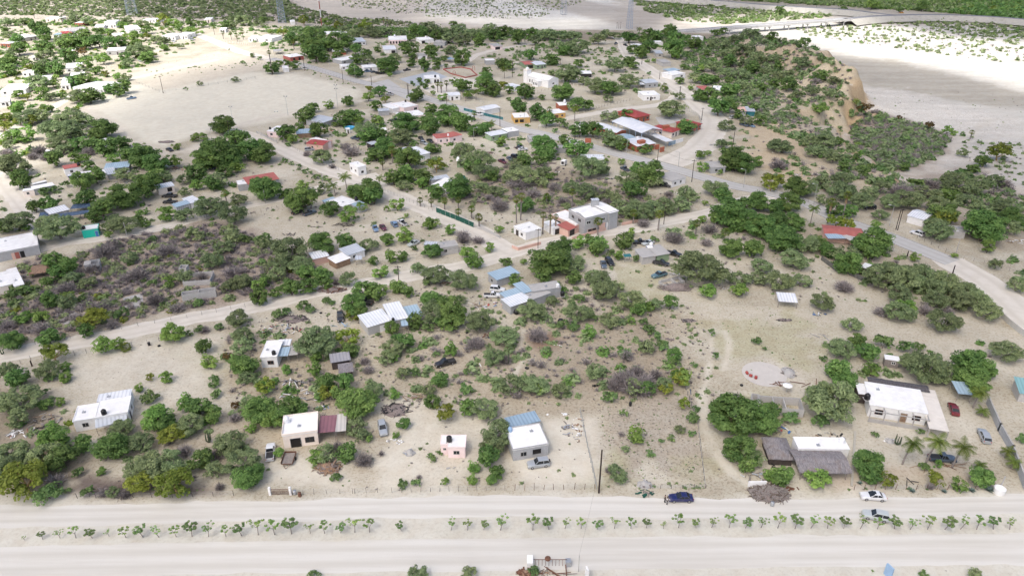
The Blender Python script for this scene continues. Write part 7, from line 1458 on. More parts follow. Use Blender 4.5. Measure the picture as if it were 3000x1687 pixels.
def caravan():
    a=G(*P('c2',490,755)); rt=root('small_caravan',(a[0],a[1],0),math.radians(60),label='small white horse-box trailer standing alone in the brush clearing',cat='trailer')
    mb=MB(); pr=[(-1.4,.5),(1.3,.5),(1.5,1.2),(1.4,2.1),(1.0,2.45),(-1.2,2.5),(-1.4,2.3)]; mb.prism([(x,-.85,z) for x,z in pr],(0,1.7,0)); mb.obj('body',M('roofwhite'),rt)
    MB().box(-1.43,-1.38,-.6,.6,.9,2.1).obj('rear_opening',M('dark'),rt)  # solid dark plate, coloured like the shaded inside of the box
    for s_ in (-1,1): w_=mk('wheel',CGEO['sedan'][3],rt,(-.2,s_*.95,.34)); w_.rotation_euler=(math.pi/2,0,0)
    MB().tube((1.3,0,.5),(2.4,0,.45),.05).obj('drawbar',M('rust'),rt); landmark(a[0],a[1],'the white horse-box')
caravan()
# ---------------- poles, lamps, towers ----------------
def pole(t,xb,yb,xt,yt,label,mat='pole',r=.15,arm=True,short=None,name='utility_pole',h=None):
    wx,wy,wz=GT(*P(t,xb,yb)); 
    if h is None:
        tx,ty=P(t,xt,yt); lo,hi=1,60
        for _ in range(30):
            m=(lo+hi)/2; v=Vector((wx,wy,wz+m-CAMH)); f=v.y*cp-v.z*sp; up=v.y*sp+v.z*cp; yy=843-F*up/f
            if yy>ty: lo=m
            else: hi=m
        h=min(m,16)
    rt=root(name,(wx,wy,wz),label=label,cat='pole' if name=='utility_pole' else 'post')
    MB().tube((0,0,-.3),(0,0,h),r,r*.72,8).obj('shaft',M(mat),rt)
    if arm:
        MB().box(-.9,.9,-.06,.06,h-.55,h-.42).obj('crossarm',M('pole'),rt)
        for x in (-.8,0.25,.8): MB().lathe([(.05,0),(.07,.1),(.04,.18)],6,(x,0,h-.42)).obj('insulator',M('metal'),rt)
    if short: landmark(wx,wy,short)
    return rt
pole('a2',628,845,662,535,'thick dark wooden pole at the fence corner beside the sandy road',r=.19,arm=False,short='the thick dark pole')
pole('b1',1147,585,1135,432,'dark wooden pole on the verge of the middle sandy road',short='the middle road pole')
pole('b2',208,292,206,135,'thin dark pole at the salmon wall corner',r=.10)
pole('b2',1215,100,1216,-40,'dark pole beside the road behind the tall fan palm',r=.12,arm=False)
pole('b0',1020,200,985,85,'pale concrete pole beside the turquoise house road','concrete',.13,arm=False)
pole('b0',1655,50,1645,-10,'short pale pole at the far side of the scrub lot road','concrete',.12,arm=False)
pole('c0',1950,1250,1915,1100,'pale concrete pole beside the white-and-blue tin house','concrete',.13,arm=False)
pole('c1',92,1115,70,988,'pale concrete pole in front of the round dark tree','concrete',.13,arm=False)
pole('c1',635,960,617,825,'pale post at the hedge along the diagonal road','concrete',.11,arm=False)
pole('b0',258,1235,247,1190,'short dark tarred post where the left lane meets the road','pole',.2,arm=False)
pole('c0',2170,475,2160,330,'dark pole beside the round tree on the playing field edge')
pole('c1',1803,240,1795,80,'dark pole on the near kerb of the street by the cottage')
pole('c1',2302,390,2300,215,'dark pole with transformer near the teal fence')
pole('c1',1440,90,1430,-5,'dark pole at the corner of the paved parking')
pole('c2',592,545,592,380,'dark pole beside the street at the school corner')
pole('c2',1365,780,1375,600,'tall dark pole at the school entrance corner')
pole('c2',1695,910,1705,700,'tall dark pole at the paved junction',short='the junction pole')
pole('c2',2078,600,2093,395,'tall dark pole on the grassy slope above the junction')
pole('c2',1788,330,1792,210,'dark pole beside the curved school fence')
pole('c2',1583,70,1588,10,'dark pole at the lane fork',arm=False)
pole('c3',1205,1360,1240,1180,'left one of two crossed dark poles by the street',arm=False)
pole('c3',1222,1365,1270,1165,'right one of two crossed dark poles by the street')
pole('b3',1250,360,1262,315,'short dark stub pole left on the paved street verge','pole',.2,arm=False)
pole('b3',1615,495,1632,428,'short dark stub pole further right on the street verge','pole',.2,arm=False)
pole('b3',1135,315,1157,235,'pale thin post left of the stub poles','concrete',.1,arm=False)
for k,(t,a,b_,c_,d_,l) in enumerate((('d0',1645,940,1600,765,'dark pole at the sunlit lane corner beside the playing field'),('d0',460,280,440,200,'dark pole at the scrub edge far left'),('d0',1350,190,1325,60,'dark pole below the faint lattice tower'),('d0',1540,260,1520,160,'dark pole between the tall white hall and the grove'),
  ('d1',878,830,865,680,'dark pole on the playing field side of the street, left one'),('d1',1165,860,1163,755,'dark pole at the playing field corner beside the parking'),('d1',1530,965,1525,840,'dark pole beside the parking and court corner'),('d1',1422,710,1415,560,'dark pole in the trees behind the ball court'),
  ('d1',150,640,135,480,'dark pole at the upper bend, left'),('d1',165,760,150,600,'dark pole at the upper bend, nearer the field'),('d1',490,712,483,600,'dark pole next to the crossing pickup'),('d2',1305,650,1308,560,'dark pole on the descending road, upper'),('d2',1692,920,1695,870,'dark pole on the descending road, lower'),('d2',1483,800,1486,720,'dark pole beside the white box house'),
  ('d2',485,680,482,590,'dark pole near the red-and-green house'),('d2',5,780,3,610,'dark pole left of the church'),('d2',1055,290,1054,225,'left one of three thin masts on the river edge'),('d2',1073,290,1072,228,'middle one of three thin masts on the river edge'),('d2',1092,290,1091,225,'right one of three thin masts on the river edge'),('d3',485,75,487,30,'thin pole beside the far track'))): pole(t,a,b_,c_,d_,l,arm=(k%2==0))
def lamp(t,xb,yb,hm,side,label,mat='concrete'):
    wx,wy,wz=GT(*P(t,xb,yb)); rt=root('street_lamp',(wx,wy,wz),label=label,cat='street lamp',group='street lamps along the roads')
    MB().tube((0,0,-.2),(0,0,hm),.11,.07,8).obj('post',M('white' if mat!='concrete' else mat),rt); e=(side*1.7,0,hm+.35)
    MB().tube((0,0,hm-.05),e,.05,.04,6).obj('arm',M('metal'),rt); MB().box(side*1.7-.4,side*1.7+.4,-.14,.14,hm+.3,hm+.42).obj('lamp_head',M('lamp'),rt)
for q in (('c2',2182,965,7.5,-1,'street lamp beside the paved street on the bushy slope'),('c3',433,1100,7,-1,'street lamp behind the street-side palms'),('c3',1143,1325,7.5,-1,'street lamp just left of the crossed poles'),('b3',1640,335,7.5,-1,'street lamp at the right bend of the paved street'),
  ('c2',1080,640,7,-1,'street lamp along the school fence'),('c2',1568,770,6.5,-1,'street lamp opposite the school entrance'),('c2',115,365,6,-1,'street lamp beside the yellow eatery'),('c1',2152,270,6.5,-1,'street lamp at the teal fence'),('c1',2055,520,6,1,'street lamp beside the pale green house'),
  ('d1',510,650,7,-1,'street lamp beside the sunlit end of the street'),('d1',743,680,7,-1,'street lamp along the tree side of the street'),('d1',1000,790,7,-1,'street lamp at the playing field corner'),('d1',785,300,9,-1,'yellowish lamp by the far clearing'),('d0',985,680,6,-1,'pale lamp in the sunlit lane, left'),('d0',1075,690,7,-1,'pale lamp in the sunlit lane, right'),('d3',845,80,10,1,'lamp post beside the far highway, left'),('d3',1660,135,10,1,'lamp post beside the far highway, right'),('c0',2000,520,5,-1,'thin lamp beside the low slab house')): lamp(*q)
def lattice(t,xb,yb,h,w0,w1,label,mat,n=14,name='lattice_tower',r=.09,clip=None):
    wx,wy,wz=GT(*P(t,xb,yb)); rt=root(name,(wx,wy,wz),.3,label=label,cat='tower'); mm=M(mat)
    cr=lambda f:w0/2*(1-f)+w1/2*f
    for sx,sy in ((-1,-1),(1,-1),(1,1),(-1,1)): MB().tube((sx*cr(0),sy*cr(0),-.5),(sx*cr(1),sy*cr(1),h),r*1.5,r,5).obj('leg',mm,rt)
    mb=MB()
    for k in range(n):
        f0,f1=k/n,(k+1)/n; c0,c1=cr(f0),cr(f1); z0,z1=h*f0,h*f1; A=[(-c0,-c0,z0),(c0,-c0,z0),(c0,c0,z0),(-c0,c0,z0)]; B_=[(-c1,-c1,z1),(c1,-c1,z1),(c1,c1,z1),(-c1,c1,z1)]
        for i in range(4): mb.tube(A[i],B_[(i+1)%4],r*.6,n=3); mb.tube(A[(i+1)%4],B_[i],r*.6,n=3); mb.tube(B_[i],B_[(i+1)%4],r*.6,n=3)
    mb.obj('bracing',mm,rt); MB().box(-w0*.4,w0*.4,-w0*.4,w0*.4,-.3,.3).obj('base_slab',M('concrete'),rt); return rt
paint('towersteel',(.30,.36,.44),.5,.1)
lattice('d1',265,228,46,6.5,3,'large blue-grey lattice communications tower at the village edge','towersteel',18,r=.17)
lattice('d0',1335,150,60,9,4,'faint wide lattice tower rising from the far scrub at left','towersteel',14,r=.13)
lattice('d2',1180,290,44,5,2,'slender blue-grey lattice tower on the near river edge','towersteel',16,r=.13)
lattice('d2',520,150,50,6,2,'faintest lattice pylon standing on the arroyo bed','towersteel',12,r=.08)
def mast():
    wx,wy,wz=GT(*P('d1',662,258)); rt=root('radio_mast',(wx,wy,wz),label='slim radio mast painted in red and white bands',cat='mast'); mb=MB()
    for k in range(8): MB().tube((0,0,k*7),(0,0,k*7+7),.5,n=3).obj('mast_section',M('rustred') if k%2==0 else M('white'),rt)
paint('rustred',(.35,.10,.07),.6,.1); mast()
# ---------------- fences and walls ----------------
POSTM={}
def fence(t,pts,label,post='greywood',h=1.3,step=2.5,wires=3,r=.05,panel=None,name='wire_fence',cat='fence',closed=False,jit=.06):
    W=[]
    for p in pts: W.append(Vector(GT(*P(t,*p))))
    rt=root(name,W[0],label=label,cat=cat); key=(post,h,r)
    if key not in POSTM: POSTM[key]=MB().tube((0,0,-.2),(0,0,h),r,r*.85,6).mesh('post',M(post))
    rg=random.Random(int(W[0].x*10)); nodes=[]
    for a,b_ in zip(W[:-1],W[1:]):
        n=max(1,int(round((b_-a).length/step)))
        for k in range(n+(1 if b_ is W[-1] else 0)):
            p=a.lerp(b_,k/n); p.z=T(p.x,p.y); nodes.append(p)
    while len(nodes)>95: nodes=nodes[::2]+([nodes[-1]] if len(nodes)%2==0 else [])
    for p in nodes:
        o=mk('post',POSTM[key],rt,p-W[0]); o.rotation_euler=(rg.uniform(-jit,jit),rg.uniform(-jit,jit),0); o.scale=(1,1,rg.uniform(.85,1.15))
    mb=MB()
    for a,b_ in zip(nodes[:-1],nodes[1:]):
        a=a-W[0]; b_=b_-W[0]
        if panel:
            d=(b_-a).normalized(); nn=Vector((-d.y,d.x,0))*.03; mb.prism([a-nn,b_-nn,b_+nn,a+nn],(0,0,h*.92))
        else:
            for k in range(wires): z=h*(.3+.65*k/max(1,wires-1)); mb.tube(a+Vector((0,0,z)),b_+Vector((0,0,z)),.012,n=3)
    mb.obj('panel' if panel else 'wire',M(panel or 'metal'),rt); return rt
F_=fence
F_('a1',[(265,862),(420,858),(700,850)],'wire fence on thin posts in front of the cream house yard')
F_('a1',[(715,850),(880,842)],'short sagging wire fence between cream house and sandy driveway')
F_('a1',[(985,845),(1330,835),(1800,830)],'crooked stick fence along the road before the small pink house',step=1.9,jit=.12)
F_('a2',[(20,828),(300,824),(600,818)],'dark stick fence in front of the grey block house yard','rust',1.5,1.8,4,jit=.12)
F_('a2',[(490,262),(545,520),(585,700),(610,818)],'wire mesh fence on the right side of the grey block house yard','metal',1.5,1.6,6)
F_('a1',[(1770,318),(1950,300)],'wire fence behind the blue lean-to of the grey block house','metal',1.3,2,4)
F_('a2',[(1255,100),(1340,350),(1395,812)],'old wire fence between the weedy lot and the dirt track','greywood',1.3,2.2,4)
F_('a2',[(925,818),(1150,815),(1400,812)],'overgrown low fence at the road edge behind the dark blue saloon','greywood',1.0,2.0,4)
F_('a3',[(745,825),(1120,822),(1420,822),(1755,812)],'dark wire fence along the road before the palm garden','rust',1.3,1.9,5)
F_('a0',[(560,885),(1100,880),(1690,866)],'sagging fence along the road at the burnt verge of the left lot','pole',1.2,4,3)
F_('b0',[(0,1275),(250,1190),(600,1150),(1060,1075)],'stick fence along the lower side of the middle road at left',step=2.6)
F_('b0',[(1180,1060),(1560,965),(2187,880)],'stick fence continuing right of the gateway along the middle road',step=2.8)
F_('b0',[(0,1120),(700,985),(1500,850),(2187,720)],'old wire fence bordering the scrub lot along the road',step=4)
F_('c1',[(0,1215),(200,1160),(300,1140)],'row of thin posts across the sandy yard by the big round tree',step=2.2)
F_('c1',[(60,470),(250,540),(500,680),(780,800)],'broken fence along the upper side of the diagonal road',step=2.5)
F_('c1',[(1190,985),(1450,1100),(1700,1195)],'thin fence on the upper side of the diagonal road by the small palms',step=2)
F_('c1',[(1700,1195),(1880,1265),(2055,1340)],'dark green mesh fence on a pale block footing','concrete',2.0,2.5,0,.08,'netgreen','mesh_fence')
F_('c1',[(1960,238),(2150,285),(2330,326)],'teal slatted street fence before the angular white house','steel',1.6,2.5,0,.06,'teal','slat_fence')
F_('c2',[(250,410),(560,480),(900,580),(1100,635),(1260,690)],'grey railing fence along the street side of the school','metal',1.5,2.2,4,.05)
F_('c2',[(1430,590),(1620,520),(1740,440),(1790,370),(1760,300),(1640,235)],'curved railing fence round the school corner','metal',1.7,2.0,5,.05)
F_('c2',[(680,340),(830,300),(1040,260)],'pale railing along the lane behind the school','metal',1.4,2.5,3,.05)
F_('c2',[(640,270),(870,200),(1140,140)],'dark stick fence above the lane behind the school','pole',1.4,2.5,3)
F_('b3',[(560,385),(680,475),(780,500),(900,560),(1030,590)],'drooping grey net fence between thicket and sandy yard','greywood',1.6,3,0,.05,'greynet','net_fence') if 'greynet' in MATS or paint('greynet',(.13,.13,.12),.9,.2) else None
F_('b3',[(2000,845),(2060,900),(2120,950),(2187,1000)],'pale mesh panel fence at the far right roadside','metal',1.8,3,0,.05,'palenet','mesh_fence') if paint('palenet',(.5,.49,.46),.9,.1) else None
F_('d1',[(430,640),(700,735),(870,800),(1010,850)],'light fence on the tree side of the street',step=4)
F_('d1',[(1130,800),(1330,795),(1560,890),(1700,950)],'dark railing around the ball court and plaza','metal',1.8,3,4)
F_('d1',[(1330,780),(1480,740),(1780,700)],'tall netting posts behind the ball court','metal',2.5,4,4)
F_('d1',[(1740,985),(1960,1000),(2100,1030)],'fence in front of the white plaza cottage','metal',1.3,3,3)
F_('d2',[(190,940),(400,900)],'dark fence in front of the church yard','pole',1.3,3,3)
F_('d2',[(450,820),(620,860),(950,910)],'white-posted fence right of the church yard','white',1.3,3,2,.09)
F_('d0',[(2020,370),(2200,425),(2400,440),(2570,470)],'white-posted fence of the sunlit palm grove','white',1.3,3,2,.12)
F_('d0',[(1130,690),(1700,640),(2300,540)],'thin fence at the far edge of the sunlit empty lot',step=6)
F_('d0',[(1340,820),(1640,940)],'fence down the side of the sunlit empty lot',step=5)
F_('d0',[(1660,930),(2100,860),(2570,790)],'fence between sunlit lot and playing field',step=6)
F_('c3',[(430,1125),(330,1080)],'short fence by the street-side palms')
F_('b3',[(1330,215),(1500,290),(1620,350)],'dark fence along the street below the white off-roader','pole',1.3,2.5,4)
F_('b3',[(1700,380),(1950,430),(2187,520)],'stick fence on the far verge of the dirt road at right',step=2.5)
def wall(t,pts,h,mat,label,cap=None,th=.2,name='block_wall',piers=0):
    W=[Vector((*G(*P(t,*p)),0)) for p in pts]; 
    rt=root(name,W[0],label=label,cat='wall')
    for i,(a,b_) in enumerate(zip(W[:-1],W[1:])):
        a=a-W[0]; b_=b_-W[0]; d=(b_-a).normalized(); nn=Vector((-d.y,d.x,0))*th/2; b2=b_+d*(.0 if i==len(W)-2 else th/2)
        MB().prism([a-nn,b2-nn,b2+nn,a+nn],(0,0,h+.003*i)).obj('wall_panel',M(mat),rt)
        if cap: q=MB(); q.prism([a-nn*1.4+Vector((0,0,h)),b2-nn*1.4+Vector((0,0,h)),b2+nn*1.4+Vector((0,0,h)),a+nn*1.4+Vector((0,0,h))],(0,0,.12+.003*i)); q.obj('coping',M(cap),rt)
        if piers:
            n=int((b_-a).length/piers)
            for k in range(n+1): p=a.lerp(b_,k/max(1,n)); q=MB(); q.box(p.x-.16,p.x+.16,p.y-.16,p.y+.16,-.1,h+.25); q.obj('pier',M('concrete'),rt)
    landmark((W[0].x+W[-1].x)/2,(W[0].y+W[-1].y)/2,'the '+label.split(' along')[0].split(' beside')[0].split(' at ')[0]) if len(label.split())<9 else None
wall('a3',[(1705,205),(1790,400),(1880,560),(1975,820)],1.9,'block','long grey block wall at right',cap='concrete',piers=6)
wall('b2',[(0,290),(50,310),(230,262)],.9,'salmon','low salmon wall at the estate corner','salmon')
wall('b2',[(480,225),(640,180),(840,118)],.9,'salmon','low salmon wall before the estate','salmon')
wall('b2',[(880,108),(1010,82)],.9,'salmon','low salmon wall right of the estate garage','salmon')
wall('c1',[(2085,1350),(2150,1370),(2300,1440)],1.0,'blocklight','low pale block wall right of the green fence gate')
wall('b1',[(1820,185),(1990,262),(2100,300)],1.0,'blocklight','pale block wall curving to the estate corner') if 0 else None
wall('a2',[(1705,800),(1835,798)],1.3,'white','short white wall stub beside the brush heap',th=.25)
wall('a3',[(752,405),(742,600),(728,800)],.22,'embank','narrow brown earth-filled trench kerb beside the thatched-porch house',th=.45,name='low_wall')
wall('c1',[(10,455),(110,500),(200,545)],1.2,'blocklight','grey block yard wall at the lane corner',piers=4)
wall('a2',[(533,1440),(548,1475)],2.2,'roofwhite','white wall end cut off by the bottom edge',th=.3)
wall('a3',[(962,1425),(1010,1470)],2.4,'bluelight','blue-white panel corner cut off by the bottom edge',th=.3)
wall('d1',[(1885,700),(1960,745),(2110,785),(2225,760)],.6,'redwhite','low red wall around the round plaza garden',th=.6)
wall('d1',[(1885,700),(2060,680),(2160,700),(2225,760)],.6,'redwhite','low red wall behind the round plaza garden',th=.6)
wall('c2',[(690,540),(745,545)],2.2,'brick','red brick school sign wall on the street',th=.4)
wall('c2',[(1350,605),(1385,600)],2.2,'brick','red brick gate pillar, left one, at the school entrance',th=.5)
wall('c2',[(1395,632),(1432,622)],2.2,'brick','red brick gate pillar, right one, at the school entrance',th=.5)
wall('c2',[(1540,550),(1612,530)],1.8,'roofwhite','white painted school wall beside the entrance',th=.2)
wall('c2',[(1475,570),(1540,552)],1.8,'tincyan','blue painted panel beside the white school wall',th=.2)
wall('s',[(745,398),(690,408)],1.0,'blocklight','pale low wall by the red-and-white tin house') if 0 else None
def arch(t,x,y,label):
    wx,wy=G(*P(t,x,y)); rt=root('garden_arch',(wx,wy,0),label=label,cat='arch'); n=12
    for k in range(2): MB().box((-.95,.7)[k],(-.7,.95)[k],-.2,.2,0,1.8).obj('pillar',M('redwhite'),rt)
    mb=MB()
    for i in range(n):
        a=math.pi*i/n; b_=math.pi*(i+1)/n; mb.tube((.82*math.cos(a),0,1.8+.82*math.sin(a)),(.82*math.cos(b_),0,1.8+.82*math.sin(b_)),.13,n=5)
    mb.obj('arch_band',M('redwhite'),rt)
arch('d1',1995,755,'small red arch at the front of the round plaza garden'); arch('d1',2190,705,'small red arch at the back of the round plaza garden')
# ---------------- gate, basin, heaps and other yard things ----------------
def gate():
    a=Vector(G(*P('a1',108,860))); b_=Vector(G(*P('a1',252,858))); u=b_-a; L=u.length; rt=root('yard_gate',(a.x,a.y,0),math.atan2(u.y,u.x),label='double iron gate between white pillars at the cream house drive',cat='gate'); landmark(a.x+1,a.y,'the iron gate')
    for x in (-.1,L): MB().box(x-.2,x+.2,-.2,.2,0,1.9).obj('pillar',M('white'),rt)
    for k in range(2):
        mb=MB(); x0=.15+k*(L-.3)/2; x1=x0+(L-.3)/2-.05
        for z in (.15,.75,1.35): mb.box(x0,x1,-.03,.03,z,z+.06)
        n=9
        for i in range(n+1): x=x0+(x1-x0-.04)*i/n; mb.box(x,x+.04,-.024,.024,.21,1.35)
        mb.obj('gate_leaf',M('rust'),rt)
gate()
def basin():
    wx,wy=G(*P('a3',1790,845)); rt=root('water_trough',(wx,wy,0),label='round white concrete trough with a grey post at the garden corner',cat='trough'); landmark(wx,wy,'the white trough')
    MB().lathe([(.95,0),(1.0,.4),(1.05,1.2),(.9,1.22),(.85,.9),(.1,.88)],18).obj('basin',M('roofwhite'),rt); MB().tube((.75,.9,-.1),(.9,1.0,3.2),.14).obj('post',M('concrete'),rt)
basin()
HN=0
def heap(t,x,y,rx,ry,hh,mats,n,label,kind='debris_pile',cat='heap',ln=(.6,2.0),base=None,short=None):
    wx,wy,wz=GT(*P(t,x,y)); rg=random.Random(int(x*7+y)); rt=root(kind,(wx,wy,wz),label=label,cat=cat)
    if base: 
        mb=MB(); nr=10; V=[(0,0,hh)]; Fs=[]
        for j in range(1,5):
            for i in range(nr): a=i*6.283/nr; f=j/4; V.append((rx*f*math.cos(a)*rg.uniform(.6,1.1),ry*f*math.sin(a)*rg.uniform(.85,1.1),max(0,hh*(1-f**1.6))+rg.uniform(-.04,.06)*hh))
        for i in range(nr): Fs.append((0,1+i,1+(i+1)%nr))
        for j in range(3):
            for i in range(nr): Fs.append((1+j*nr+i,1+(j+1)*nr+i,1+(j+1)*nr+(i+1)%nr,1+j*nr+(i+1)%nr))
        mb.add(V,Fs); mb.obj('mound',M(base),rt)
    per={m:MB() for m in mats}
    for k in range(int(n*.75)):
        m=rg.choice(mats); a=rg.random()*6.283; f=math.sqrt(rg.random()); px,py=rx*f*math.cos(a),ry*f*math.sin(a); pz=.05+hh*(1-f*f)*rg.uniform(.3,1.0)*1.0; L=rg.uniform(*ln); an=rg.random()*6.283; ti=rg.uniform(-.25,.25); d=Vector((math.cos(an),math.sin(an),ti)).normalized(); 
        w_=rg.uniform(.04,.22) if L<1.3 else rg.uniform(.04,.11); s_=Vector((-d.y,d.x,0)).normalized()*w_; th=Vector((0,0,rg.uniform(.03,.12))); p=Vector((px,py,pz)); c=p-d*L/2; e=p+d*L/2
        per[m].prism([c-s_,e-s_,e+s_,c+s_],th)
    for m in mats: 
        if per[m].v: o=per[m].obj('scrap' if m not in('greywood','wood','twig') else 'boards',M(m),rt); o['kind']='stuff'
    if short: landmark(wx,wy,short)
    return rt
heap('a0',330,325,4.5,2.6,.6,['greywood','dark','wood','concrete'],46,'long scatter of grey boards left of the long white house',short='the grey board scatter')
heap('a0',170,420,3.5,1.6,.4,['concrete','brick','white','metal'],36,'scatter of bricks and rubble between the boards and bushes')
heap('a2',1860,850,3.9,2.4,1.0,['barkgrey','greywood','bark'],380,'large heap of cut grey branches at the roadside',base='twig',ln=(.8,2.4),short='the branch heap')
heap('a2',1755,735,2.6,1.4,.5,['tin','greywood'],18,'stack of grey tin sheets behind the short white wall',ln=(1,2.4))
heap('a1',1010,250,3.2,2.8,.4,['twig','dark'],70,'dark heap of dry brush behind the battered silver car',ln=(.5,1.6),base='twig')
heap('a1',1150,165,3,1.4,.5,['greywood','wood'],18,'pile of bleached planks between the bushes',ln=(1.5,3.2))
heap('a1',1000,480,1.9,.9,.25,['white','concrete'],30,'pale rubble scatter in front of the battered silver car',ln=(.15,.5))
heap('a1',300,150,5,3,.4,['greywood','dark','metal','white'],40,'yard litter of boards and sheets behind the cream house',ln=(.6,2.4))
heap('a1',265,60,2.6,.9,.4,['white','dark'],10,'white sheet and black plastic lying behind the cream house',ln=(1.2,2.4))
heap('a1',520,670,2.6,1.7,1.3,['twig','wood'],90,'brown thatch shelter collapsed under the spreading tree',base='thatchbrown',ln=(.8,2.2))
heap('a1',492,235,2.4,.6,1.2,['black','blue','white'],14,'washing line hung with dark clothes behind the cream house',kind='clothes_pile',cat='laundry',ln=(.4,.9))
heap('a1',1430,650,2.4,1.0,.05,['concrete'],3,'pale cement stain of rubble before the small pink house',ln=(.5,1))
heap('a1',1110,560,1.3,1.1,1.0,['concrete','metal'],14,'grey boulder-like scrap lump beside the sandy driveway',base='concrete',ln=(.3,.8))
heap('a2',485,390,1.8,4,.3,['white','concrete','wood'],36,'white rubble along the mesh fence of the grey block house',ln=(.2,.9))
heap('a2',320,282,2.4,.5,.4,['black','white'],9,'black and white drums in a row behind the grey block house',ln=(.4,.7))
heap('a2',400,385,1.4,2.6,.3,['greywood','metal'],22,'small scrap heap left of the white rubble',ln=(.3,1.2))
heap('a2',1345,115,2.2,1.4,.12,['slate_sheet'] if 0 else ['tarpblue'],3,'dark blue sheet lying beside the sandy track',ln=(2,3.2))
heap('a2',610,85,1.3,1,.5,['black','tyre'],8,'black tyres dumped by the grey brush',ln=(.4,.8))
heap('a2',960,790,1.6,1.2,.9,['concrete','twig'],14,'pale rubble lump at the overgrown road edge',base='concrete',ln=(.3,.9))
heap('a2',965,855,1.6,1.1,.5,['netgreen','greywood'],16,'torn dark green shade net dumped at the roadside',ln=(.5,1.3))
heap('a3',190,385,3.4,1.8,.5,['white','greywood','blue','redplastic'],44,'household clutter of boards behind the small thatched hut',ln=(.3,1.6))
heap('a3',130,630,1.4,1.4,.6,['white','metal','dark'],12,'white fridge-like box and scrap below the small thatched hut',ln=(.5,1.1))
heap('a3',560,440,3.6,1.2,.3,['dark','concrete','wood'],26,'dark litter behind the thatched-porch house',ln=(.3,1.2))
heap('a3',410,490,2.0,1.0,.15,['rust'],22,'brown leaf heap lying on the thatched-porch house roof',ln=(.3,.9)) if 0 else None
heap('a3',1345,648,4.5,.7,.3,['rust','wood'],10,'long brown timbers lying beneath the coconut palms',ln=(3,5))
heap('a3',1150,768,2.2,.6,.2,['dark'],5,'dark plank pair lying by the garden fence',ln=(1.5,2.6))
heap('a3',1000,472,1.2,1.0,.4,['concrete','white'],16,'ring of pale stones beside the branching cactus',base='concrete',ln=(.2,.5))
heap('a3',290,822,1.6,.6,.1,['rust'],14,'rusty scrap strip lying before the branch heap',ln=(.4,1))
heap('a3',350,60,7.5,.7,.2,['rust'],14,'long rusty pipe lying behind the roofless block rooms',ln=(2,4))
heap('b2',1310,610,5.2,2.6,1.3,['twig','greywood'],140,'big brown heap of stacked branches beside the concrete pen',base='twig',ln=(.8,2.6),short='the stacked branch heap')
heap('b2',1335,500,2.8,1,.4,['metal','white'],10,'bent pale tin sheets behind the concrete pen',ln=(1.2,2.8))
heap('b2',1735,615,2.6,1.2,.4,['white','greywood'],16,'pale rubbish pile left of the bright bush',ln=(.5,1.6))
heap('b2',370,1072,1.2,.6,.2,['white'],6,'little white rubbish patch on the brown soil',ln=(.2,.5))
heap('b2',1420,872,2.2,1,.25,['dark','twig'],34,'low dark brush patch on the pale field, left one',base='twig',ln=(.4,1.2))
heap('b2',2180,870,2.0,.8,.25,['dark','twig'],30,'low dark brush patch on the pale field, right one',base='twig',ln=(.4,1.2))
heap('b2',1265,1022,1.2,.7,.2,['twig'],22,'small brown twig patch beside the green hedge',ln=(.4,1))
heap('b1',600,628,4.4,1.8,.8,['twig','rust'],110,'heap of dry brown brush beside the middle road',base='twig',ln=(.6,1.8),short='the dry brush heap')
heap('b1',290,860,4.4,2.4,.6,['twig','dark'],90,'dark brush litter right of the low road shrubs',base='twig',ln=(.5,1.6))
heap('b1',200,950,5.2,3.0,.4,['redplastic','white','greywood','dark','metal'],70,'colourful junk spread behind the tank-topped white house',ln=(.3,1.5),short='the junk spread')
heap('b1',690,910,3.2,.9,.4,['tincyan','roofwhite','bluelight'],7,'pale sheets and panels lying above the rusty tree',ln=(1.2,2.4))
heap('b1',1770,755,3.2,1.6,.6,['roofwhite','tarpblue','wood'],20,'white sheeting and blue tarp scrap before the white pickup',ln=(.8,2.2))
heap('b1',1930,745,2.8,1.2,.5,['redplastic','blue','black','white'],22,'bright household rubbish left of the long patchwork house',ln=(.3,.9))
heap('b1',1560,580,3.8,1.6,.5,['wood','greywood','rust'],34,'tangled planks in the shade of the broad mesquite',ln=(.6,2.0))
heap('b1',1890,995,2.6,1.2,.8,['black','tarpblue','rust'],28,'black scrap piled under the grey mesquite',ln=(.5,1.3))
heap('b1',1750,1235,1.6,.8,.4,['white','greywood'],6,'old bath-like white box in the middle lot',ln=(1,1.6))
heap('b1',300,1370,4,1.2,.4,['dark','greywood','metal'],26,'dark sheet scrap behind the cream house trees',ln=(.6,2))
heap('b1',700,110,3.6,1.2,1.0,['dark','greywood'],44,'stack of dark beams beside the leafy tree on the sandy lot',ln=(.8,2.4))
heap('b1',480,125,2.6,.5,.3,['greywood'],10,'grey logs lying on the open sand',ln=(1.5,2.6))
heap('b1',260,185,3.0,.5,.3,['greywood','dark'],12,'row of logs at the upper edge of the green thicket',ln=(1.5,3))
heap('b3',540,825,2.2,1.2,.5,['blue','whiteplastic','tarpblue'],12,'blue and white scrap near the grey shrub in the field',ln=(.5,1.3))
heap('b3',610,1000,4.2,1.2,.15,['concrete','greynet'],5,'long dark panel lying at the edge of the trees',ln=(2.5,4))
heap('b3',300,1290,2.0,2.6,1.0,['concrete','greywood'],16,'tall pale rock-like rubble beside the round slab',base='concrete',ln=(.4,1.2))
heap('b3',2140,240,4,2.2,.4,['white','concrete','wood'],44,'rubbish strewn at the far right below the bushes',ln=(.3,1))
heap('b3',270,872,1.8,.7,.2,['dark','twig'],26,'low dark brush patch right of the white tin shelter',base='twig',ln=(.4,1.2)) if 0 else None
heap('c0',1720,790,4.5,2,.7,['greywood','dark','metal','brick'],60,'scrap-filled yard beside the large green trees',ln=(.4,1.6),short='the scrap yard')
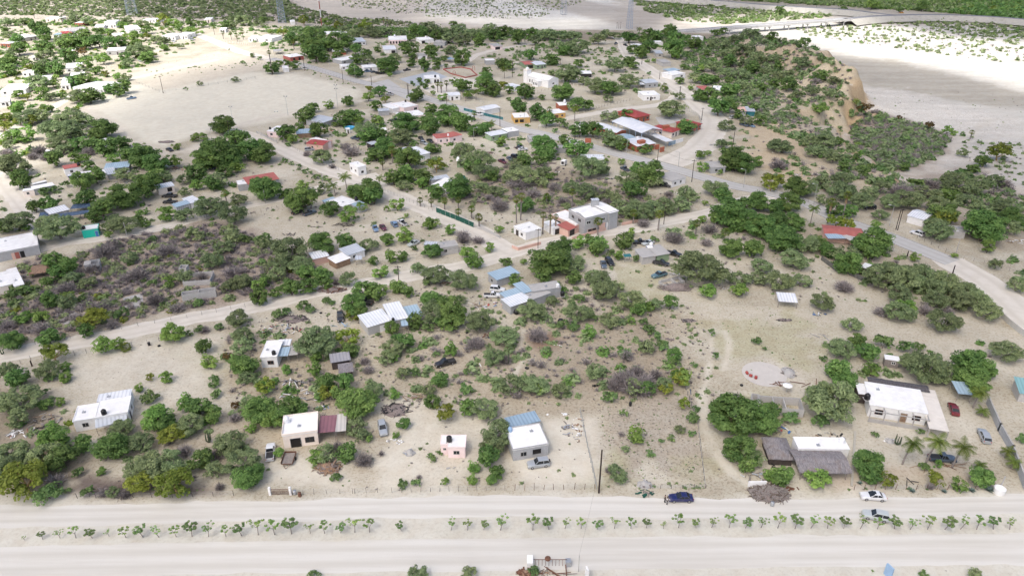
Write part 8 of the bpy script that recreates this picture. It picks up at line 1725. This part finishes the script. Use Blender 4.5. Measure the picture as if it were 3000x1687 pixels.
heap('c0',1180,915,6,1.5,.4,['metal','greywood','white'],44,'scrap strip below the tin-roofed cluster',ln=(.4,1.5))
heap('c0',1570,535,4.2,2.2,.3,['twig'],60,'dark brush patch at the foot of the playing field',base='twig',ln=(.5,1.4))
heap('c1',1000,560,7,2,.5,['dark','greywood','tin'],36,'row of dark beams and sheets behind the leafless brush',ln=(1.5,3.4))
heap('c1',700,425,2.8,2.4,.8,['brick','wood','salmon'],34,'stack of red bricks and boards right of the low tin shed',ln=(.4,1.2))
heap('c1',2150,1060,9,.7,.8,['dark','greywood'],70,'old dark stone fence line below the green-awning house',ln=(.4,1.2))
heap('c1',2200,640,2.6,1.0,.7,['twig','rust'],40,'brown brush heap on the yard below the pale green house',base='twig',ln=(.5,1.4))
heap('c2',900,885,4,1.2,.4,['dark','tarpblue','metal'],34,'blue-black scrap left of the dark tree group',ln=(.4,1.6))
heap('c2',375,738,2.4,1.0,.5,['twig'],34,'dry brush heap left of the white horse-box',base='twig',ln=(.4,1.3))
heap('c2',430,818,1.4,.8,.5,['dark','white'],10,'wheelbarrow-size scrap below the white horse-box',ln=(.4,1))
heap('c2',1905,565,2.4,1.1,.7,['concrete','greywood'],20,'pale earth heap on the road verge beside the slope',base='concrete',ln=(.4,1.2))
heap('c2',350,1180,9,2.2,.5,['twig','greywood'],90,'fallen grey palm litter behind the estate',ln=(.6,2.2))
heap('c3',150,635,5.5,1.0,.5,['white','dark','metal'],30,'dumped white and dark scrap on the bushy ledge',ln=(.5,1.8))
heap('c3',360,850,8,2.5,.5,['concrete','wood','white'],60,'rubbish tipped down the sandy slope',ln=(.3,1))
heap('a2',290,1440,5.0,.7,.3,['rust','greywood','wood'],20,'weathered decking and poles at the bottom photo edge',ln=(1.5,4))
heap('a2',105,1430,1.6,.8,.8,['rust'],30,'brown thatch bundle at the bottom photo edge',base='thatchbrown',ln=(.4,1.2))
def rackframe():
    a=Vector(G(*P('a2',130,1372))); b_=Vector(G(*P('a2',395,1372))); u=b_-a; L=u.length; rt=root('iron_rack',(a.x,a.y,0),math.atan2(u.y,u.x),label='rusty iron frame rack with a round brush at the bottom edge',cat='rack')
    for k in range(9):
        x=.9+(L-1.6)*k/8; MB().tube((x,0,0),(x,0,1.5),.04,n=5).obj('upright',M('rust'),rt)
    MB().box(.6,L,-.04,.04,1.45,1.53).obj('top_rail',M('rust'),rt); MB().box(-.5,.5,-.6,1.2,0,1.3).obj('white_cabinet',M('white'),rt); MB().box(L-.2,L+.7,-.3,.7,0,1.1).obj('side_box',M('metal'),rt)
    MB().lathe([(.1,0),(.5,.1),(.52,.35),(.1,.5)],12,(L*.48,0,1.5)).obj('brush_head',M('rust'),rt)
rackframe()
pole('a2',480,1415,487,1295,'thin pale pole rising from the bottom photo edge','concrete',.08,arm=False)
def spot(): # concrete pad with barrels
    wx,wy=G(*P('b2',2020,1300)); rt=root('round_slab',(wx,wy,0),label='round worn concrete slab beside the two-rut track',cat='slab'); landmark(wx,wy,'the round slab')
    MB().lathe([(5.2,0),(5.2,.12)],30).obj('surface',paint('slab_pale',(.52,.49,.45),.9,.08,(.40,.38,.35,1),.5,.4),rt)
    for i,(x,y,lb) in enumerate(((1880,1300,'red steel barrel lying left on the round slab'),(1910,1322,'red steel barrel lying in the middle of the round slab'),(1952,1338,'upright red steel barrel at the right of the round slab'))):
        bx,by=G(*P('b2',x,y)); b_=root('steel_barrel',(bx,by,.13),i*1.0,.62,label=lb,cat='barrel',group='red barrels on the round slab')
        mb=MB(); mb.lathe([(.55,0),(.56,.3),(.59,.33),(.56,.36),(.56,.75),(.59,.78),(.56,.81),(.55,1.15)],14); o=mb.obj('drum',M('redplastic'),b_,True); 
        if i<2: o.rotation_euler=(math.pi/2,0,0); o.location=(0,.55,.56)
spot()
def parasol():
    wx,wy=G(*P('a3',255,118)); rt=root('parasol',(wx,wy,0),label='small white garden parasol behind the roofless block rooms',cat='parasol'); landmark(wx,wy,'the white parasol')
    MB().tube((0,0,0),(0,0,2.3),.04).obj('pole',M('metal'),rt); MB().lathe([(1.15,1.9),(.6,2.2),(.08,2.4)],8).obj('canopy',M('roofwhite'),rt)
parasol()
def cactus(t,x,y,h,label,arms=4,sp_=.35):
    wx,wy=G(*P(t,x,y)); rt=root('cactus',(wx,wy,0),label=label,cat='cactus'); rg=random.Random(int(x)); paint('cactusgreen',(.07,.10,.055),.8,.2)
    for k in range(arms):
        a=k*6.283/arms+rg.random(); hh=h*rg.uniform(.7,1.0); mb=MB(); e=Vector((math.cos(a)*sp_*rg.uniform(.5,1.3),math.sin(a)*sp_*rg.uniform(.5,1.3),hh*.25)); mb.tube((0,0,0),e,.12,.14,8); mb.tube(e,e+Vector((rg.uniform(-.1,.1),0,hh*.75)),.14,.08,8); mb.obj('arm',MATS['cactusgreen'],rt)
cactus('a0',1515,480,2.6,'organ-pipe cactus cluster left of the blue-grey bush',7,.5)
cactus('a3',1055,498,2.6,'branching cactus standing before the big white house',5,.6)
cactus('b2',1070,1110,3.2,'tall cactus cluster rising from bushes beside the hedge',8,.6)
cactus('b2',920,1190,2.4,'grey cactus clump left of the hedge',7,.6)
cactus('b1',2000,1210,2.4,'spreading cactus clump at the dry shrubs in the middle lot',7,.8)
cactus('b0',20,1140,1.5,'small cactus stub at the left edge of the road',3,.3)
cactus('b1',15,720,3.0,'tall thin cactus at the left of the green thicket',3,.4)
def agave(t,x,y,r,label):
    wx,wy=G(*P(t,x,y)); rt=root('agave_plant',(wx,wy,0),label=label,cat='plant'); mb=MB(); rg=random.Random(int(x)); paint('agave',(.12,.18,.16),.7,.2)
    for i in range(22):
        a=i*2.4; el=.3+.9*(i/22); d=Vector((math.cos(a)*math.cos(el),math.sin(a)*math.cos(el),math.sin(el))); s_=Vector((-d.y,d.x,0)).normalized()*.09*r; m=d*r*.5; t_=d*r+Vector((0,0,-.08*r)); mb.add([s_*.7,-s_*.7,m-s_,m+s_,t_],[(0,1,2,3),(3,2,4)])
    mb.obj('leaves',MATS['agave'],rt)
agave('a3',1720,832,1.3,'spiky blue-grey agave left of the white trough'); agave('a3',1165,838,.9,'small spiky agave on the garden fence line, left'); agave('a3',1395,840,.8,'small spiky agave on the garden fence line, middle'); agave('a3',1595,835,1.0,'spiky agave between the round bush and the trough agave'); agave('a3',785,780,.8,'blue-grey agave at the end of the brown trench kerb')
def pool():
    wx,wy=G(*P('c1',885,390),1); rt=root('paddling_pool',(wx,wy,0),label='round pale blue paddling pool beside the white outhouse',cat='pool'); MB().lathe([(2.4,0),(2.5,.9),(2.3,.9),(2.25,.5),(.1,.48)],20).obj('rim',paint('poolblue',(.10,.42,.66),.4,.1),rt)
pool()
def floodlight(t,x,y,h,label):
    wx,wy,wz=GT(*P(t,x,y)); rt=root('floodlight_mast',(wx,wy,wz),label=label,cat='floodlight',group='floodlights round the playing field'); MB().tube((0,0,-.2),(0,0,h),.09,.06,6).obj('mast',M('metal'),rt)
    for s_ in (-1,1): MB().box(s_*.7-.28,s_*.7+.28,-.12,.12,h,h+.4).obj('lamp_head',M('concrete'),rt)
    MB().box(-.7,.7,-.04,.04,h-.08,h-.01).obj('crossbar',M('metal'),rt)
floodlight('c1',303,285,10,'floodlight on the near edge of the playing field, left'); floodlight('c1',772,205,10,'floodlight on the near edge of the playing field, right'); floodlight('d1',815,1000,8,'floodlight in the right corner of the playing field'); floodlight('c0',2195,330,7,'floodlight behind the round tree on the field edge')
def goal(t,x,y,label):
    wx,wy=G(*P(t,x,y)); rt=root('bench',(wx,wy,0),label=label,cat='bench'); MB().box(-1,1,-.3,.3,.42,.5).obj('seat',M('white'),rt)
    for s_ in (-.8,.8): MB().box(s_-.06,s_+.06,-.25,.25,0,.42).obj('leg',M('teal'),rt)
goal('c1',190,252,'little pale bench standing on the near side of the playing field')
def tyre(t,x,y,label):
    wx,wy=G(*P(t,x,y)); o=mk('old_tyre',CGEO['sedan'][3],None,(wx,wy,.12),0,1.15); tag(o,label,'tyre','old tyres lying on the sand'); return o
for q in (('b1',520,812,'single tyre on the driveway beside the middle road'),('b2',789,935,'single tyre on the pale ground below the rounded bush'),('b2',122,1255,'tyre beside the winding path in the middle lot'),('b2',1838,1390,'tyre beside the round slab'),('b0',1275,1075,'tyre at the gateway of the left lot'),('b1',1690,970,'tyre in front of the grey mesquite'),('b1',2165,1252,'tyre at the right of the dry cactus clump')): tyre(*q)
def cans(t,x,y,label,mat='metal'):
    wx,wy=G(*P(t,x,y)); rt=root('oil_drum',(wx,wy,0),label=label,cat='drum'); MB().lathe([(.32,0),(.33,.3),(.31,.33),(.33,.6),(.32,.9)],12).obj('drum',M(mat),rt,True)
cans('a1',282,855,'grey drum right beside the iron gate pillar'); cans('b0',1197,1068,'black and white drum at the left lot gateway','black'); cans('a2',855,215,'small dark drum alone in the weedy lot','black'); cans('a3',152,938,'grey-green drum at the foot of the branch heap','metal'); cans('a1',318,870,'brown clay pot at the roadside right of the grey drum','rust'); cans('b1',1600-5,1600 if 0 else 885,'x') if 0 else None
for q in (('b2',390,890,'black round water barrel beside the grey-green bushes'),('b1',2085,818,'black ball-shaped barrel below the long patchwork house')):
    wx,wy=G(*P(q[0],q[1],q[2])); rt=root('water_barrel',(wx,wy,0),label=q[3],cat='barrel'); MB().lathe([(.45,0),(.75,.3),(.8,.8),(.6,1.2),(.2,1.35)],14).obj('drum',M('black'),rt,True)
# ---------------- saplings in the median ----------------
def sapling_mesh(seed,rich):
    rg=random.Random(seed); mb=MB(); tips=[]; y0=Vector((0,0,0)); f=Vector((rg.uniform(-.06,.06),rg.uniform(-.04,.04),rg.uniform(.28,.42))); mb.tube(y0,f,.020,.014,5)
    n=rg.randint(3,5)
    for i in range(n):
        a=i*6.283/n+rg.uniform(-.5,.5); m=f+Vector((math.cos(a)*rg.uniform(.08,.2),math.sin(a)*rg.uniform(.08,.2),rg.uniform(.18,.32))); mb.tube(f,m,.011,.007,4)
        for j in range(rg.randint(2,4)):
            t_=m+Vector((rg.uniform(-.16,.16),rg.uniform(-.16,.16),rg.uniform(.04,.24))); mb.tube(m,t_,.006,.004,3); tips.append(t_)
        tips.append(m)
    rng=np.random.default_rng(seed); P_=[];Dd=[]
    for t_ in tips:
        k=int(20*rich); q=rng.normal(size=(k,3)); q/=np.linalg.norm(q,axis=1,keepdims=True); P_.append(np.array(t_)+q*.048*np.array([1,1,.55])); Dd.append(q+np.array([0,0,1.2]))
    V,Fq=leafquads(np.concatenate(P_),np.concatenate(Dd),.036,rng,1.4); return npmesh('leaves',V,Fq,LEAF['S'] if seed%2 else LEAF['L'],rng.random(len(Fq))),mb.mesh('stem',M('barkgrey'))
SAPM=[sapling_mesh(50+i,r) for i,r in enumerate((1,1.2,.5,1,.8,1.3,.4,.9))]
SAP=[('a0',x,y,h) for x,y,h in ((180,1188,40),(310,1182,70),(435,1173,80),(550,1172,100),(668,1172,100),(790,1160,60),(912,1170,100),(1035,1165,115),(1150,1167,105),(1275,1163,100),(1390,1162,130),(1508,1160,120),(1635,1160,95),(1750,1155,115),(1868,1150,140))]+[('a1',x,y,h) for x,y,h in ((135,1148,130),(258,1143,140),(392,1140,85),(497,1138,110),(612,1135,95),(715,1132,125),(822,1130,115),(1050,1117,85),(1410,1115,100),(1530,1115,85),(1648,1113,80),(1768,1115,130))]+[('a2',x,y,h) for x,y,h in ((150,1115,125),(268,1110,110),(383,1103,90),(500,1103,90),(615,1108,95),(740,1103,90),(860,1103,95),(972,1100,80),(1097,1105,60),(1205,1097,115),(1332,1100,85),(1443,1097,95),(1570,1097,115),(1688,1100,100),(1802,1097,100),(1922,1100,120))]+[('a3',x,y,h) for x,y,h in ((318,1105,120),(433,1100,115),(553,1102,105),(670,1103,100),(790,1105,110),(915,1107,95),(1037,1105,120),(1152,1110,105),(1278,1108,115),(1402,1110,130),(1515,1108,115),(1632,1110,120),(1752,1108,115),(1872,1110,95))]
ordw=lambda n:['first','second','third','fourth','fifth','sixth','seventh','eighth','ninth','tenth','eleventh','twelfth','thirteenth','fourteenth','fifteenth','sixteenth','seventeenth','eighteenth','nineteenth','twentieth','twenty-first','twenty-second','twenty-third','twenty-fourth','twenty-fifth','twenty-sixth','twenty-seventh','twenty-eighth','twenty-ninth','thirtieth'][n]
NS=len(SAP); NL=27
for i,(t,x,y,h) in enumerate(SAP):
    wx,wy=G(*P(t,x,y)); px,py=P(t,x,y); s_=scl(wy)*cp; hm=h/TL[t][2]/s_*.98; lm,sm=SAPM[(i*5+i//3)%8]; size='tall' if h>=120 else 'small' if h<90 else 'slender'
    if i<NL: lb=f'{size} young tree in the median row, {ordw(i)} from the left end'
    else:
        k=NS-1-i; lb=f'{size} young tree in the median row, {ordw(k)} from the right end' if k<30 else f'{size} young tree in the median'
    rt=mk('young_tree',None,None,(wx,wy,0),random.random()*6.28,(hm*1.28,hm*1.28,hm)); tag(rt,lb,'sapling','young trees planted along the road median'); mk('leaves',lm,rt); mk('stem',sm,rt)
# ---------------- the two people by the blue car ----------------
def person(x,y,rz,label,top,leg,hairm,stance):
    wx,wy=G(*P('a2',x,y)); rt=root('person',(wx,wy,0),rz,label=label,cat='person'); landmark(wx,wy,'x') if 0 else None
    J={'pel':(0,0,.93),'spine':(0,0,1.15),'chest':(0,.01,1.36),'neck':(0,0,1.48),'head0':(0,-.01,1.58),'head1':(0,-.02,1.70)}
    for s,n in ((-1,'l'),(1,'r')):
        J['hip'+n]=(s*.09,0,.90); J['kn'+n]=(s*.11+stance*s*.02,.03*s*stance-.02,.49); J['an'+n]=(s*.12+stance*s*.03,.05*s*stance+.02,.08); J['toe'+n]=(s*.13+stance*s*.03,.05*s*stance-.13,.03)
        J['sh'+n]=(s*.185,0,1.40); J['el'+n]=(s*.25,-.04,1.14); J['wr'+n]=(s*.20,-.24-.04*s,1.08) if stance>0 else (s*.24,-.12,.92); d=Vector(J['wr'+n])-Vector(J['el'+n]); d.normalize(); pm=Vector(J['wr'+n])+d*.06; J['pa'+n]=tuple(pm)
        sd=d.cross(Vector((1,0,0))).normalized()
        for f in range(4):
            b_=pm+sd*(f-1.5)*.022+d*.02; J['f%d%s'%(f,n)]=tuple(b_+d*(.035,.045,.042,.03)[f]); J['g%d%s'%(f,n)]=tuple(b_+d*(.055,.07,.066,.05)[f]+Vector((-s*.02,0,-.015)))
        J['th'+n]=tuple(Vector(J['wr'+n])+sd*-.045+d*.05+Vector((-s*.02,0,0)))
    E=[('pel','spine'),('spine','chest'),('chest','neck'),('neck','head0'),('head0','head1')]
    for n in 'lr':
        E+=[('pel','hip'+n),('hip'+n,'kn'+n),('kn'+n,'an'+n),('an'+n,'toe'+n),('chest','sh'+n),('sh'+n,'el'+n),('el'+n,'wr'+n),('wr'+n,'pa'+n),('wr'+n,'th'+n)]+[e for f in range(4) for e in (('pa'+n,'f%d%s'%(f,n)),('f%d%s'%(f,n),'g%d%s'%(f,n)))]
    R={'pel':(.15,.11),'spine':(.14,.10),'chest':(.16,.11),'neck':(.055,.06),'head0':(.075,.09),'head1':(.085,.10)}
    for n in 'lr': R.update({'hip'+n:(.095,.1),'kn'+n:(.058,.062),'an'+n:(.038,.042),'toe'+n:(.035,.03),'sh'+n:(.058,.06),'el'+n:(.038,.04),'wr'+n:(.025,.028),'pa'+n:(.034,.018),'th'+n:(.010,.010)}); R.update({'f%d%s'%(f,n):(.009,.009) for f in range(4)}); R.update({'g%d%s'%(f,n):(.008,.008) for f in range(4)})
    def skin(name,keys,mat,par,grow=1.0,rootk='pel'):
        ks=[k for k in J if k in keys]; me=bpy.data.meshes.new(name); me.from_pydata([J[k] for k in ks],[(ks.index(a),ks.index(b_)) for a,b_ in E if a in ks and b_ in ks],[]); me.materials.append(M(mat)); o=mk(name,me,par); md=o.modifiers.new('skin','SKIN'); me.skin_vertices[0].data[0].use_root=False
        for i,k in enumerate(ks): v=me.skin_vertices[0].data[i]; v.radius=(R[k][0]*grow,R[k][1]*grow); v.use_root=(k==rootk)
        sb=o.modifiers.new('sub','SUBSURF'); sb.levels=1; sb.render_levels=2; return o
    body=skin('body',set(J),'skin',rt)
    skin('shirt',{'pel','spine','chest','shl','shr','ell','elr'},top,rt,1.16); skin('trousers',{'pel','hipl','hipr','knl','knr','anl','anr'},leg,rt,1.14)
    for n in 'lr':
        a=Vector(J['an'+n]); mb=MB(); mb.prism([(a.x-.05,a.y-.20,0),(a.x+.05,a.y-.20,0),(a.x+.055,a.y+.08,0),(a.x-.055,a.y+.08,0)],(0,0,.09)); mb.obj('shoe',M('black'),rt)
    mb=MB(); mb.lathe([(.112,0),(.118,.05),(.10,.11),(.05,.145),(.01,.15)],12,(0,.012,1.66)); mb.obj('hair',M(hairm),rt,True)
    for s in (-1,1): mb=MB(); mb.lathe([(.005,-.012),(.012,0),(.005,.012)],6,(s*.035,-.118,1.655)); mb.obj('eye',M('black'),rt); mb=MB(); mb.box(s*.095-.012,s*.095+.012,-.03,.01,1.62,1.675); mb.obj('ear',M('skin'),rt)
    MB().prism([(-.014,-.105,1.615),(.014,-.105,1.615),(.008,-.145,1.62)],(0,.0,.03)).obj('nose',M('skin'),rt); MB().box(-.025,.025,-.113,-.1,1.578,1.588).obj('mouth',M('redplastic'),rt)
person(1104,912,math.radians(100),'person in black shirt and dark trousers, left of the pair by the blue car','black','dark','hair',0)
person(1120,925,math.radians(60),'person in white shirt and dark trousers, right of the pair by the blue car','roofwhite','dark','hair',1)
# wires above the road
def wires(p,q,za,zb,label,n=2,sag=1.2):
    a=Vector((*G(*p),za)); b_=Vector((*G(*q),zb)); rt=root('overhead_wire',a,label=label,cat='wire')
    for k in range(n):
        mb=MB(); o=Vector((.6*(k-(n-1)/2),0,0)); prev=None
        for i in range(17):
            t_=i/16; p_=a.lerp(b_,t_)+o-Vector((0,0,sag*4*t_*(1-t_)))-a
            if prev is not None: mb.tube(prev,p_,.012,n=3)
            prev=p_
        mb.obj('strand',M('dark'),rt)
wires((1755,1443),(1694,1673),8.9,4,'overhead wire from the thick dark pole across the road',1,.6)
wires((1169,834),(1576,728),8,9,'overhead wires over the middle sandy road',2)
wires((1683,419),(1924,492),8,9,'overhead wires along the school street',2)
wires((1169,834),(1690,738),9,12,'overhead wires from middle road pole to estate corner pole',2)
wires((1924,492),(2026,533),9,9,'overhead wires over the paved junction',2)
grow(); resolve_labels()
